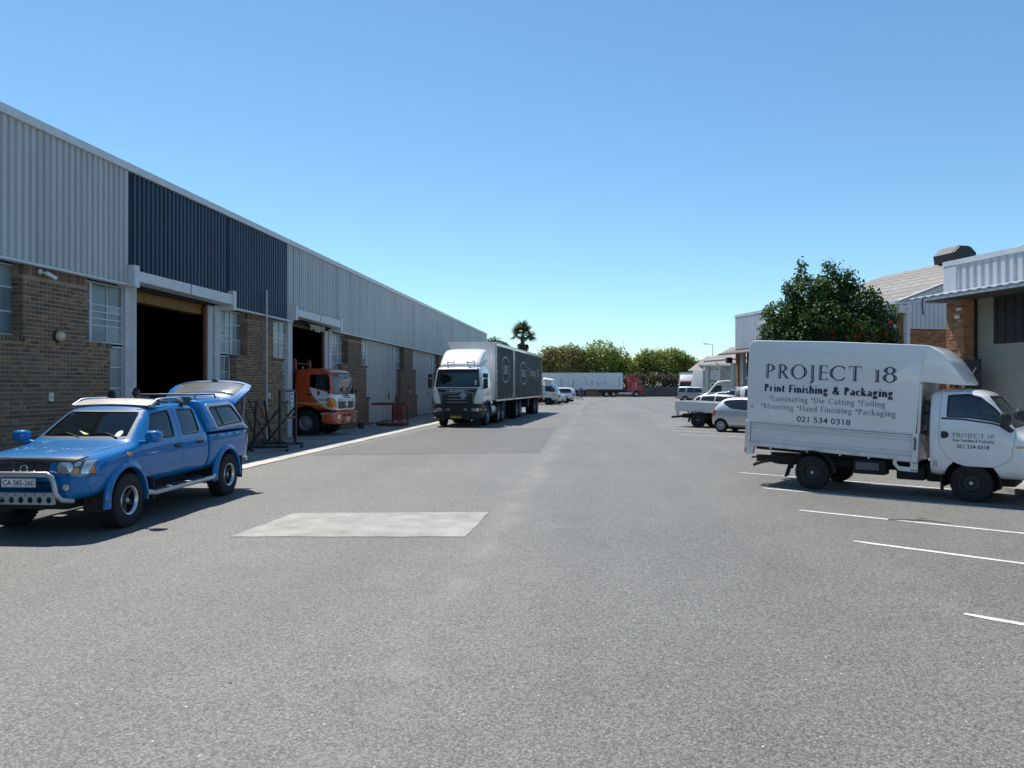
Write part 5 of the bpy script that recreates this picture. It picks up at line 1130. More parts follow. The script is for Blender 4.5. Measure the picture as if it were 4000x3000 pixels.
# ------------------------------------------------------------------ white tractor unit with two curtain-side trailers
SCX, SCY, SCH = -6.575, 37.745, R(-93.35)
def semi_tractor():
    P = WHITE; G = M('grey_front_panel', (.15, .155, .16), .4, coat=.6, var=.04); K = M('bumper_black', (.022, .023, .025), .5, var=.2, dirt=.1)
    root = thing('semi_truck', 'white semi truck tractor with black bull bar at head of curtain trailers', 'truck', (SCX, SCY, 0), SCH)
    S = [st(1.47, 1.10, 1.70, 1.80, 1.02, .96), st(1.45, 1.06, 1.72, 1.85, 1.14, 1.06), st(1.38, 1.02, 1.74, 1.92, 1.21, 1.12), st(1.27, 1.0, 1.78, 2.62, 1.235, 1.10), st(1.22, 1.0, 1.8, 2.74, 1.235, 1.10), st(1.1, 1.0, 1.8, 2.84, 1.235, 1.09), st(.7, 1.0, 1.8, 2.97, 1.235, 1.07), st(.0, 1.0, 1.8, 3.05, 1.235, 1.07), st(-.8, 1.0, 1.8, 3.05, 1.235, 1.07), st(-.96, 1.02, 1.8, 3.0, 1.225, 1.06), st(-1.0, 1.05, 1.8, 2.95, 1.2, 1.04)]
    B = Body('cab', root, loft(S), P, (.06, (-.9, 1.42, -1.16, 1.16, 1.3, 2.95)), 'cab_body')
    B.arch(0, .56, .70, .7, 1.5)
    win = rpoly([(.15, 1.92), (.15, 2.55), (.95, 2.58), (1.18, 2.4), (1.24, 1.80), (.7, 1.80)], .06)
    door = rpoly([(.05, 2.68), (.05, 1.3), (.35, 1.15), (.62, 1.06), (1.2, 1.06), (1.28, 1.7), (1.2, 2.45), (.98, 2.68)], .05)
    for sg in (1, -1):
        B.door(door, .3 * sg, 1.6 * sg, [win], (.14, 1.6, m_plas), g_car)
        B.patch('air_deflector_corner', [(sg * y, z) for y, z in rpoly([(.80, 1.08), (1.26, 1.12), (1.26, 1.80), (1.02, 1.82), (.92, 1.6), (.84, 1.3)], .04)], 'x', 1.0, 1.7, P, .016, .004)
        # mirrors
        MB().tube([(1.28, 1.2 * sg, 2.40), (1.36, 1.46 * sg, 2.40), (1.36, 1.46 * sg, 1.86), (1.28, 1.2 * sg, 1.84)], .022, 8).build('mirror_arm', K, root)
        MB().box(1.28, 1.42, 1.36 * sg - .11, 1.36 * sg + .11, 1.86, 2.30).build('wing_mirror', K, root, 30, bevel=.05); MB().box(1.28, 1.42, 1.36 * sg - .12, 1.36 * sg + .12, 2.34, 2.56).build('wide_angle_mirror', K, root, 30, bevel=.05)
        wheel(root, 0, 1.05 * sg, .52, .30, .56, 'truck', M('steel_truck_rim', (.28, .29, .3), .5, .4))
        for x in (-2.8, -4.02): wheel(root, x, 1.08 * sg, .52, .28, .58, 'truckin', MATS['steel_truck_rim'], .32)
        archring(root, 'front_mudguard', 0, .56, .62, .72, 1.12 * sg, .13, K, -5, 180)
        for x in (-2.8, -4.02): archring(root, 'rear_mudguard', x, .54, .60, .63, .98 * sg, .22, K, 30, 150)
        MB().lathe([(0, -2.05), (.30, -2.05), (.33, -2.0), (.33, -1.0), (.30, -.95), (0, -.95)], 28, 'x', Matrix.Translation((0, .92 * sg, .72))).build('fuel_tank', m_alu, root, 40)
        for x in (-1.2, -1.55, -1.9): MB().lathe([(.332, x - .03), (.342, x - .03), (.342, x + .03), (.332, x + .03)], 28, 'x', Matrix.Translation((0, .92 * sg, .72))).build('tank_strap', K, root, 40)
        MB().prism([(-1.02, 1.05), (-.98, 1.05), (-.98, 3.0), (-.9, 3.6), (-1.02, 3.6), (-1.35, 3.2), (-1.35, 1.05)], 'y', 1.14 * sg, 1.17 * sg).build('side_fairing', P, root, 0)
        MB().box(.7, 1.0, (1.2 if sg > 0 else -1.26), (1.26 if sg > 0 else -1.2), .78, .84).build('side_reflector', m_amber, root, 0)
    B.pane('windscreen', rpoly([(-1.10, 1.90), (1.10, 1.90), (1.0, 2.68), (-1.0, 2.68)], .08), 'x', 1.0, 1.6, g_car, rub=.04)
    B.patch('visor_band', rpoly([(-1.02, 2.60), (1.02, 2.60), (.99, 2.74), (-.99, 2.74)], .02), 'x', 1.0, 1.6, K, .006, .0)
    fp = B.patch('front_panel', rpoly([(-.82, 1.10), (.82, 1.10), (.90, 1.55), (1.02, 1.86), (-1.02, 1.86), (-.90, 1.55)], .04), 'x', 1.0, 1.7, G, .006, .004)
    for sg in (1, -1): B.patch('front_air_intake', [(sg * y, z) for y, z in rpoly([(.56, 1.66), (.60, 1.76), (.88, 1.80), (.98, 1.78), (.86, 1.66)], .03)], 'x', 1.0, 1.7, m_ink, .010, .0, fp)
    gr = B.patch('grille', rpoly([(-.74, 1.06), (.74, 1.06), (.74, 1.56), (-.74, 1.56)], .04), 'x', 1.0, 1.7, K, .012, 0)
    for k in range(3):
        z = 1.16 + k * .145; fx = B.front_x(0, z) + .015
        MB().box(fx, fx + .03, -.6, .6, z, z + .03).build('grille_bar', m_satin, gr, 0, bevel=.008)
    text('front_lettering', 'SCANIA', .17, M('ink_chrome', (.55, .55, .56), .4, .1), root, (B.front_x(0, 1.72) + .012, -.37, 1.665), (0, 1, 0), (0, 0, 1), .74, .004, ext=.004)
    for z in (2.06, 2.17): drape(MB().prism(ellipse(.88, z, .05, .05, 16), 'x', 1.5, 1.5001).build('licence_disc', MATS['disc_paper'], root, 0), B, 'x', 1, .004)
    B.done()
    MB().box(.8, 1.25, -1.1, 1.1, 1.5, 1.86).build('dashboard', m_dash, root, 0, bevel=.03); MB().box(1.0, 1.05, -.9, -.1, 1.9, 1.98).build('dash_tray', m_satin, root, 0)
    for y in (-.6, .6): seat(root, .3, y, 1.75, .5, .62)
    steering(root, .78, -.6, 1.98, .24, -45)
    # roof deflector
    S = [(x, [(0, z0), (w, z0), (w, z0 + (zt - z0) * .5), (w * .97, zt - .08), (w * .85, zt), (0, zt + .02)]) for x, z0, zt, w in ((1.0, 2.84, 2.95, .85), (.96, 2.86, 3.02, .95), (.8, 2.9, 3.16, 1.02), (.3, 2.95, 3.52, 1.06), (-.2, 2.95, 3.76, 1.08), (-.62, 2.95, 3.82, 1.08), (-.66, 2.97, 3.8, 1.06))]
    D = Body('deflector', root, loft(S), P, None, 'roof_deflector')
    D.patch('deflector_recess', rpoly([(.62, -.35), (.62, .35), (.2, .45), (.2, -.45)], .1), 'z', 2.5, 4, P, .014, .0); D.done()
    MB().box(1.02, 1.35, -1.04, 1.04, 2.74, 2.77).build('sun_visor', P, root, 0, bevel=.01)
    for y in (-.5, .5): MB().tube([(.75, y - .14, 3.17), (1.0, y - .14, 3.10), (1.0, y + .14, 3.10), (.8, y + .18, 3.2)], .025, 8).build('horn', M('dark_red_horn', (.12, .03, .03), .5), root)
    for y in (-.9, -.55, .55, .9): MB().box(1.06, 1.12, y - .04, y + .04, 2.85, 2.89).build('marker_light', m_lamp, root, 0)
    # bumper
    S = [(x, [(0, z0), (w * .7, z0), (w * .97, z0 + .04), (w, .7), (w, .95), (w * .98, 1.05), (w * .8, 1.08), (0, 1.08)]) for x, z0, w in ((1.56, .40, .95), (1.54, .34, 1.1), (1.44, .32, 1.22), (1.1, .32, 1.25), (.78, .36, 1.25), (.74, .42, 1.22))]
    Bp = Body('bumper', root, loft(S), K, None, 'bumper'); Bp.arch(0, .56, .70, .7, 1.5)
    for sg in (1, -1):
        Bp.patch('headlight', [(sg * y, z) for y, z in rpoly([(.72, .74), (.72, .90), (1.06, .90), (1.10, .76)], .03)], 'x', 1.1, 1.8, m_lamp, .008, .0)
        Bp.patch('indicator', [(sg * y, z) for y, z in rpoly([(1.13, .76), (1.13, .90), (1.2, .90), (1.2, .76)], .01)], 'x', 1.1, 1.8, m_amber, .008, .0)
        Bp.patch('fog_lamp', [(sg * y, z) for y, z in rpoly([(.34, .78), (.34, .88), (.54, .88), (.54, .78)], .02)], 'x', 1.1, 1.8, m_lamp, .008, .0)
        MB().tube([(1.5, .60 * sg, .30), (1.70, .60 * sg, .34), (1.72, .60 * sg, 1.15), (1.60, .50 * sg, 1.42), (1.56, .48 * sg, 1.55)], .055, 10).build('bull_bar_post', K, root, 50)
    Bp.done()
    for z in (.42, .72, 1.08): MB().tube([(1.66, -1.12, z), (1.70, -.9, z), (1.72, .9, z), (1.66, 1.12, z)], .03, 10).build('bull_bar_rail', K, root, 60)
    numplate(root, (1.765, .0, .48), (0, 1, 0), (0, 0, 1), .50, .12, 'N191-480W', M('yellow_plate', (.62, .42, .02), .4))
    d_ = .20
    MB().prism([(0.34, 1.50 - d_), (.34 + d_, 1.50), (.34, 1.50 + d_), (.34 - d_, 1.50)], 'x', 1.66, 1.67).build('hazard_diamond', M('blank_diamond', (.32, .38, .42), .3, .2, var=.1), root, 0)
    MB().bar((1.6, .34, 1.5), (1.66, .34, 1.5), .05, .05).build('diamond_bracket', K, root, 0)
    for y in (-.42, .42): MB().box(-4.9, 1.2, y - .05, y + .05, .70, .98).build('chassis_rail', m_chas, root, 0)
    for x in (0, -2.8, -4.02): MB().tube([(x, -1, .52), (x, 1, .52)], .08, 10).build('axle', m_chas, root)
    MB().box(-1.0, 1.1, -.5, .5, .4, 1.1).build('engine_block', m_chas, root, 0, bevel=.05)
    MB().lathe([(0, 0), (.5, 0), (.52, .05), (0, .08)], 24, 'z', Matrix.Translation((-3.3, 0, 1.02))).build('fifth_wheel', m_chas, root)
semi_tractor()
CURT = M('curtain_tarp', (.0065, .0125, .0145), .55, var=.22, vs=1.3, bump=.5, bs=3.5, dirt=.05, stretch=(1, 1, .25), spec=.18)
m_letter = M('tarp_lettering', (.36, .4, .4), .5, var=.1); m_letterb = M('tarp_lettering_brown', (.36, .27, .18), .5, var=.2)
def curtain_trailer(x0, x1, label, axles, legs, words):
    root = thing('curtain_trailer', label, 'trailer', (SCX, SCY, 0), SCH, 'curtain side trailers')
    P = WHITE2; h0, h1, hw = 1.22, 4.16, 1.27
    MB().box(x1, x0, -hw, hw, 1.14, h0).build('deck', m_chas, root, 0)
    MB().box(x0 - .1, x0, -hw, hw, h0, h1).build('front_bulkhead', P, root, 0, bevel=.01)
    rb = MB().box(x1, x1 + .08, -hw, hw, h0, h1).build('rear_doors', P, root, 0, bevel=.01)
    MB().box(x1 - .02, x1 + .0, -.02, .02, h0 + .1, h1 - .1).build('door_lock_rod', m_satin, rb, 0)
    MB().box(x1, x0, -hw, hw, h1, h1 + .07).build('roof', M('white_roof', (.7, .7, .7), .5, dirt=.1), root, 0, bevel=.02)
    for sg in (1, -1):
        MB().box(x1 - .01, x0 + .01, (hw - .05) if sg > 0 else -hw - .03, hw + .03 if sg > 0 else -hw + .05, h1 - .12, h1 + .0).build('top_rail', P, root, 0, bevel=.01)
        MB().box(x1, x0, (hw - .05) if sg > 0 else -hw - .02, hw + .02 if sg > 0 else -hw + .05, 1.16, 1.25).build('side_rail', P, root, 0)
        for x in (x0 - .06, x1 + .06): MB().box(x - .06, x + .06, (hw - .06) if sg > 0 else -hw - .02, hw + .02 if sg > 0 else -hw + .06, h0, h1 - .05).build('corner_post', m_satin, root, 0)
        nx = int((x0 - x1) / .11); vs = []; nz = 10
        for i in range(nx + 1):
            x = x0 - .14 + (x1 - x0 + .28) * i / nx
            for j in range(nz + 1):
                z = 1.52 + (h1 - .12 - 1.52) * j / nz
                fold = .010 * math.sin(i * 1.9 + math.sin(i * .37) * 3) * ((j / nz) ** 2 * 1.6 + (1 - j / nz) ** 3) + .006 * math.sin(j * 1.1 + i * .13)
                vs.append((x, sg * (hw + .012 + fold), z))
        cu = MB().add(vs, [(i * (nz + 1) + j, i * (nz + 1) + j + 1, (i + 1) * (nz + 1) + j + 1, (i + 1) * (nz + 1) + j) for i in range(nx) for j in range(nz)])
        cu.add([(x0 - .14, sg * (hw - .01), 1.52), (x1 + .14, sg * (hw - .01), 1.52), (x1 + .14, sg * (hw - .01), h1 - .12), (x0 - .14, sg * (hw - .01), h1 - .12)], [(0, 1, 2, 3)])
        co = cu.build('curtain', CURT, root, 40, fix=False)
        if sg > 0:
            n = int((x0 - x1 - .3) / .30)
            for i in range(n):
                x = x0 - .28 - i * .30
                mb = MB().add([(x, hw + .03, 1.55), (x - .05, hw + .03, 1.55), (x - .09, hw + .045, 1.24), (x - .04, hw + .045, 1.24), (x, hw + .024, 1.55), (x - .05, hw + .024, 1.55), (x - .09, hw + .038, 1.24), (x - .04, hw + .038, 1.24)], [(0, 1, 2, 3), (7, 6, 5, 4), (0, 4, 5, 1), (1, 5, 6, 2), (2, 6, 7, 3), (3, 7, 4, 0)])
                mb.box(x - .085, x - .025, hw + .035, hw + .065, 1.33, 1.45); mb.build('curtain_buckle', m_plas if i % 3 else m_satin, root, 0)
            for z in (1.9, 2.3, 2.7, 3.1, 3.5): 
                for x in (x0 - .19, x1 + .19): MB().box(x - .05, x + .05, hw + .02, hw + .045, z - .03, z + .03).build('tension_strap', m_satin, root, 0)
    for (kx, kz, kw, kh) in words.get('ovals', []):
        yy = hw + .036
        mb = MB(); n = 48; vs = []
        for k in range(n):
            a = 2 * math.pi * k / n
            for d in (0, .07): vs.append((kx + (kw - d) * math.cos(a), yy, kz + (kh - d * 1.1) * math.sin(a)))
        mb.add(vs, [(2 * k, 2 * k + 1, (2 * k + 3) % (2 * n), (2 * k + 2) % (2 * n)) for k in range(n)]); mb.build('oval_emblem', m_letter, root, 0, fix=False)
        text('curtain_lettering', 'SBS', kh * .9, m_letter, root, (kx + kw * .62, yy, kz - kh * .32), (-1, 0, 0), (0, 0, 1), kw * 1.2, .006)
    for (s, x, z, sz, wd, mt) in words.get('text', []): text('curtain_lettering', s, sz, mt, root, (x, hw + .036, z), (-1, 0, 0), (0, 0, 1), wd, .004)
    for y in (-.5, .5): MB().box(x1 + .1, x0 - .4, y - .06, y + .06, .82, 1.14).build('chassis_rail', m_chas, root, 0)
    for x in axles:
        MB().tube([(x, -1, .52), (x, 1, .52)], .08, 10).build('axle', m_chas, root)
        for sg in (1, -1): wheel(root, x, 1.08 * sg, .52, .28, .58, 'truckin', MATS['steel_truck_rim'], .32)
    for x in legs:
        for sg in (1, -1): MB().box(x - .06, x + .06, .8 * sg - .06, .8 * sg + .06, .35, 1.14).build('landing_leg', m_chas, root, 0)
    for sg in (1, -1):
        if axles: MB().box(min(axles) - .75, min(axles) - .72, .85 * sg - .25, .85 * sg + .25, .28, .95).build('mud_flap', m_chas, root, 0)
        if len(axles): MB().box(x1 + .0, x1 - .03, .9 * sg - .2, .9 * sg + .2, .95, 1.08).build('tail_light', m_red, root, 0)
    MB().box((x0 + x1) / 2 - .35, (x0 + x1) / 2 + .35, .75, 1.2, .55, 1.1).build('tool_box', m_chas, root, 0, bevel=.02)
curtain_trailer(-1.80, -7.15, 'shorter front trailer with grey curtain and round SBS emblem', [-8.82 + 3.2, -10.16 + 3.2] if False else [], [-5.6], {'ovals': [(-4.45, 2.85, 1.28, .73)]})
curtain_trailer(-7.45, -19.95, 'longer rear trailer with grey curtain lettered SBS Trucking CC', [-8.82, -10.16, -16.55, -18.0], [-12.6], {'ovals': [(-10.85, 2.76, 1.52, .72)], 'text': [('Truck', -12.95, 2.62, .75, 2.6, m_letter), ('ing', -15.6, 2.62, .75, 1.0, m_letterb), ('CC', -17.0, 2.62, .75, 1.1, m_letter)]})
# ================================================================== OTHER VEHICLES
m_fgl = M('dark_car_glass', (.018, .022, .026), .06, var=.3, vs=4, coat=.6)
SILVER = paint('silver_paint', (.60, .62, .64), .4, .3, .04); SILVER2 = paint('warm_silver_paint', (.42, .42, .40), .5, .32, .05)
def fwd(h): return Vector((math.cos(h), math.sin(h)))
def from_wheel(px, py, h, side, half, back=0.):
    """front-axle centre from the ground point of a near-side wheel (side=-1 right, 1 left), back = wheelbase if it is the rear wheel"""
    f_ = fwd(h); l = Vector((-f_.y, f_.x)); p = Vector((px, py)) - l * side * half + f_ * back; return (p.x, p.y, 0)
def car(name, label, cat, loc, h, S, P, wheels, wins, ws=None, rw=None, doors=(), lamps=True, rimst='alloy6', rimm=None, group=None, tail=(.75, 1.0), head=(.6, .75), lv=2, sub=None, tr=.32, wh_=.62, handle=True, zc=.0):
    root = thing(name, label, cat, loc, h, group)
    B = Body('b', root, loft(S, lv), P); xf, xr = S[0][0], S[-1][0]; w = max(q[1][3][0] for q in S)
    for (x, Rw) in wheels: B.arch(x, Rw, Rw * 1.17, w - .32, w + .3)
    for sg in (1, -1):
        for dp in doors:
            d = B.door(dp, .2 * sg, 1.8 * sg, [], None, m_fgl)
            if handle: 
                hx = min(p[0] for p in dp) + .14; hz = max(p[1] for p in dp) * .62; yy = B.side_y(hx, hz, sg); MB().box(hx - .08, hx + .08, yy - .01, yy + .01, hz - .02, hz + .02).build('door_handle', m_chrome if handle == 2 else P, d, 0, bevel=.006)
        for wp in wins:
            o = B.patch('window', wp, 'y', .2 * sg, 1.8 * sg, m_fgl, .003, .004)
            B.patch('window_seal', shrink(wp, -.018), 'y', .2 * sg, 1.8 * sg, m_plas, .0015, .003, o)
        if tail: B.patch('tail_light', [(xr - .1, tail[0]), (xr + tr * .6, tail[0]), (xr + tr, tail[1]), (xr - .1, tail[1])], 'y', (w * .55) * sg, 1.8 * sg, m_red, .005, .004)
        if head: B.patch('headlight', [(xf + .1, head[0]), (xf - .32, head[0]), (xf - .42, head[1]), (xf + .1, head[1])], 'y', (w * .5) * sg, 1.8 * sg, m_lamp, .005, .004)
        if ws:
            x0 = ws[0]; mm = MB().box(x0 - .06, x0 + .06, w * sg + .02 * sg - .0 if sg < 0 else w - .02, (w + .16) * sg if sg > 0 else -w + .02, ws[1] + .02, ws[1] + .15) if False else MB().box(x0 - .05, x0 + .05, min((w - .03) * sg, (w + .15) * sg), max((w - .03) * sg, (w + .15) * sg), ws[1] + .02, ws[1] + .15)
            mm.build('wing_mirror', P, root, 40, bevel=.03)
        for (x, Rw) in wheels: wheel(root, x, (w - .115) * sg, Rw, .2, wh_, rimst, rimm or m_satin, 0, 32)
    if ws: B.patch('windscreen', [(-ws[3], ws[1]), (ws[3], ws[1]), (ws[4], ws[2]), (-ws[4], ws[2])], 'x', ws[0] - .9, ws[0] + .5, m_fgl, .003, .004)
    if rw: B.patch('rear_window', [(-rw[2], rw[0]), (rw[2], rw[0]), (rw[3], rw[1]), (-rw[3], rw[1])], 'x', xr - .3, xr + .75, m_fgl, .003, .004)
    if sub: sub(root, B)
    B.done()
    MB().box(xr + .25, xf - .25, -w * .7, w * .7, .17 + zc, .4 + zc).build('underbody', m_chas, root, 0)
    return root
HB = R(-33.4)
# silver three-door hatchback
S = [st(.66, .28, .52, .60, .58, .5), st(.62, .22, .6, .70, .72, .62), st(.35, .2, .78, .86, .79, .68), st(-.02, .2, .88, .95, .81, .70), st(-.1, .2, .9, .99, .81, .69, .02), st(-.80, .2, .95, 1.37, .81, .58), st(-1.0, .2, .96, 1.42, .81, .575), st(-1.6, .2, .98, 1.47, .815, .57), st(-2.1, .2, 1.0, 1.44, .815, .565), st(-2.38, .2, 1.03, 1.37, .81, .555), st(-2.55, .21, 1.02, 1.24, .80, .55), st(-2.74, .26, .92, .98, .765, .58), st(-2.80, .30, .74, .80, .72, .6)]
def sub(root, B):
    for sg in (1, -1): B.patch('tail_cluster', [(p[0], p[1]) for p in ellipse(-2.68, .90, .13, .10, 18)], 'y', .45 * sg, 1.2 * sg, m_red, .008, .004); B.patch('rear_arch_vent', rpoly([(-2.8, .70), (-2.62, .80), (-2.5, .70), (-2.78, .60)], .03), 'y', .45 * sg, 1.2 * sg, m_chrome, .004, .004)
car('hatchback', 'silver three door hatchback half hidden behind the lettered delivery truck', 'car', from_wheel(5.18, 33.32, HB, -1, .80, 2.34), HB, S, SILVER, [(0, .275), (-2.34, .275)],
    [rpoly([(-.62, 1.0), (-.95, 1.33), (-1.5, 1.38), (-2.2, 1.34), (-2.28, 1.24), (-1.9, 1.02), (-1.3, .96)], .05)], (-.42, .98, 1.36, .62, .52), (1.06, 1.3, .55, .48), [rpoly([(-.28, .32), (-.3, .9), (-.82, 1.36), (-1.62, 1.42), (-1.70, 1.0), (-1.72, .72), (-1.6, .32)], .06)], tail=None, handle=2, sub=sub, lv=2)
# white drop-side pickup
def dropside():
    root = thing('dropside_pickup', 'white flat bed pickup with dropsides parked beside the silver hatchback', 'pickup truck', from_wheel(4.69, 36.9, HB, -1, .80, 2.6), HB)
    lb = part('load_body', root, (-.75, 0, .74), (0, R(2.0), 0))
    MB().box(-3.0, 0, -.8, .8, -.08, .0).build('load_floor', WHITE2, lb, 0)
    for sg in (1, -1):
        pn = MB().box(-3.0, 0, min(.8 * sg, .835 * sg), max(.8 * sg, .835 * sg), -.02, .40).build('drop_side', WHITE2, lb, 0, bevel=.01)
        for z in (.05, .34, .385): MB().tube([(-2.98, .837 * sg, z), (-.02, .837 * sg, z)], .012, 6).build('drop_side_rib', WHITE2, pn)
        for x in (-2.6, -1.9, -1.2, -.5): MB().box(x - .03, x + .03, .83 * sg - .01, .85 * sg, -.06, .02).build('hinge', WHITE2, pn, 0)
        MB().prism([(-2.98, -.08), (-2.85, -.08), (-2.86, -.3), (-2.95, -.3)], 'y', .7 * sg, .8 * sg).build('tail_bracket', WHITE2, lb, 0); MB().box(-3.02, -2.99, .55 * sg - .1, .55 * sg + .1, -.2, -.1).build('tail_light', m_red, lb, 0)
        wheel(root, 0, .72 * sg, .34, .2, .56, 'steel', MATS['black_steel_wheel']); wheel(root, -2.6, .72 * sg, .36, .22, .56, 'steel', MATS['black_steel_wheel'])
        MB().bar((-3.0, .74 * sg, .6), (-3.1, .74 * sg, .25), .2, .014, (1, 0, 0)).build('mud_flap', m_plas, root, 0)
        archring(root, 'rear_mudguard', -2.6, .36, .44, .46, .72 * sg, .12, m_plas, 0, 175)
    MB().box(-3.03, -3.0, -.82, .82, -.02, .40).build('tailgate', WHITE2, lb, 0, bevel=.01)
    for x in (-.03, ): MB().box(x - .03, x + .03, -.82, .82, .0, 1.18).build('headboard', WHITE2, lb, 0, bevel=.05)
    MB().box(-3.6, .6, -.4, .4, .42, .62).build('chassis', m_chas, root, 0)
    MB().box(-3.95, -3.85, -.85, .85, .42, .52).build('rear_bumper', m_chas, root, 0, bevel=.02); MB().bar((-3.85, -.5, .47), (-3.2, -.45, .6), .08, .08).build('bumper_bracket', m_chas, root, 0)
    S = [st(1.0, .46, .75, .85, .7, .6), st(.9, .42, .95, 1.05, .83, .74), st(.62, .42, 1.12, 1.24, .85, .76), st(.28, .42, 1.22, 1.8, .85, .68), st(.1, .42, 1.3, 1.92, .85, .67), st(-.35, .42, 1.32, 1.95, .85, .67), st(-.56, .43, 1.32, 1.90, .845, .66), st(-.6, .46, 1.3, 1.84, .82, .64)]
    B = Body('cab', root, loft(S), WHITE, None, 'cab_body'); B.arch(0, .34, .43, .45, 1.2)
    for sg in (1, -1): B.patch('window', rpoly([(-.32, 1.42), (-.32, 1.8), (.1, 1.82), (.5, 1.32)], .04), 'y', .2 * sg, 1.3 * sg, m_fgl, .003, .004)
    B.patch('rear_window', rpoly([(-.5, 1.4), (.5, 1.4), (.5, 1.76), (-.5, 1.76)], .05), 'x', -.9, -.4, m_fgl, .003, .004); B.patch('windscreen', [(-.7, 1.28), (.7, 1.28), (.6, 1.85), (-.6, 1.85)], 'x', .1, .9, m_fgl, .003, .004)
    B.done()
dropside()
tb = thing('timber_crate', 'brown timber crate in the bed of the white dropside pickup', 'crate', (6.25, 36.15, .78), HB); mcr = M('crate_wood', (.16, .09, .05), .8, var=.3)
for k in range(4): MB().box(-.55, .55, -.3, -.27, .05 + k * .16, .19 + k * .16).build('plank', mcr, tb, 0); MB().box(-.55, .55, .27, .3, .05 + k * .16, .19 + k * .16).build('plank', mcr, tb, 0)
for x in (-.5, .5): MB().box(x - .04, x + .04, -.268, .268, .0, .68).build('end_frame', mcr, tb, 0)
# white five-door hatch with tall red lights
S2 = [st(.72, .3, .55, .64, .6, .5), st(.66, .25, .65, .74, .76, .66), st(.3, .22, .82, .92, .83, .72), st(-.1, .22, .92, 1.0, .845, .73), st(-.85, .22, .97, 1.40, .845, .62), st(-1.1, .22, .98, 1.46, .845, .61), st(-1.8, .22, 1.0, 1.50, .845, .605), st(-2.5, .22, 1.0, 1.46, .84, .60), st(-2.9, .23, 1.0, 1.36, .825, .58), st(-3.15, .28, .98, 1.05, .79, .6), st(-3.2, .34, .8, .88, .74, .6)]
W2 = [rpoly([(-.75, 1.02), (-1.02, 1.38), (-1.6, 1.42), (-1.62, 1.02)], .04), rpoly([(-1.70, 1.02), (-1.68, 1.42), (-2.4, 1.40), (-2.45, 1.04)], .04), rpoly([(-2.53, 1.06), (-2.5, 1.38), (-2.72, 1.34), (-2.8, 1.1)], .03)]
D2 = [rpoly([(-.35, .35), (-.4, .92), (-.9, 1.42), (-1.66, 1.46), (-1.66, .35)], .05), rpoly([(-1.67, .35), (-1.67, 1.46), (-2.45, 1.43), (-2.52, .95), (-2.3, .6), (-2.2, .35)], .05)]
p = from_wheel(5.35, 41.6, HB, -1, .8, 2.5)
def sub2(root, B):
    for sg in (1, -1): B.patch('tail_light_column', [(-3.3, 1.02), (-2.95, 1.02), (-2.78, 1.36), (-2.9, 1.42), (-3.2, 1.3)], 'y', .45 * sg, 1.2 * sg, m_red, .006, .004)
car('hatchback', 'white five door hatchback with tall red tail lights behind the dropside pickup', 'car', p, HB, S2, WHITE, [(0, .3), (-2.5, .3)], W2, (-.45, 1.0, 1.38, .66, .55), (1.08, 1.36, .6, .5), D2, tail=None, sub=sub2)
# silver boxy off-roader
S3 = [st(.85, .5, .85, .95, .75, .68), st(.8, .42, .95, 1.05, .88, .8), st(.3, .4, 1.08, 1.14, .93, .84), st(-.25, .4, 1.12, 1.18, .94, .84), st(-.35, .4, 1.14, 1.24, .94, .82, .02), st(-.85, .4, 1.16, 1.74, .94, .74), st(-1.05, .4, 1.16, 1.80, .94, .735), st(-2.2, .4, 1.17, 1.84, .94, .735), st(-2.3, .4, 1.17, 1.87, .94, .735), st(-3.6, .4, 1.17, 1.86, .93, .73), st(-3.82, .42, 1.15, 1.8, .915, .72), st(-3.86, .48, 1.1, 1.7, .88, .7)]
W3 = [rpoly([(-.78, 1.2), (-1.05, 1.68), (-1.75, 1.70), (-1.75, 1.2)], .04), rpoly([(-1.84, 1.2), (-1.84, 1.70), (-2.62, 1.72), (-2.66, 1.2)], .04), rpoly([(-2.9, 1.22), (-2.86, 1.74), (-3.62, 1.72), (-3.7, 1.22)], .04)]
D3 = [rpoly([(-.4, .5), (-.4, 1.14), (-.9, 1.74), (-1.8, 1.78), (-1.8, .5)], .05), rpoly([(-1.81, .5), (-1.81, 1.78), (-2.72, 1.8), (-2.76, 1.1), (-2.5, .75), (-2.4, .5)], .05)]
def sub3(root, B):
    for sg in (1, -1): B.patch('tail_light_block', [(-3.9, .8), (-3.72, .8), (-3.72, 1.22), (-3.9, 1.22)], 'y', .5 * sg, 1.3 * sg, m_red, .008, .004)
    sw = wheel(root, -3.98, .1, .36, .2, .6, 'steel', MATS['black_steel_wheel'], 0, 32); sw.rotation_euler = (0, 0, R(90)); sw.location = (-3.98, -.05, 1.15)
    MB().box(-4.3, -3.9, -.5, .5, .50, .60).build('cargo_carrier', m_chas, root, 0); MB().box(-4.25, -3.95, .0, .45, .60, .95).build('carrier_box', M('tan_box', (.28, .2, .1), .7, var=.3), root, 0, bevel=.03)
car('suv', 'silver boxy off roader with spare wheel on its tail and side windows', 'suv', from_wheel(10.3, 92.5, HB + R(6), -1, .85, 2.885), HB + R(6), S3, SILVER2, [(0, .37), (-2.885, .37)], W3, (-.55, 1.22, 1.72, .78, .68), (1.2, 1.72, .7, .62), D3, tail=None, sub=sub3, tr=.1)
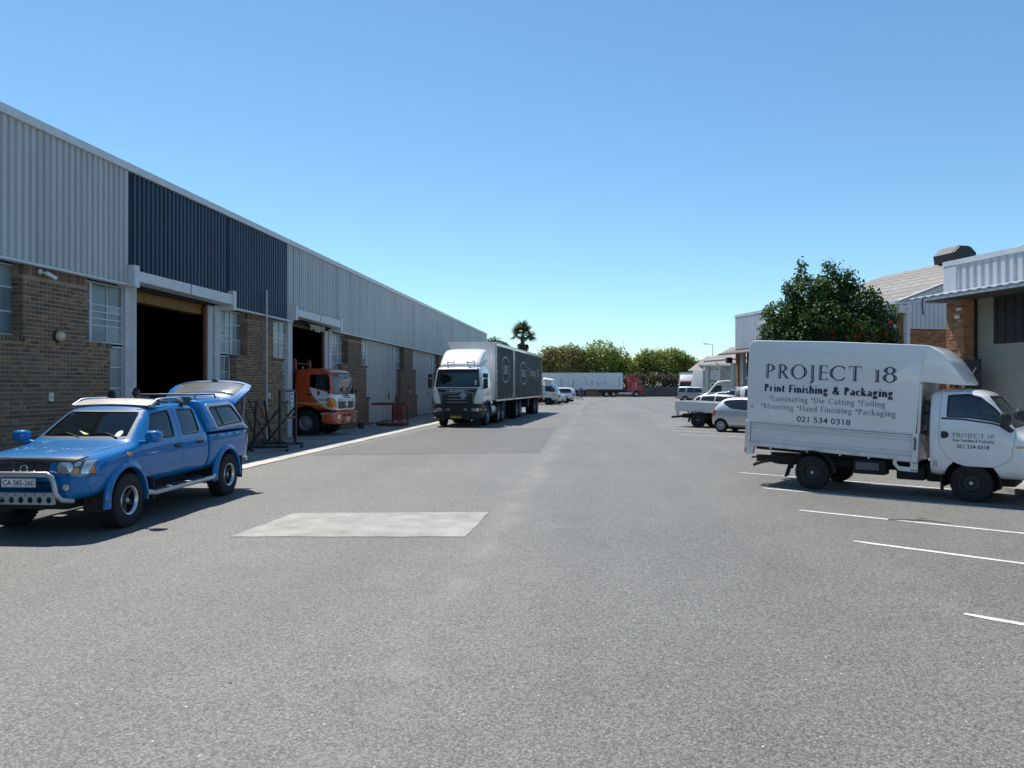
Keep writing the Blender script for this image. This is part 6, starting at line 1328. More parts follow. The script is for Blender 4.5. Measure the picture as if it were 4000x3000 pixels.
# dark brown suv facing the yard
BRN = paint('dark_brown_paint', (.05, .035, .03), .3, .3, .05)
h6 = R(180 - 20)
def subr(root, B):
    for sg in (1, -1): MB().tube([(-.95, .66 * sg, 1.66), (-1.1, .66 * sg, 1.72), (-2.7, .66 * sg, 1.74), (-2.9, .66 * sg, 1.68)], .022, 8).build('roof_rail', m_satin, root)
S6 = [(x, [(y, z * .93 + (.0)) for y, z in hp]) for x, hp in S3]
W6 = [[(x, z * .93) for x, z in q] for q in W3]; D6 = [[(x, z * .93) for x, z in q] for q in D3]
c6 = cw(13.25, 50); car('suv', 'dark brown suv with silver roof rails facing out of its bay', 'suv', (c6[0], c6[1], 0), h6, S6, BRN, [(0, .36), (-2.75, .36)], W6, (-.5, 1.13, 1.6, .76, .66), (1.12, 1.6, .7, .62), D6, tail=(.8, 1.0), head=(.75, .92), sub=subr)
c7 = cw(15.6, 62); car('hatchback', 'white car showing only its bonnet beside the dark brown suv', 'car', (c7[0], c7[1], 0), R(165), S2, WHITE, [(0, .3), (-2.5, .3)], W2, (-.45, 1.0, 1.38, .66, .55), (1.08, 1.36, .6, .5), D2)
c8 = cw(30.0, 111); car('suv', 'white station wagon roof showing behind the silver off roader', 'suv', (c8[0], c8[1], 0), HB + R(6), S3, WHITE, [(0, .37), (-2.885, .37)], W3, (-.55, 1.22, 1.72, .78, .68), (1.2, 1.72, .7, .62), D3)
# white panel van
SV = [st(.95, .45, .8, .9, .75, .66), st(.9, .38, .95, 1.06, .9, .8), st(.4, .36, 1.1, 1.22, .96, .84), st(.2, .36, 1.15, 1.4, .97, .84), st(-.4, .36, 1.25, 2.15, .97, .78), st(-.7, .36, 1.3, 2.42, .97, .77), st(-1.2, .36, 1.3, 2.52, .97, .78), st(-4.2, .36, 1.3, 2.54, .97, .78), st(-4.5, .38, 1.3, 2.5, .96, .77), st(-4.55, .42, 1.3, 2.44, .94, .76)]
c9 = cw(19.6, 76); car('panel_van', 'white high roof panel van parked before the grey signed building', 'van', (c9[0], c9[1], 0), R(172), SV, WHITE, [(0, .36), (-3.4, .36)], [rpoly([(.0, 1.35), (-.5, 1.95), (-1.05, 2.0), (-1.05, 1.35)], .05)], (.0, 1.35, 2.15, .8, .68), (1.4, 2.2, .7, .6), [rpoly([(.1, .5), (.1, 1.2), (-.45, 2.1), (-1.12, 2.15), (-1.12, .5)], .05), rpoly([(-1.4, .5), (-1.4, 2.2), (-2.6, 2.2), (-2.6, .5)], .05)], rimst='steel', wh_=.58, head=(.8, 1.05))
# ------------------------------------------------------------------ left row behind the trailers: light truck, silver bakkie, white canopy pickup
def cabtruck(label, loc, h, P, bedw=1.0):
    root = thing('light_truck', label, 'truck', loc, h)
    S = [st(1.02, .55, 1.0, 1.1, .72, .64), st(.98, .48, 1.15, 1.28, .84, .76), st(.9, .46, 1.2, 1.4, .87, .78), st(.62, .46, 1.3, 2.0, .88, .74), st(.45, .46, 1.35, 2.12, .88, .73), st(-.2, .46, 1.35, 2.16, .88, .73), st(-.55, .48, 1.35, 2.12, .875, .72), st(-.6, .52, 1.3, 2.04, .85, .7)]
    B = Body('cab', root, loft(S), P, None, 'cab_body'); B.arch(0, .38, .47, .5, 1.2)
    for sg in (1, -1):
        B.door(rpoly([(-.4, .75), (-.42, 1.4), (-.38, 2.05), (.4, 2.06), (.66, 1.8), (.86, 1.2), (.8, .9), (.5, .75)], .05), .2 * sg, 1.3 * sg, [], (-.3, 1.15, m_plas))
        B.patch('window', rpoly([(-.32, 1.42), (-.3, 1.95), (.36, 1.97), (.58, 1.72), (.74, 1.32)], .05), 'y', .2 * sg, 1.3 * sg, m_fgl, .003, .004)
        B.patch('headlight', [(sg * y, z) for y, z in rpoly([(.5, .72), (.5, .92), (.88, .96), (.88, .72)], .03)], 'x', .5, 1.4, m_lamp, .006, .004); B.patch('indicator', [(sg * y, z) for y, z in rpoly([(.62, 1.0), (.62, 1.08), (.88, 1.10), (.88, 1.0)], .02)], 'x', .5, 1.4, m_amber, .006, .004)
        MB().box(.66, .74, 1.0 * sg - .08, 1.0 * sg + .08, 1.4, 1.72).build('wing_mirror', m_plas, root, 30, bevel=.03); MB().tube([(.7, .86 * sg, 1.6), (.7, 1.0 * sg, 1.6)], .015, 6).build('mirror_arm', m_plas, root)
        wheel(root, 0, .78 * sg, .38, .22, .56, 'steel', MATS['black_steel_wheel']); wheel(root, -2.7, .76 * sg, .38, .22, .56, 'steel', MATS['black_steel_wheel'])
    B.patch('windscreen', rpoly([(-.76, 1.36), (.76, 1.36), (.68, 2.02), (-.68, 2.02)], .05), 'x', .3, 1.3, m_fgl, .004, .004)
    B.patch('grille', rpoly([(-.45, .78), (.45, .78), (.45, .94), (-.45, .94)], .02), 'x', .5, 1.4, m_plas, .004, .004); B.done()
    MB().box(.95, 1.12, -.9, .9, .40, .62).build('bumper', m_satin, root, 30, bevel=.04)
    MB().box(-4.0, .6, -.4, .4, .5, .72).build('chassis', m_chas, root, 0)
    MB().box(-4.2, -.75, -.98, .98, .80, .92).build('load_deck', P, root, 0, bevel=.01); MB().box(-.8, -.72, -.9, .9, .92, 2.55).build('headboard', P, root, 0)
    for sg in (1, -1): MB().box(-4.2, -.75, .94 * sg - .02, .94 * sg + .02, .92, 1.3).build('drop_side', P, root, 0)
    S = [(x, [(0, z0), (.6, z0), (.7, z0 + .06), (.62, zt), (0, zt + .03)]) for x, z0, zt in ((.5, 2.5, 2.56), (.35, 2.42, 2.66), (-.3, 2.42, 2.80), (-.68, 2.44, 2.82))]
    mk('roof_deflector', loft(S), P, root, 40)
    MB().box(-.4, .3, -.5, .5, 2.14, 2.45).build('deflector_bracket', P, root, 0)
dp = from_wheel(-5.06, 79.08, R(-10), -1, .88); cabtruck('small white truck cab peeping out behind the rear curtain trailer', dp, R(-10), WHITE)
S9 = [st(.85, .5, .78, .88, .7, .62), st(.8, .45, .88, .98, .83, .74), st(.3, .45, 1.0, 1.08, .87, .78), st(-.2, .45, 1.06, 1.13, .88, .78), st(-.3, .45, 1.08, 1.19, .88, .76, .02), st(-.9, .45, 1.1, 1.62, .88, .66), st(-1.1, .45, 1.1, 1.70, .88, .65), st(-2.4, .45, 1.12, 1.74, .88, .66), st(-3.0, .45, 1.12, 1.76, .88, .68), st(-3.9, .45, 1.12, 1.74, .88, .68), st(-4.15, .46, 1.12, 1.55, .87, .7), st(-4.3, .5, 1.1, 1.2, .86, .78), st(-4.33, .55, 1.0, 1.1, .82, .74)]
W9 = [rpoly([(-.75, 1.15), (-1.05, 1.58), (-1.55, 1.6), (-1.58, 1.15)], .04), rpoly([(-1.66, 1.15), (-1.62, 1.6), (-2.25, 1.6), (-2.35, 1.16)], .04), rpoly([(-2.62, 1.18), (-2.5, 1.62), (-3.85, 1.62), (-4.02, 1.2)], .06)]
D9 = [rpoly([(-.4, .55), (-.42, 1.08), (-.92, 1.63), (-1.6, 1.65), (-1.62, .55)], .05), rpoly([(-1.63, .55), (-1.63, 1.65), (-2.35, 1.65), (-2.42, 1.0), (-2.3, .55)], .05)]
c3 = cw(3.2, 85.2); h9 = R(180 - 24)
def subc(root, B):
    MB().box(-4.5, -4.3, -.8, .8, .5, .6).build('rear_bumper', m_chrome, root, 30, bevel=.03); MB().tube([(-4.4, 0, .5), (-4.7, 0, .48)], .04, 8).build('tow_hitch', m_chas, root)
    for sg in (1, -1): B.patch('tail_light_block', [(-4.4, .82), (-4.18, .82), (-4.18, 1.12), (-4.4, 1.12)], 'y', .5 * sg, 1.2 * sg, m_red, .008, .004)
rp_ = cw(2.05, 86.0)
car('canopy_pickup', 'white double cab pickup with canopy parked nose in by the yard wall', 'pickup truck', from_wheel(-3.75, 87.5, R(172), 1, .85, 3.2), R(172), S9, WHITE, [(0, .40), (-3.2, .40)], W9, (-.5, 1.15, 1.58, .72, .62), (1.2, 1.55, .6, .55), D9, tail=None, sub=subc, rimst='spoke')
bp2 = cw(4.30, 82.6); S10 = [q for q in S9]
car('pickup_truck', 'silver pickup nose between the small white truck and the canopy pickup', 'pickup truck', from_wheel(-4.45, 82.6, R(-10), -1, .85), R(-10), S9, SILVER, [(0, .38), (-3.2, .38)], W9, (-.5, 1.15, 1.58, .72, .62), (1.2, 1.55, .6, .55), D9, head=(.72, .9), rimst='spoke')
# ------------------------------------------------------------------ red tractor with white container across the far end
def red_semi():
    RD = paint('red_paint', (.36, .018, .022), 0, .35, .06)
    o = cw(2482 / 3004 * 138 - 2000 / 3004 * 138, 138); hh = YAW
    root = thing('semi_truck', 'red cab over semi truck parked across the far end of yard', 'truck', (o[0], o[1], 0), hh)
    # x=0 at front axle
    prof = [(1.15, .55), (1.22, 1.2), (1.18, 2.2), (1.02, 2.75), (.75, 3.0), (.3, 3.35), (-.4, 3.75), (-1.1, 3.95), (-1.9, 3.95), (-1.95, 3.6), (-1.75, 3.3), (-1.2, 3.1), (-1.15, 1.1), (-1.1, .9), (-.6, .85), (.55, .85), (.7, .55)]
    cab = MB().prism(rpoly(prof, .12, 3), 'y', -1.2, 1.2).mesh('cab'); cab = boolean(cab, MB().prism(ellipse(0, .5, .66, .66, 24), 'y', -1.5, 1.5).mesh())
    mk('cab_body', cab, RD, root, 30)
    for sg in (1, -1):
        MB().prism(rpoly([(.25, 2.0), (.25, 2.6), (.85, 2.58), (1.02, 2.45), (1.05, 1.9), (.7, 1.9)], .06), 'y', 1.2 * sg, 1.206 * sg).build('window', m_fgl, root, 0)
        MB().prism(rpoly([(.15, 1.0), (.15, 2.7), (1.0, 2.66), (1.1, 1.4), (.8, 1.0)], .06), 'y', 1.2 * sg, 1.204 * sg).build('door', RD, root, 0)
        for x in (-.15, -.75): MB().tube([(x, 1.22 * sg, 1.2), (x, 1.22 * sg, 2.5)], .02, 6).build('grab_rail', m_chrome, root)
        MB().prism([(-1.6, 1.2), (-1.2, 1.1), (-1.2, 3.2), (-1.85, 3.3)], 'y', 1.12 * sg, 1.16 * sg).build('side_fairing', RD, root, 0)
        for x in (0, -4.05, -5.35): wheel(root, x, 1.08 * sg, .5, .28, .58, 'truck', M('white_rim', (.6, .6, .6), .5), 0, 32)
        MB().box(-3.2, -.9, .95 * sg - .25, .95 * sg + .25, .42, .82).build('fuel_tank', m_alu, root, 30, bevel=.1)
        for x in (-.85, -.55): MB().bar((x - .08, 1.24 * sg, .35), (x + .05, 1.24 * sg, .85), .05, .05).build('step_side', m_satin, root, 0)
        for z in (.42, .58, .74): MB().box(-.92, -.5, 1.2 * sg - .05, 1.2 * sg + .05, z, z + .03).build('step_rung', m_satin, root, 0)
        archring(root, 'rear_mudguard', -4.7, .5, 1.15, 1.2, .98 * sg, .2, m_chas, 25, 155) if False else None
        MB().box(1.0, 1.14, 1.33 * sg - .08, 1.33 * sg + .08, 2.0, 2.5).build('wing_mirror', m_plas, root, 30, bevel=.03)
    MB().prism(rpoly([(-1.0, 1.95), (1.0, 1.95), (.95, 2.62), (-.95, 2.62)], .06), 'x', 1.0, 1.2).build('windscreen', m_fgl, root, 0); MB().box(1.15, 1.3, -1.2, 1.2, .4, .9).build('bumper', RD, root, 30, bevel=.05)
    MB().tube([(-1.35, -.95, 1.0), (-1.35, -.95, 2.7)], .07, 10).build('exhaust_stack', m_alu, root, 60)
    MB().cyl((.7, 0, 3.0), (.7, 0, 3.14), .09, 10).build('beacon', m_amber, root)
    for y in (-.42, .42): MB().box(-6.6, 1.0, y - .06, y + .06, .75, 1.0).build('chassis_rail', m_chas, root, 0)
    # trailer
    tr = thing('container_trailer', 'dark red skeletal trailer carrying the white container', 'trailer', (o[0], o[1], 0), hh)
    for y in (-.5, .5): MB().box(-17.1, -1.9, y - .08, y + .08, 1.05, 1.34).build('frame_beam', M('trailer_red', (.16, .03, .025), .7, var=.3), tr, 0)
    for x in (-2.2, -6, -10, -13, -16.9): MB().box(x - .08, x + .08, -1.2, 1.2, 1.20, 1.36).build('cross_member', MATS['trailer_red'], tr, 0)
    for sg in (1, -1):
        MB().box(-17.0, -2.3, 1.16 * sg - .03, 1.16 * sg + .03, 1.16, 1.33).build('side_beam', MATS['trailer_red'], tr, 0); MB().box(-13, -8.8, 1.2 * sg - .01, 1.2 * sg + .01, 1.22, 1.30).build('side_marking', m_white, tr, 0)
        for x in (-9.2, -10.4): MB().bar((x, .7 * sg, .15), (x - .15 if x < -10 else x + .15, .7 * sg, 1.2), .12, .12).build('landing_leg', m_chas, tr, 0)
        for x in (-14.6, -15.95): wheel(tr, x, 1.05 * sg, .5, .28, .58, 'truck', MATS['white_rim'], 0, 32)
        MB().box(-13.6, -12.4, .9 * sg - .1, .9 * sg + .1, .6, .95).build('spare_carrier', m_chas, tr, 0)
    for x in (-14.6, -15.95): MB().tube([(x, -1, .5), (x, 1, .5)], .07, 8).build('axle', m_chas, tr)
    # container
    WC = M('container_white', (.78, .79, .79), .55, var=.08, dirt=.15)
    ct = thing('shipping_container', 'long white ribbed shipping container with worn paint on red trailer', 'container', (o[0], o[1], 0), hh)
    X0, X1, Z0, Z1 = -2.45, -17.0, 1.37, 4.30
    MB().box(X1, X0, -1.18, 1.18, Z0, Z0 + .12).build('floor', WC, ct, 0); MB().box(X1 + .01, X0 - .01, -1.17, 1.17, Z1 - .1, Z1).build('roof', WC, ct, 0)
    for sg in (1, -1):
        n = int((X0 - X1 - .3) / .30); vs = []; xs = []
        for i in range(n):
            x = X0 - .15 - i * .30
            for a, d in ((0, 0), (-.11, 0), (-.15, 1), (-.26, 1)): xs.append((x + a, d))
        xs.append((X1 + .15, 0))
        for x, d in xs: vs += [(x, sg * (1.19 - .05 * d), Z0 + .12), (x, sg * (1.19 - .05 * d), Z1 - .1)]
        MB().add(vs, [(2 * i, 2 * i + 1, 2 * i + 3, 2 * i + 2) for i in range(len(xs) - 1)]).build('side_wall', WC, ct, 0, fix=False)
        for z in (Z0, Z1 - .12): MB().box(X1, X0, 1.16 * sg - .05, 1.16 * sg + .05, z, z + .12).build('side_rail', WC, ct, 0)
        for x in (X0 - .07, X1 + .07): MB().box(x - .07, x + .07, 1.14 * sg - .07, 1.14 * sg + .07, Z0, Z1).build('corner_post', WC, ct, 0)
    for x in (X0, X1): MB().box(x - .03, x + .03, -1.1, 1.1, Z0 + .05, Z1 - .05).build('end_wall', WC, ct, 0)
    rs = random.Random(3); mb = MB(); dk = M('worn_patch', (.03, .032, .035), .8)
    for k in range(85):
        x = X0 - .4 - rs.random() ** .8 * 10.5; z = Z0 + .3 + rs.random() * 2.4; a = rs.uniform(.02, .07); b = rs.uniform(.03, .12)
        MB().prism([(x + a * math.cos(t) * rs.uniform(.5, 1.2), z + b * math.sin(t) * rs.uniform(.5, 1.2)) for t in [j * .9 for j in range(7)]], 'y', -1.197, -1.192).build('worn_patch', dk, ct, 0)
    for x, z0, z1 in ((-3.1, 1.95, 3.5), (-5.6, 1.8, 2.9), (-7.9, 2.0, 3.0), (-8.9, 2.3, 3.2), (-11.2, 1.8, 3.1), (-13.4, 1.8, 3.4), (-14.7, 1.6, 2.4), (-16, 2.0, 3.6), (-6.8, 1.9, 2.6)): MB().box(x - .03, x + .03, -1.197, -1.191, z0, z1).build('worn_streak', dk, ct, 0)
    text('container_lettering', 'GESU 70', .22, dk, ct, (-13.0, -1.198, 1.66), (1, 0, 0), (0, 0, 1), 1.0, .004) if False else None
red_semi()
# white and grey box trucks by the grey building
def rigid_front(label, loc, h, cabm, boxm, deflm):
    root = thing('box_truck', label, 'truck', loc, h)
    S = [st(1.3, 1.0, 1.6, 1.7, 1.0, .95), st(1.25, .9, 1.7, 1.85, 1.15, 1.05), st(1.1, .9, 1.75, 2.6, 1.18, 1.05), st(.9, .9, 1.8, 2.75, 1.18, 1.04), st(-.4, .9, 1.8, 2.85, 1.18, 1.04), st(-.6, .95, 1.8, 2.75, 1.15, 1.0)]
    B = Body('cab', root, loft(S), cabm, None, 'cab_body')
    B.patch('windscreen', rpoly([(-1.02, 1.75), (1.02, 1.75), (.95, 2.55), (-.95, 2.55)], .06), 'x', .6, 1.6, m_fgl, .004, .004); B.patch('sun_visor', rpoly([(-1.02, 2.45), (1.02, 2.45), (1, 2.72), (-1, 2.72)], .03), 'x', .6, 1.6, deflm, .05, 0)
    B.patch('grille', rpoly([(-.7, 1.05), (.7, 1.05), (.7, 1.5), (-.7, 1.5)], .04), 'x', .6, 1.6, m_plas, .006, .004); B.done()
    MB().box(1.0, 1.4, -1.2, 1.2, .4, .95).build('bumper', cabm, root, 30, bevel=.06)
    for sg in (1, -1):
        MB().box(1.36, 1.41, .8 * sg - .2, .8 * sg + .2, .6, .78).build('headlight', m_lamp, root, 0); MB().box(1.15, 1.28, 1.4 * sg - .12, 1.4 * sg + .12, 1.85, 2.45).build('wing_mirror', m_plas, root, 30, bevel=.04); MB().tube([(1.1, 1.1 * sg, 2.3), (1.2, 1.38 * sg, 2.3)], .02, 6).build('mirror_arm', m_plas, root)
        wheel(root, .0, 1.02 * sg, .5, .28, .58, 'truck', MATS['steel_truck_rim'], 0, 32); wheel(root, -4.6, 1.02 * sg, .5, .28, .58, 'truck', MATS['steel_truck_rim'], 0, 32)
    MB().box(-7, -.75, -1.25, 1.25, 1.1, 4.0).build('cargo_box', boxm, root, 30, bevel=.03); MB().box(-7, .9, -.45, .45, .7, 1.08).build('chassis', m_chas, root, 0)
    MB().prism([(.6, 2.85), (-.55, 2.85), (-.55, 3.7), (-.2, 3.6)], 'y', -1.0, 1.0).build('roof_deflector', cabm, root, 20, bevel=.04)
ct_ = cw(26.4, 116); rigid_front('white truck front with red visor beside the grey building', (ct_[0], ct_[1], 0), R(-100), WHITE, M('box_white', (.6, .6, .6), .5), paint('visor_red', (.4, .02, .03)))
ct_ = cw(25.3, 102.5); rigid_front('grey box truck standing nearest the grey building wall', (ct_[0] + .3, ct_[1] + 3.5, 0), R(95), M('cab_grey', (.35, .36, .37), .5), M('box_grey', (.38, .39, .40), .5, var=.06, dirt=.1), M('visor_grey', (.2, .2, .2), .5))
# ================================================================== RIGHT BUILDINGS
m_ocbrick = M('orange_brick', (.33, .17, .085), .85, var=.3, vs=9, bump=.5, bs=60, orand=.25, irand=.3)
m_ocmort = M('pale_mortar', (.36, .29, .2), .9, var=.15, vs=14)
m_brickr = M('dark_orange_brick', (.25, .13, .075), .9, var=.3, vs=15, fine=.25, stretch=(1, 1, 2.2))  # darker brick tone for the shed and party walls
m_gwall = M('grey_painted_brick', (.30, .30, .26), .8, var=.08, vs=5, bump=.3, bs=40, dirt=.15)
m_asb = M('fibre_cement_roof', (.27, .252, .23), .85, var=.16, vs=2.2, fine=.15, orand=.07)
m_wclad = M('pale_cladding', (.60, .62, .64), .45, var=.06, vs=2, dirt=.1, orand=.04)
m_greyr = M('grey_render', (.33, .34, .34), .8, var=.06, vs=3, dirt=.1)
m_wbrick = M('whitewashed_brick', (.55, .55, .53), .8, var=.14, vs=12, bump=.5, irand=.12)
def frame2(P0, d):   # local frame: x along d, y = left normal
    P0, d = Vector(P0), Vector(d).normalized(); return Matrix(((d.x, -d.y, 0, P0.x), (d.y, d.x, 0, P0.y), (0, 0, 1, 0), (0, 0, 0, 1)))
def yd(X, Y): return Vector(cw(X, Y))
def laps(par, mt, x0, x1, run, z0, rise, nrow, mat, name='roof_sheet', depth=.05):
    """fibre-cement roof laid in lapped rows; x along eave, +y up the slope"""
    for k in range(nrow):
        a, b = k / nrow, (k + 1) / nrow; vs = []; n = int((x1 - x0) / .35)
        for i in range(n + 1):
            x = x0 + (x1 - x0) * i / n; w_ = .018 * (1 if i % 2 else -1)
            for t, dz in ((a - .008, .02), (b, 0)): vs.append((x, run * t, z0 + rise * t + dz + w_))
        base = len(vs); vs += [(x, y, z - depth) for x, y, z in vs]
        fs = [(2 * i, 2 * i + 1, 2 * i + 3, 2 * i + 2) for i in range(n)] + [(base + 2 * i, base + 2 * i + 2, base + 2 * i + 3, base + 2 * i + 1) for i in range(n)] + [(2 * i, 2 * i + 2, base + 2 * i + 2, base + 2 * i) for i in range(n)]
        fs += [(0, base, base + 1, 1), (2 * n, 2 * n + 1, base + 2 * n + 1, base + 2 * n)]
        MB().add([mt @ Vector(v) for v in vs], fs).build(name, mat, par, 0, fix=False)
def cladwall(par, mt, x0, x1, zl, zh0, zh1, mat, pitch=.2, dep=.04, name='cladding_sheet', y=0.):
    """ribbed sheets on local plane y, ribs towards -y; top edge goes zh0 -> zh1"""
    x = x0; W = pitch * 4
    while x < x1 - 1e-3:
        xe = min(x + W, x1); prof = []; q = x
        while q < xe - 1e-4:
            for a, dd in ((0, 0), (.38, 0), (.44, 1), (.92, 1)):
                if q + a * pitch <= xe: prof.append((q + a * pitch, y - dd * dep))
            q += pitch
        prof.append((xe, y)); top = lambda u: zh0 + (zh1 - zh0) * (u - x0) / (x1 - x0)
        vs = []
        for u, v in prof: vs += [(u, v, zl), (u, v, top(u))]
        MB().add([mt @ Vector(v) for v in vs], [(2 * i, 2 * i + 1, 2 * i + 3, 2 * i + 2) for i in range(len(prof) - 1)]).build(name, mat, par, 0, fix=False); x = xe
# ---- A: near shop with fascia, awning, brick column (cut by the right edge)
A = thing('workshop', 'near workshop with white ribbed fascia, awning and brick column at right edge', 'building')
dA = Vector(cw(.197, -1)).normalized(); FA = frame2(yd(11.3, 20.0), dA)     # local x towards camera, local y = left normal => into building
loc = FA
cladwall(A, FA, 0, 16, 4.30, 5.10, 5.10, m_wclad, .24, .045)
MB().box(-.06, 16, -.07, .25, 5.04, 5.17, FA).build('fascia_capping', m_trim, A, 0); MB().box(-.05, .42, -.062, .02, 4.3, 5.04, FA).build('fascia_end_panel', m_wclad, A, 0, bevel=.03)
MB().box(0, 16, .03, .2, 4.26, 5.04, FA).build('fascia_backing', m_dark, A, 0)
aw = MB(); vs = []; n = 110
for i in range(n + 1):
    x = -.3 + 16 * i / n; w_ = .014 * (1 if i % 2 else -1)
    for (y, z) in ((-1.0, 4.20), (.1, 4.40)): vs.append((x, y, z + w_))
b_ = len(vs); vs += [(x, y, z - .02) for x, y, z in vs]
MB().add([FA @ Vector(v) for v in vs], [(2 * i, 2 * i + 1, 2 * i + 3, 2 * i + 2) for i in range(n)] + [(b_ + 2 * i, b_ + 2 * i + 2, b_ + 2 * i + 3, b_ + 2 * i + 1) for i in range(n)] + [(2 * i, 2 * i + 2, b_ + 2 * i + 2, b_ + 2 * i) for i in range(n)]).build('awning_sheet', m_steel, A, 0, fix=False)
MB().box(-.3, 15.7, -.99, -.93, 4.10, 4.175, FA).build('awning_edge_beam', m_steel, A, 0)
MB().box(0, 16, -.9, 3.0, 4.14, 4.17, FA).build('awning_soffit', M('dark_soffit', (.05, .05, .05), .9), A, 0)
for x in (.4, 3.5, 7, 10.5, 14): MB().bar(FA @ Vector((x, .2, 4.12)), FA @ Vector((x, -.95, 4.09)), .06, .1).build('awning_bracket', m_steel, A, 0)
MB().tube([FA @ Vector(v) for v in ((.35, -.97, 4.2), (.37, -1.02, 4.05), (.38, -1.0, 3.75))], .018, 6).build('hanging_cable', m_black, A)
# brick column with real bricks
cx0, cx1, cy0, cy1 = .06, .62, -.05, .28
co = MB().box(cx0 + .012, cx1 - .012, cy0 + .012, cy1 - .012, 0, 4.16, FA).build('brick_column', m_ocmort, A, 0)
k = 0; z = 0.11; rr = random.Random(9)
while z < 4.1:
    off = .0 if k % 2 else .115
    x = cx0 - off
    while x < cx1 - .03:
        a, b = max(x, cx0), min(x + .222, cx1)
        if b - a > .04: MB().box(a, b, cy0 - rr.uniform(-.004, .008), cy0 + .1, z, z + .072, FA).build('brick', m_ocbrick, co, 0)
        x += .236
    y = cy0 + .105 if k % 2 == 0 else cy0 + .23
    MB().box(cx1 - .1, cx1 + rr.uniform(-.003, .006), cy0 + .102, min(y + .2, cy1), z, z + .072, FA).build('brick', m_ocbrick, co, 0)
    z += .0865; k += 1
MB().box(.45, .6, -.11, -.06, 3.86, 3.94, FA).build('flood_lamp_hood', m_white, A, 0, bevel=.01)
MB().lathe([(0, 0), (.06, 0), (.07, .06), (.05, .1), (0, .11)], 16, 'z', FA @ Matrix.Translation((.52, -.13, 3.66))).build('flood_lamp', m_white, A)
# recessed wall with dark opening, gate
MB().box(.5, 16, .30, .5, .1, 4.14, FA).build('recessed_wall', m_gwall, A, 0)
MB().box(-.02, .14, .5, 12, 0, 4.9, FA).build('party_wall', m_brickr, A, 0)
MB().box(.625, .70, .27, .298, .1, 4.13, FA).build('shadow_gap_strip', m_dark, A, 0)  # dark strip painted in for the shadow gap next to the column
MB().box(1.22, 7.6, .28, .297, 2.98, 4.13, FA).build('dark_shutter', M('dark_green_sheet', (.02, .026, .025), .7, var=.3), A, 0)
for k in range(20): MB().box(1.27 + k * .25, 1.33 + k * .25, .262, .279, 2.99, 4.12, FA).build('shutter_rib', MATS['dark_green_sheet'], A, 0)
for z in [.11 + .0865 * q for q in range(46)]: MB().box(.72, 1.2 if z > 2.9 else 9, .296, .2975, z, z + .006, FA).build('course_joint', M('joint_dark', (.21, .21, .18), .9), A, 0)
gt = thing('steel_gate', 'open black steel gate between brick column and grey wall', 'gate', (0, 0, 0))
GM = FA @ Matrix.Translation((.62, -.30, .1)) @ Matrix.Rotation(R(10), 4, 'Z')
for (x0, x1, z0, z1) in ((0, .7, 2.42, 2.50), (0, .7, .05, .12), (0, .05, .05, 2.5), (.65, .7, .05, 2.5), (0, .7, 1.5, 1.55), (0, .7, 2.2, 2.23)): MB().box(x0, x1, -.02, .02, z0, z1, GM).build('gate_frame', m_black, gt, 0)
MB().box(.05, .65, -.006, .006, .12, 2.42, GM).build('gate_panel', M('gate_sheet', (.015, .016, .017), .5), gt, 0)
MB().bar(GM @ Vector((.1, -.03, 1.6)), GM @ Vector((.62, -.03, 2.3)), .03, .03).build('gate_brace', m_steel, gt, 0)
# roof of A with verge
RA = FA @ Matrix.Translation((0, .45, 0)); laps(A, RA, 0, 16, 9, 5.02, 2.9, 5, m_asb)
MB().add([RA @ Vector(v) for v in ((-.02, -.1, 5.08), (-.02, 9, 8.02), (-.02, 9, 7.86), (-.02, -.1, 4.92), (.1, -.1, 5.08), (.1, 9, 8.02), (.1, 9, 7.86), (.1, -.1, 4.92))], [(0, 1, 2, 3), (4, 7, 6, 5), (0, 4, 5, 1), (1, 5, 6, 2), (2, 6, 7, 3), (3, 7, 4, 0)]).build('verge_board', m_trim, A, 0)
# ---- B: shed behind, gable end towards the yard entrance
Bd = thing('shed', 'shed with brown fibre cement roof and white ribbed gable behind the flowering tree', 'building')
dB = Vector(cw(1, .197)).normalized(); FB = frame2(yd(15.58, 31.0), dB)    # local x along gable (right), local y = back along ridge
zE, pit, half, Lb = 5.38, .365, 7.5, 10.9
cladwall(Bd, FB, .35, half, 4.33, zE - .18 + .35 * pit, zE - .18 + half * pit, m_wclad, .2, .04)
MB().add([FB @ Vector(v) for v in ((0, -.06, zE - .2), (half, -.06, zE - .2 + half * pit), (half, -.06, zE + .03 + half * pit), (0, -.06, zE + .03), (0, .1, zE - .2), (half, .1, zE - .2 + half * pit), (half, .1, zE + .03 + half * pit), (0, .1, zE + .03))], [(0, 1, 2, 3), (4, 7, 6, 5), (0, 4, 5, 1), (1, 5, 6, 2), (2, 6, 7, 3), (3, 7, 4, 0)]).build('verge_board', m_trim, Bd, 0)
MB().box(0, 2 * half, .12, .3, 0, zE - .25, FB).build('gable_wall', m_brickr, Bd, 0); MB().prism([(0, zE - .25), (2 * half, zE - .25), (half, zE - .3 + half * pit)], 'y', .12, .3, FB).build('gable_top', m_dark, Bd, 0)
k = 0; z = 3.2
while z < 4.2:
    x = .46 - (.118 if k % 2 else 0)
    while x < 3.0:
        if x > .44: MB().box(x, x + .222, .105, .13, z, z + .072, FB).build('brick', m_ocbrick, Bd, 0)
        x += .236
    z += .0865; k += 1
MB().box(.30, .44, -.12, .1, 0, zE - .1, FB).build('corner_post', m_trim, Bd, 0); MB().box(0, .55, -.10, .1, 4.9, 5.22, FB).build('gutter_box', m_trim, Bd, 0)
MB().box(.34, half, -.05, .11, 4.27, 4.33, FB).build('bottom_flashing', m_trim, Bd, 0)
MB().box(-.0, .2, .3, Lb, 0, zE - .1, FB).build('side_wall', m_brickr, Bd, 0)
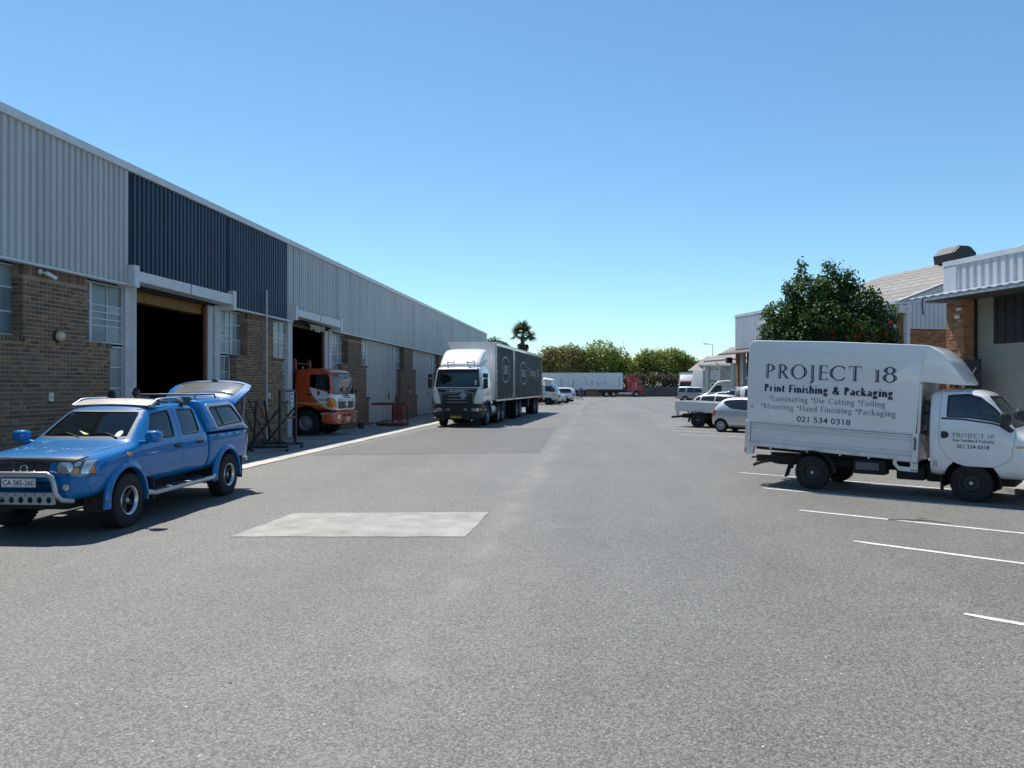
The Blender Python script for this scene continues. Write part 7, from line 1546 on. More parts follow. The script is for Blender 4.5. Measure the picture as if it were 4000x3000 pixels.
FBl = FB @ Matrix(((0, -1, 0, 0), (1, 0, 0, 0), (0, 0, 1, 0), (0, 0, 0, 1)))   # local x along +ridge, +y to the left
RB = FB @ Matrix(((0, 1, 0, 0), (1, 0, 0, 0), (0, 0, 1, 0), (0, 0, 0, 1)))     # local x = back along ridge, local y = right (up slope)
cladwall(Bd, RB, .1, Lb, 4.3, zE - .1, zE - .1, m_wclad, .2, .04)
laps(Bd, RB, -.1, Lb, half, zE, half * pit, 9, m_asb); 
MB().add([FB @ Vector(v) for v in ((half, -.05, zE + half * pit), (2 * half, -.05, zE), (2 * half, Lb, zE), (half, Lb, zE + half * pit))], [(0, 1, 2, 3)]).build('far_roof_slope', m_asb, Bd, 0, fix=False)
MB().box(-.22, .02, -.1, Lb, zE - .12, zE + .0, FB).build('gutter', m_trim, Bd, 0)
def vent(par, x, y, L_, col):
    z = zE + half * pit - .05
    MB().prism([(-.55, -.1), (-.62, .32), (-.3, .62), (.3, .62), (.62, .32), (.55, -.1)], 'y', 0, L_, FB @ Matrix.Translation((x, y, z))).build('ridge_vent', col, par, 0, bevel=.03)
    MB().prism([(-.66, .30), (-.32, .64), (-.28, .67), (.28, .67), (.32, .64), (.66, .30)], 'y', .12, L_ - .12, FB @ Matrix.Translation((x, y, z))).build('vent_cowl', M('weathered_vent', (.13, .12, .11), .7), par, 0)
vent(Bd, half - .2, 4.7, 1.4, m_black); None
# ---- D: further unit with white ribbed front, canopy and brick pillar
Dd = thing('unit', 'further unit with tall white ribbed parapet, canopy and orange brick pillar', 'building')
FD = frame2(yd(13.66, 47.0), Vector(cw(.197, -1)))
cladwall(Dd, FD, 0, 4.2, 4.18, 6.25, 6.0, m_wclad, .17, .035)
MB().box(-.02, 4.2, -.05, .15, 6.12, 6.28, FD).build('parapet_capping', m_trim, Dd, 0); MB().box(0, 4.2, .02, .2, 4.0, 6.1, FD).build('parapet_backing', m_dark, Dd, 0); MB().box(-.06, -.0, .0, 9, 4.0, 6.2, FD).build('parapet_side', m_wclad, Dd, 0)
MB().add([FD @ Vector(v) for v in ((.0, .3, 5.9), (4.2, .3, 5.9), (4.2, 9, 8.0), (.0, 9, 8.0))], [(0, 1, 2, 3)]).build('roof_slope', m_asb, Dd, 0, fix=False)
MB().add([FD @ Vector(v) for v in ((-.3, -1.0, 3.9), (4, -1.0, 3.9), (4, .1, 4.16), (-.3, .1, 4.16), (-.3, -1.0, 3.82), (4, -1.0, 3.82), (4, .1, 4.08), (-.3, .1, 4.08))], [(0, 1, 2, 3), (4, 7, 6, 5), (0, 4, 5, 1), (1, 5, 6, 2), (2, 6, 7, 3), (3, 7, 4, 0)]).build('canopy', M('brown_canopy', (.13, .10, .085), .8), Dd, 0)
pc = MB().box(.01, .29, .01, .39, 0, 3.98, FD).build('brick_pillar', m_ocmort, Dd, 0)
z = 0
while z < 3.92: MB().box(0, .3, 0, .4, z, z + .07, FD).build('brick', m_ocbrick, pc, 0); z += .085
MB().box(.34, .75, .1, .3, 0, 4.0, FD).build('side_pier', m_wbrick, Dd, 0); MB().box(.75, 4.2, .35, .6, 0, 4.0, FD).build('front_wall', m_dark, Dd, 0); MB().box(.8, 4, .2, .3, 2.4, 2.5, FD).build('transom', m_trim, Dd, 0)  # front_wall here is a near black panel, painted shade of an open front
MB().box(-.3, .0, -.5, -.2, 3.35, 3.7, FD).build('flood_light', m_black, Dd, 0)
# ---- C: grey signed building with whitewashed pillar, roofs stepping away
Cc = thing('grey_building', 'grey rendered building with white sign board, framed window and tiled eaves', 'building')
FC = frame2(yd(20.2, 80), Vector(cw(1, -.28)))
MB().box(0, 9, 0, .3, 0, 4.2, FC).build('front_wall', m_greyr, Cc, 0); MB().box(-.15, .0, .3, 14, 0, 4.2, FC).build('side_wall', m_greyr, Cc, 0)
wp = MB().box(-.12, .22, -.12, .0, 0, 4.2, FC).build('corner_pillar', m_wbrick, Cc, 0)
MB().add([FC @ Vector(v) for v in ((-.7, -.6, 4.15), (9, -.6, 4.15), (9, 5, 6.2), (2.5, 5, 6.2), (-.7, 14, 4.15), (2.5, 9, 6.2))], [(0, 1, 2, 3), (0, 3, 5, 4)]).build('roof', m_asb, Cc, 0, fix=False)
MB().box(-.7, 9, -.66, -.56, 3.98, 4.16, FC).build('eave_board', m_trim, Cc, 0); MB().box(-.76, -.66, -.6, 14, 3.98, 4.16, FC).build('eave_board', m_trim, Cc, 0)
wf = MB().box(.42, 1.42, -.05, -.002, 1.05, 2.3, FC).build('window', m_white, Cc, 0)
for x in (.52, .98): MB().box(x, x + .38, -.056, -.051, 1.15, 2.2, FC).build('pane', m_fgl, wf, 0)
sb = MB().box(.45, 1.42, -.06, -.01, 2.6, 4.05, FC).build('sign_board', M('sign_white', (.66, .68, .68), .5, var=.03), Cc, 0)
MB().tube([FC @ Vector((.72 + .16 * math.cos(a), -.066, 3.66 + .18 * math.sin(a))) for a in [R(60 + 10 * k) for k in range(21)]], .03, 6).build('sign_swoosh', m_ink, sb)
for k, (x0, x1, z) in enumerate(((.86, 1.14, 3.62), (1.16, 1.32, 3.64), (.6, 1.28, 3.28), (.78, 1.08, 3.15), (.55, 1.3, 2.98), (.62, 1.25, 2.8))): MB().box(x0, x1, -.064, -.061, z, z + (.1 if k < 1 else .035), FC).build('sign_line', m_ink if k < 1 else M('sign_grey', (.25, .27, .3), .6), sb, 0)
MB().box(2.05, 2.25, -.04, -.002, 1.75, 2.3, FC).build('meter_box', m_white, Cc, 0)
Ce = thing('covered_bay', 'whitewashed brick pillar and roof overhang before the grey signed building', 'building')
FE = frame2(yd(19.6, 69), Vector(cw(1, -.3)))
pl = MB().box(.01, .29, .01, .29, 0, 4.0, FE).build('brick_pillar', m_wbrick, Ce, 0)
z = 0
while z < 3.95: MB().box(0, .3, 0, .3, z, z + .1, FE).build('brick', m_wbrick, pl, 0); z += .118
MB().box(.3, 6, .05, .25, 0, 4.0, FE).build('front_wall', m_greyr, Ce, 0)
MB().add([FE @ Vector(v) for v in ((-2.3, -.9, 4.2), (7, -.9, 4.9), (7, 6, 6.0), (-2.3, 6, 4.5), (-2.3, -.9, 4.08), (7, -.9, 4.7), (7, 6, 5.8), (-2.3, 6, 4.35))], [(0, 1, 2, 3), (4, 7, 6, 5), (0, 4, 5, 1), (1, 5, 6, 2), (2, 6, 7, 3), (3, 7, 4, 0)]).build('roof_overhang', m_asb, Ce, 0)
MB().bar(FE @ Vector((-1.3, -.1, 4.1)), FE @ Vector((.0, .1, 2.9)), .08, .08).build('roof_brace', m_satin, Ce, 0)
MB().box(.5, .9, -.05, .04, 1.1, 2.2, FE).build('window', m_fgl, Ce, 0)
Cf = thing('far_shed', 'low grey shed with brown roof at the far right corner of yard', 'building')
FF = frame2(yd(25.4, 108), Vector(cw(1, -.26)))
MB().box(0, 12, 0, .3, 0, 4.1, FF).build('front_wall', m_greyr, Cf, 0)
MB().add([FF @ Vector(v) for v in ((-.7, -.6, 4.1), (12, -.6, 4.1), (12, 8, 6.4), (1.8, 8, 6.4), (-.7, -.6, 4.0), (12, -.6, 4.0), (12, 8, 6.3), (1.8, 8, 6.3))], [(0, 1, 2, 3), (4, 7, 6, 5), (0, 4, 5, 1), (1, 5, 6, 2), (2, 6, 7, 3), (3, 7, 4, 0)]).build('roof', m_asb, Cf, 0)
MB().box(3, 5, -.03, -.001, .1, 3.2, FF).build('roller_door', m_trim, Cf, 0)
q = yd(2784 * 120 / 3004 - 2000 * 120 / 3004, 120)
sl = thing('street_lamp', 'slim street lamp rising over the grey roofs', 'street lamp', (q.x, q.y, 0))
MB().tube([(0, 0, 0), (0, 0, 8.4)], [.09, .05], 10).build('pole', m_steel, sl); MB().bar((0, 0, 8.4), (-1.1, 0, 8.5), .12, .06).build('arm', m_steel, sl, 0); MB().box(-1.5, -.7, -.15, .15, 8.45, 8.6).build('lamp_head', m_white, sl, 0, bevel=.04)
# ---- far precast wall
wl = thing('precast_wall', 'dark grey precast concrete wall of posts and panels across the far end', 'wall')
m_pre = M('precast_concrete', (.10, .10, .10), .9, var=.15, vs=2, dirt=.15, orand=.12)
F0 = frame2(yd(-20, 141.5), Vector(cw(1, 0)))
for i in range(32):
    x = i * 2.1; MB().box(x - .07, x + .07, -.08, .08, 0, 1.9, F0).build('post', m_pre, wl, 0)
    for k in range(4): MB().box(x + .07, x + 2.03, -.03 + .006 * (k % 2), .03, .02 + k * .45, .46 + k * .45, F0).build('panel', m_pre, wl, 0)
# ---- houses beyond the wall
def house(label, X, Y, w_, d_, hw, hr, wallc, roofc, gable=True):
    p_ = yd(X, Y); h_ = thing('house', label, 'house', (p_.x, p_.y, 0), YAW)
    MB().prism([(-w_ / 2, 0), (w_ / 2, 0), (w_ / 2, hw), (0, hr - .15), (-w_ / 2, hw)], 'y', 0, d_).build('wall', M('house_wall_' + label[:5], wallc, .8, dirt=.05), h_, 0)
    rm = M('house_roof_' + label[:5], roofc, .8, var=.15)
    for sg in (1, -1): MB().add([(sg * (w_ / 2 + .4), -.4, hw - .15), (0, -.4, hr), (0, d_ + .4, hr), (sg * (w_ / 2 + .4), d_ + .4, hw - .15), (sg * (w_ / 2 + .4), -.4, hw - .3), (0, -.4, hr - .14), (0, d_ + .4, hr - .14), (sg * (w_ / 2 + .4), d_ + .4, hw - .3)], [(0, 1, 2, 3), (4, 7, 6, 5), (0, 4, 5, 1), (1, 5, 6, 2), (2, 6, 7, 3), (3, 7, 4, 0)]).build('roof', rm, h_, 0)
    for x in (-w_ * .28, w_ * .28):
        f_ = MB().box(x - .6, x + .6, -.06, -.002, hw * .45, hw * .85).build('window', m_rust if 'brown' in label else m_white, h_, 0); MB().box(x - .52, x - .03, -.065, -.061, hw * .47, hw * .83).build('pane', m_fgl, f_, 0); MB().box(x + .03, x + .52, -.065, -.061, hw * .47, hw * .83).build('pane', m_fgl, f_, 0)
house('cream gabled house with brown roof behind the container', 4.2, 165, 9, 10, 5.2, 7.6, (.6, .56, .48), (.16, .12, .1))
house('pale blue grey house half hidden by trees behind the container', 16.2, 185, 11, 10, 6.0, 8.6, (.5, .56, .62), (.2, .15, .14))
# ================================================================== VEGETATION
def foliage(name, par, lobes, ncl, per, leaf, mat, seed=1, inner=.25, asp=.55, spread=1.6):
    rs = random.Random(seed); vs = []; fs = []
    wts = [l[3] * l[4] + l[4] * l[5] + l[3] * l[5] for l in lobes]
    for c in range(ncl):
        cx, cy, cz, rx, ry, rz = rs.choices(lobes, wts)[0]
        d = Vector((rs.gauss(0, 1), rs.gauss(0, 1), rs.gauss(0, 1))).normalized()
        r = rs.uniform(.45, .9) if rs.random() < inner else 1 + rs.gauss(0, .07)
        p = Vector((cx + d.x * rx * r, cy + d.y * ry * r, cz + d.z * rz * r))
        for k in range(per):
            q = p + Vector((rs.gauss(0, 1), rs.gauss(0, 1), rs.gauss(0, 1))) * leaf * spread
            nrm = (d + Vector((rs.gauss(0, .7), rs.gauss(0, .7), rs.gauss(.25, .7)))).normalized()
            t = nrm.cross(Vector((rs.gauss(0, 1), rs.gauss(0, 1), rs.gauss(0, 1)))).normalized(); b = nrm.cross(t)
            L_ = leaf * rs.uniform(.7, 1.3); w_ = L_ * asp; o = len(vs)
            vs += [tuple(q - t * L_), tuple(q + b * w_ + nrm * L_ * .12), tuple(q + t * L_), tuple(q - b * w_ + nrm * L_ * .12)]; fs.append((o, o + 1, o + 2, o + 3))
    me = bpy.data.meshes.new(name); me.from_pydata(vs, [], fs); return mk(name, me, mat, par, 0)
m_bark = M('bark', (.13, .10, .075), .9, var=.3, vs=8, bump=.5)
LF1 = leafmat('leaf_dark_glossy', (.018, .05, .012), (.08, .15, .028), .5)
LF2 = leafmat('leaf_yard_tree', (.11, .16, .03), (.36, .40, .08), .6)
LF3 = leafmat('leaf_autumn', (.15, .15, .04), (.38, .31, .10), .6)
LF4 = leafmat('leaf_hedge', (.06, .075, .03), (.17, .15, .09), .6)
def limbs(par, base, tops, r0):
    mb = MB().tube([(0, 0, 0), (.1 * r0, .05, base * .5), (0, 0, base)], [r0 * 1.25, r0, r0 * .85], 10); mb.build('trunk', m_bark, par, 60)
    for (x, y, z) in tops:
        m_ = Vector((x * .45, y * .45, base + (z - base) * .55)) + Vector((random.uniform(-.2, .2), random.uniform(-.2, .2), 0))
        MB().tube([(0, 0, base * .9), tuple(m_), (x, y, z)], [r0 * .6, r0 * .35, r0 * .08], 7).build('limb', m_bark, par, 60)
# flowering tree behind the delivery truck
q = yd(10.05, 24.6); ft = thing('flowering_tree', 'dense dark green tree with red blossoms behind the lettered truck', 'tree', (q.x, q.y, 0))
lob = [(0, .3, 3.7, 1.45, 1.2, 1.2), (-1.15, .1, 3.35, .85, .9, .85), (1.05, 0, 3.5, .9, .95, .85), (-.62, -.2, 4.75, .62, .6, .62), (.2, .1, 4.95, .58, .6, .6), (.88, -.1, 4.6, .55, .55, .55), (-1.45, 0, 4.1, .46, .5, .5), (-1.6, -.1, 2.75, .5, .6, .6), (1.72, 0, 4.05, .42, .4, .46), (.1, -.3, 2.6, 1.7, 1.2, .7), (-.75, 0, 5.5, .16, .2, .42), (.12, 0, 5.55, .24, .22, .34), (.62, 0, 5.3, .26, .25, .3), (-1.05, 0, 5.0, .28, .25, .26), (1.4, 0, 4.6, .3, .3, .3), (-.3, -.9, 3.9, .7, .5, .6), (.6, -.9, 3.5, .6, .5, .6), (-.9, -.8, 3.0, .6, .5, .6), (1.85, 0, 3.2, .4, .4, .6)]
foliage('crown', ft, lob, 4600, 7, .06, LF1, 3, .2, .6, 1.3)
limbs(ft, 1.7, [(-1, 0, 3.9), (1.1, .1, 4.0), (0, 0, 5.2), (-.4, -.6, 3.6), (.6, .7, 4.2), (-1.3, .2, 3.0)], .13)
MB().lathe([(0, 1.9), (.9, 2.2), (1.2, 3.0), (1.0, 3.9), (.55, 4.5), (0, 4.7)], 14, 'z').build('inner_shade', M('crown_shade_green', (.012, .025, .01), .9, var=.4, vs=8), ft, 60)  # dark solid core, puts the crown's inner shade into colour
m_fl = M('red_petal', (.6, .045, .03), .6, var=.2); fm = MB()
for k in range(5):
    a = 2 * math.pi * k / 5; c_, s_ = math.cos(a), math.sin(a)
    fm.add([(0, 0, 0), (.06 * math.cos(a - .5), .06 * math.sin(a - .5), .03), (.1 * c_, .1 * s_, .045), (.06 * math.cos(a + .5), .06 * math.sin(a + .5), .03)], [(0, 1, 2, 3)])
fm.tube([(0, 0, 0), (0, 0, .09)], .008, 5); fme = fm.mesh('flower', False); fme.materials.append(m_fl)
for (px, py) in [(3351, 1274), (3309, 1305), (3252, 1299), (3312, 1316), (3321, 1323), (3337, 1321), (3347, 1318), (3360, 1310), (3383, 1292), (3400, 1312), (3383, 1323), (3460, 1306), (3478, 1258)]:
    Y = 23.35 + random.uniform(0, .25); p = yd((px - 2000) / 3004 * Y, Y); o = bpy.data.objects.new('flower', fme); COL.objects.link(o); o.parent = ft
    o.location = (p.x - q.x, p.y - q.y, CAMH + Y * (1508 - py) / 3004); o.rotation_euler = (R(80) + random.uniform(-.4, .4), random.uniform(-.5, .5), random.uniform(-.5, .5)); o.scale = (.85,) * 3
# trees beyond the far wall
def far_tree(label, X, Y, lob, ncl, mat, seed, bare=0, leaf=.21, per=6, name='tree'):
    p = yd(X, Y); t = thing(name, label, 'tree', (p.x, p.y, 0), YAW, 'trees beyond the far wall')
    foliage('crown', t, lob, ncl, per, leaf, mat, seed, .3, .75, 1.35)
    top = max(l[2] for l in lob); limbs(t, min(l[2] for l in lob) * .55, [(l[0] * .9, l[1], l[2]) for l in lob], .26)
    rs = random.Random(seed)
    for k in range(bare):
        b = Vector((rs.uniform(.5, 4), rs.uniform(-1, 1), top + .5)); e = b + Vector((rs.uniform(-1, 1.6), 0, rs.uniform(1.4, 2.4)))
        MB().tube([b - Vector((0, 0, 2.5)), b, tuple((b + e) / 2 + Vector((.3, 0, 0))), e], [.09, .06, .04, .015], 6).build('bare_branch', m_bark, t, 60)
    return t
far_tree('olive brown tree left of the far row, behind the container', 10.0, 150, [(0, 0, 6.4, 4.6, 3, 2.9), (-2.6, 0, 7.4, 2.4, 2, 1.8), (1.6, 0, 8.2, 2.6, 2, 1.7), (3.6, 0, 5.4, 1.8, 2, 2.0), (-3.5, 0, 5.0, 1.8, 2, 1.9)], 1500, LF3, 11)
far_tree('tall open tree with bare branches above the container', 18.4, 150, [(-1, 0, 8.4, 3.2, 2.6, 2.2), (2.0, 0, 6.8, 2.6, 2.4, 2.2), (-3.2, 0, 6.6, 2.2, 2, 2.2), (0, 0, 5.2, 3.2, 2, 1.6), (3.8, 0, 5.0, 1.6, 1.6, 1.6)], 1050, LF2, 12, 5)
far_tree('broad bright green tree right of the red truck cab', 29.6, 149, [(0, 0, 6.0, 5.2, 3, 2.6), (-3.2, 0, 7.0, 2.4, 2, 1.9), (1.5, 0, 7.2, 2.8, 2.2, 1.7), (4.0, 0, 5.4, 2.4, 2, 2.0), (-4.6, 0, 4.6, 1.8, 2, 1.8), (-6.6, 0, 5.2, 1.9, 2, 1.7), (7, 0, 4.6, 1.6, 1.6, 1.7)], 2200, LF2, 13, 1)
far_tree('lower bushy green tree between the bare branched tree and the red cab', 23.6, 152, [(0, 0, 5.0, 3.0, 2, 2.2), (-2.2, 0, 4.6, 1.8, 2, 2.0), (2.0, 0, 5.4, 1.8, 2, 1.8)], 1100, LF2, 17)
far_tree('small bright green tree at the right end of the far row', 36.2, 149, [(0, 0, 4.6, 2.6, 2, 2.0), (-1.8, 0, 4.0, 1.8, 2, 1.8), (1.4, 0, 5.4, 1.6, 1.4, 1.2), (2.8, 0, 3.8, 1.6, 1.5, 1.4)], 1000, LF2, 14)
far_tree('dark round topped tree behind the warehouse roof end', -3.0, 118, [(0, 0, 7.6, 2.3, 2, 1.5), (-1.2, 0, 7.0, 1.6, 1.5, 1.2), (1.3, 0, 7.2, 1.5, 1.4, 1.1)], 700, LF1, 15, 0, .17)
p = yd(27.0, 144.5); hg = thing('hedge', 'tall flowering hedge of grey green shrubs above the far wall', 'hedge', (p.x, p.y, 0), YAW)
foliage('foliage', hg, [(x, 0, 2.3 + .35 * math.sin(x * 1.3), 1.7, 1.2, 1.75) for x in (-5, -3.4, -1.6, .2, 2, 3.8, 5.2)] + [(x, 0, 3.3, 1.1, 1, .9) for x in (-3, -.5, 2.6)], 1500, 6, .17, LF4, 21, .2, .5)
for x in (-5, -2.5, 0, 2.5, 5): MB().tube([(x, 0, 0), (x + .2, 0, 2.4)], [.08, .03], 6).build('stem', m_bark, hg)
p = yd(7.5, 146.0); hg = thing('bush', 'dark bush filling the gap behind the container', 'bush', (p.x, p.y, 0), YAW)
foliage('foliage', hg, [(x, 0, 2.2 + .4 * math.sin(x), 1.8, 1.2, 1.7) for x in (-6, -4, -2, 0, 2, 4, 6, 8, 10)], 900, 6, .19, LF2, 22, .2, .6)
for x in (-5, 0, 5): MB().tube([(x, 0, 0), (x + .2, 0, 2.4)], [.08, .03], 6).build('stem', m_bark, hg)
# grassy verge tuft by the grey building, right far shrub
p = yd(19.9, 79.2); tf = thing('shrub', 'small yellow green shrub at the foot of the grey building', 'shrub', (p.x, p.y, 0)); foliage('foliage', tf, [(0, 0, .5, .7, .6, .55), (.8, 0, .4, .6, .5, .4)], 160, 6, .09, LF2, 31); MB().tube([(0, 0, 0), (0, 0, .6)], .03, 6).build('stem', m_bark, tf)
# fan palm
p = yd(1.62, 118); pm = thing('palm_tree', 'tall fan palm with shaggy brown skirt above the curtain trailers', 'tree', (p.x, p.y, 0), YAW)
MB().tube([(0, 0, 0), (.1, 0, 3), (.05, 0, 6), (0, 0, 9.6)], [.42, .34, .3, .3], 12).build('trunk', m_bark, pm, 60)
m_fr = leafmat('palm_green', (.03, .06, .02), (.13, .15, .05), .45); m_dead = leafmat('palm_dead', (.06, .05, .03), (.16, .12, .07), .8)
def frond(L_, nb, sp, mat):
    mb = MB().tube([(0, 0, 0), (L_ * .5, 0, .03)], [.025, .012], 5)
    for k in range(nb):
        a = -sp + 2 * sp * k / (nb - 1); c_, s_ = math.cos(a), math.sin(a); b = L_ * .5; e = L_ * (.55 + .1 * math.cos(a * 1.2))
        o = Vector((b, 0, .03)); d = Vector((c_, s_, 0)); n_ = Vector((-s_, c_, 0)) * .055
        mb.add([o - n_ * .3, o + d * e * .55 - n_ + Vector((0, 0, .05)), o + d * e + Vector((0, 0, -.22)), o + d * e * .55 + n_ + Vector((0, 0, .05)), o + n_ * .3], [(0, 1, 2, 3, 4)])
    me = mb.mesh('frond', False); me.materials.append(mat); smooth(me, 0); return me
f1, f2 = frond(1.9, 15, 1.25, m_fr), frond(1.6, 11, 1.0, m_dead); rs = random.Random(4)
for k in range(52):
    o = bpy.data.objects.new('frond', f1); COL.objects.link(o); o.parent = pm; az = rs.uniform(0, 6.28); el = rs.uniform(-.3, 1.45)
    o.location = (0, 0, 9.5 + .3 * el); o.rotation_euler = (rs.uniform(-.5, .5), -el, az); o.scale = (rs.uniform(.75, 1.2),) * 3
for k in range(44):
    o = bpy.data.objects.new('dead_frond', f2); COL.objects.link(o); o.parent = pm; az = rs.uniform(0, 6.28)
    o.location = (.15 * math.cos(az), .15 * math.sin(az), rs.uniform(7.2, 9.3)); o.rotation_euler = (rs.uniform(-.4, .4), R(rs.uniform(62, 86)), az); o.scale = (rs.uniform(.8, 1.2),) * 3
# ================================================================== YARD THINGS
gr = thing('glass_trolley', 'black steel glass trolley on castors in front of the brick pier', 'trolley', (-9.35, 21.9, 0), R(4))
def bars(par, nm, L_, w_=.06, mat=m_black):
    for a, b in L_: MB().bar(a, b, w_, w_).build(nm, mat, par, 0)
bars(gr, 'frame_post', [((0, 0, .12), (0, 0, 1.82)), ((0, 1.42, .12), (0, 1.42, 1.82))], .07); bars(gr, 'top_rail', [((0, -.035, 1.80), (0, 1.455, 1.80))], .07); bars(gr, 'mid_rail', [((0, .03, .98), (0, 1.39, .98))], .06)
bars(gr, 'base_rail', [((.0, .03, .16), (0, 1.39, .16)), ((-1.0, 0, .16), (-1.0, 1.42, .16)), ((.25, 0, .14), (-1.05, 0, .14)), ((.25, 1.42, .14), (-1.05, 1.42, .14))], .07)
bars(gr, 'diagonal_brace', [((-.9, 0, .2), (-.04, .0, 1.25)), ((-.9, 1.42, .2), (-.04, 1.42, 1.25))], .05)
for x in (.2, -1.0):
    for y in (0, 1.42): MB().lathe([(0, -.02), (.055, -.02), (.06, 0), (.055, .02), (0, .02)], 14, 'y', Matrix.Translation((x, y, .062))).build('castor', m_tyre, gr); MB().box(x - .03, x + .03, y - .035, y + .035, .07, .115).build('castor_fork', m_steel, gr, 0)
g2 = thing('a_frame_rack', 'rusty black rack of leaning steel posts against the brick pier', 'rack', (-10.55, 22.5, 0), R(2))
for k in range(4): MB().bar((.15, -.5 + k * .7, .2), (-.35, -.5 + k * .6 + random.uniform(-.06, .06), 1.5), .075, .05).build('leaning_post', m_rust if k % 2 else m_black, g2, 0)
for k in range(2): MB().bar((.15, -.1 + k * 1.3, .2), (.28, -.2 + k * .62, 1.5), .05, .05).build('front_post', m_black, g2, 0)
bars(g2, 'base_rail', [((.15, -.6, .17), (.15, 2.0, .17)), ((-.4, -.6, .17), (-.4, 2.0, .17)), ((.3, -.6, .1), (-.5, -.6, .1)), ((.3, 2, .1), (-.5, 2, .1))], .07)
for x in (.3, -.5):
    for y in (-.6, 2.0): MB().box(x - .05, x + .05, y - .05, y + .05, 0, .064).build('foot', m_black, g2, 0)
rt = thing('red_workbench', 'dark red steel trolley bench before the closed corrugated door', 'trolley', (-10.1, 37.0, 0), R(-6))
mrd = M('oxide_red', (.20, .035, .03), .7, var=.25, dirt=.15)
MB().box(-.85, .95, -.45, -.37, 1.02, 1.12).build('top_beam', mrd, rt, 0); MB().box(-.85, .95, .37, .45, 1.02, 1.12).build('top_beam', mrd, rt, 0); MB().box(-.85, -.77, -.36, .36, 1.03, 1.11).build('cross_beam', mrd, rt, 0); MB().box(.85, .93, -.36, .36, 1.03, 1.11).build('cross_beam', mrd, rt, 0)
for y in (-.40, .40): MB().box(.2, .27, y - .03, y + .03, .12, 1.02).build('leg', mrd, rt, 0); MB().box(.68, .75, y - .03, y + .03, .12, 1.02).build('leg', mrd, rt, 0)
MB().box(.2, .75, -.43, -.40, .3, .98).build('side_plate', mrd, rt, 0); MB().box(-.6, .8, -.44, .44, .06, .14).build('base_plate', mrd, rt, 0); MB().box(-.58, .78, -.40, .40, 0, .06).build('runner', m_black, rt, 0)
MB().tube([(.9, -.4, 1.1), (1.08, -.4, 2.05)], .014, 6).build('upright_rod', m_black, rt)
bk = thing('bucket', 'small black bucket on the apron beside the orange lorry', 'bucket', (-10.55, 33.6, 0))
MB().lathe([(0, .005), (.12, .005), (.15, .28), (.158, .285), (.158, .3), (.145, .3), (.115, .02), (0, .02)], 18, 'z').build('pail', m_plas, bk); MB().tube([(0, .15 * math.cos(a), .29 + .13 * math.sin(a)) for a in [math.pi * k / 10 for k in range(11)]], .006, 5).build('handle', m_steel, bk); MB().box(-.08, .1, -.3, -.17, .004, .03).build('rag', m_white, bk, 0, bevel=.01)
# twig and loose grit
tw = thing('twig', 'thin dry twig lying across a white bay line', 'twig', (4.55, 11.62, .012)); MB().tube([(-.35, .1, .0), (-.1, .02, .01), (.15, -.02, .015), (.4, -.16, .0)], [.006, .009, .008, .004], 6).build('stem', m_bark, tw); MB().tube([(.0, .0, .01), (.1, .12, .02), (.2, .14, .01)], [.006, .005, .003], 5).build('side_shoot', m_bark, tw)
mb = MB(); rs = random.Random(8)
for k in range(420):
    y = 2.8 + rs.random() ** 1.5 * 26; x = rs.uniform(-8, 3.4 + .2 * y); s_ = rs.uniform(.004, .012); c_ = [(x + s_ * rs.uniform(.6, 1.3) * math.cos(a), y + s_ * rs.uniform(.6, 1.3) * math.sin(a)) for a in (0, 1.3, 2.5, 3.8, 5)]
    o = len(mb.v); mb.add([(u, v, .001) for u, v in c_] + [(x, y, s_ * rs.uniform(.5, .9))], [(0, 1, 5), (1, 2, 5), (2, 3, 5), (3, 4, 5), (4, 0, 5)])
kind(mb.build('loose_grit', M('grit', (.22, .21, .2), .9, irand=.85), None, 0, fix=False), 'stuff', 'loose gravel grit scattered over the asphalt yard')['category'] = 'grit'
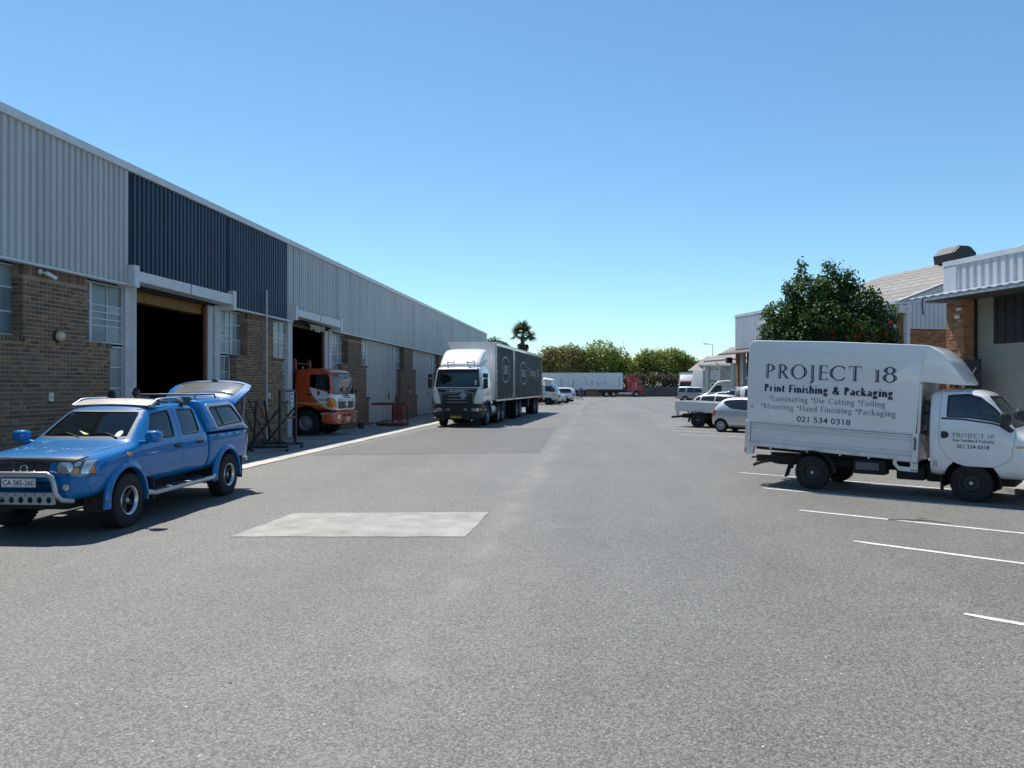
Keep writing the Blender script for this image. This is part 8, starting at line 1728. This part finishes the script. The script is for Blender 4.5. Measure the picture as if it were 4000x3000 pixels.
# ================================================================== PEOPLE
def person(label, loc, rz, H_, pose, cols, cap=None):
    """pose: joints in metres for a 1.75 m figure; skin-modifier body as one mesh coloured by region"""
    root = thing('person', label, 'person', loc, rz); k = H_ / 1.75
    J = dict(pel=(0, 0, .95), wai=(.01, 0, 1.1), che=(.02, 0, 1.32), nek=(.01, 0, 1.49), hed=(.02, 0, 1.56), hipL=(0, .09, .92), kneL=(.03, .1, .5), ankL=(0, .1, .09), toeL=(.17, .11, .035), hipR=(0, -.09, .92), kneR=(.03, -.1, .5), ankR=(0, -.1, .09), toeR=(.17, -.11, .035), shL=(.0, .18, 1.43), elL=(-.02, .24, 1.15), wrL=(.05, .25, .9), paL=(.07, .25, .83), shR=(0, -.18, 1.43), elR=(-.02, -.24, 1.15), wrR=(.05, -.25, .9), paR=(.07, -.25, .83))
    J.update(pose); rad = dict(pel=(.15, .12), wai=(.135, .105), che=(.15, .115), nek=(.058, .06), hed=(.06, .065), hip=(.09, .09), kne=(.062, .062), ank=(.045, .045), toe=(.04, .03), sh=(.065, .065), el=(.047, .047), wr=(.032, .03), pa=(.038, .022))
    E = [('pel', 'wai'), ('wai', 'che'), ('che', 'nek'), ('nek', 'hed')]
    for s_ in 'LR': E += [('pel', 'hip' + s_), ('hip' + s_, 'kne' + s_), ('kne' + s_, 'ank' + s_), ('ank' + s_, 'toe' + s_), ('che', 'sh' + s_), ('sh' + s_, 'el' + s_), ('el' + s_, 'wr' + s_), ('wr' + s_, 'pa' + s_)]
    for s_ in 'LR':
        d = (Vector(J['pa' + s_]) - Vector(J['wr' + s_])).normalized(); sd = Vector((1, 0, 0)) if abs(d.x) < .7 else Vector((0, 0, 1)); sd = (sd - d * sd.dot(d)).normalized(); P_ = Vector(J['pa' + s_])
        for i, (o_, l_) in enumerate(((.028, .07), (.010, .08), (-.009, .076), (-.026, .06))):
            a, b = P_ + sd * o_ + d * .03, P_ + sd * o_ * 1.1 + d * (.03 + l_); J[f'f{i}a{s_}'] = tuple(a); J[f'f{i}b{s_}'] = tuple(b); E += [('pa' + s_, f'f{i}a{s_}'), (f'f{i}a{s_}', f'f{i}b{s_}')]
        a = Vector(J['wr' + s_]).lerp(P_, .6) + sd * .035; b = a + sd * .02 + d * .05; J[f'tha{s_}'] = tuple(a); J[f'thb{s_}'] = tuple(b); E += [('pa' + s_, f'tha{s_}'), (f'tha{s_}', f'thb{s_}')]
    names = list(J); idx = {n_: i for i, n_ in enumerate(names)}
    me = bpy.data.meshes.new('skel'); me.from_pydata([tuple(Vector(J[n_]) * k) for n_ in names], [(idx[a], idx[b]) for a, b in E], [])
    def su(o, ex):
        o.modifiers.new('sk', 'SKIN'); sv = o.data.skin_vertices[0].data if o.data.skin_vertices else None
        if sv is None: return
        for n_, i in idx.items():
            key = n_.rstrip('LR') if n_.rstrip('LR') in rad else ('fin' if n_[0] in 'ft' else 'pel'); r = (.0085, .0085) if key == 'fin' else rad[key]
            sv[i].radius = (r[0] * k, r[1] * k)
        sv[idx['pel']].use_root = True
        ss = o.modifiers.new('ss', 'SUBSURF'); ss.levels = 2
    bm = bmesh.new(); bm.from_mesh(me); bm.verts.layers.skin.verify(); bm.to_mesh(me); bm.free()
    body = evalmods(me, su)
    # head: deformed sphere with brow, nose, chin and ears, joined into the same mesh
    bm = bmesh.new(); bm.from_mesh(body); n0 = len(bm.verts); hc = Vector(J['hed']) + Vector((.015, 0, .085))
    bmesh.ops.create_uvsphere(bm, u_segments=20, v_segments=14, radius=1); bm.verts.ensure_lookup_table()
    for v in bm.verts[n0:]:
        x, y, z = v.co; f_ = max(0, x)
        nose = .022 * math.exp(-((y / .16) ** 2) - ((z + .15) / .22) ** 2) * (f_ > .3); eye = -.008 * sum(math.exp(-(((y - s_ * .38) / .2) ** 2) - ((z - .08) / .14) ** 2) for s_ in (1, -1)) * (f_ > .3); lip = .006 * math.exp(-((y / .3) ** 2) - ((z + .48) / .08) ** 2) * (f_ > .3); jaw = 1 - .28 * max(0, -z) ** 1.5
        ear = .016 * math.exp(-((x / .16) ** 2) - ((z + .05) / .2) ** 2) * (1 if y > 0 else -1) * (abs(y) > .8)
        v.co = (hc + Vector((x * .098 * (1 if x > 0 else 1.02) + nose + eye + lip, y * .076 * jaw + ear, z * .122))) * k
    skin_, top_, leg_, shoe_, hair_ = [M('p_%s_%d' % (label[:6], i), c, .75, var=.12) for i, c in enumerate(cols)]
    me2 = bpy.data.meshes.new('body'); bm.to_mesh(me2); bm.free()
    o = mk('body', me2, skin_, root, 180)
    for m_ in (top_, leg_, shoe_, hair_): me2.materials.append(m_)
    for pl in me2.polygons:
        c = pl.center / k; i = 0
        isarm = abs(c.y) > .2 or any((c - Vector(J[w_])).length < .13 for w_ in ('paL', 'paR'))
        hd = (c - hc)
        if c.z > 1.51 and hd.length < .2: i = 4 if (hd.z > .055 or (hd.x < -.02 and hd.z > -.05)) else 0
        elif any((c - Vector(J[w_])).length < .1 for w_ in ('paL', 'paR')) or (c.z > 1.48): i = 0
        elif c.z > .98 or (isarm and c.z > .8): i = 1
        elif c.z > .11: i = 2
        else: i = 3
        if any((c - Vector(J[w_])).length < .085 for w_ in ('ankL', 'ankR', 'toeL', 'toeR')): i = 3
        pl.material_index = i
    if cap:
        hm = MB().lathe([(.104, .0), (.104, .03), (.09, .075), (.05, .105), (0, .112)], 20, 'z', Matrix.Translation(tuple((hc + Vector((0, 0, .03))) * k)) @ Matrix.Scale(k, 4)); hm.add([tuple((hc + Vector(v)) * k) for v in ((.07, -.07, .04), (.18, -.05, .025), (.18, .05, .025), (.07, .07, .04))], [(0, 1, 2, 3)]); hm.build('cap', M('cap_red', cap, .7), root, 50)
    return root
walk = dict(kneL=(.16, .09, .52), ankL=(.22, .09, .10), toeL=(.38, .1, .05), kneR=(-.05, -.09, .50), ankR=(-.32, -.09, .14), toeR=(-.18, -.1, .045), elL=(-.1, .24, 1.17), wrL=(-.02, .25, .95), paL=(.01, .25, .88), elR=(.1, -.24, 1.17), wrR=(.24, -.23, 1.0), paR=(.29, -.22, .95))
person('person in blue overalls and red cap walking across the far yard', (-2.2, 105, 0), R(200), 1.78, walk, [(.1, .06, .045), (.02, .04, .16), (.02, .035, .12), (.02, .02, .02), (.02, .015, .015)], (.4, .03, .03))
person('person in dark red shirt standing behind the blue pickup cab', (-10.45, 16.5, 0), R(-60), 1.90, {}, [(.1, .06, .045), (.13, .02, .025), (.03, .035, .05), (.02, .02, .02), (.012, .01, .01)])
person('person with dark hair turned away beside the brick pier', (-10.6, 15.8, 0), R(100), 1.84, {}, [(.09, .05, .04), (.04, .045, .05), (.03, .03, .04), (.02, .02, .02), (.01, .009, .009)])
bpy.data.scenes.remove(TS)
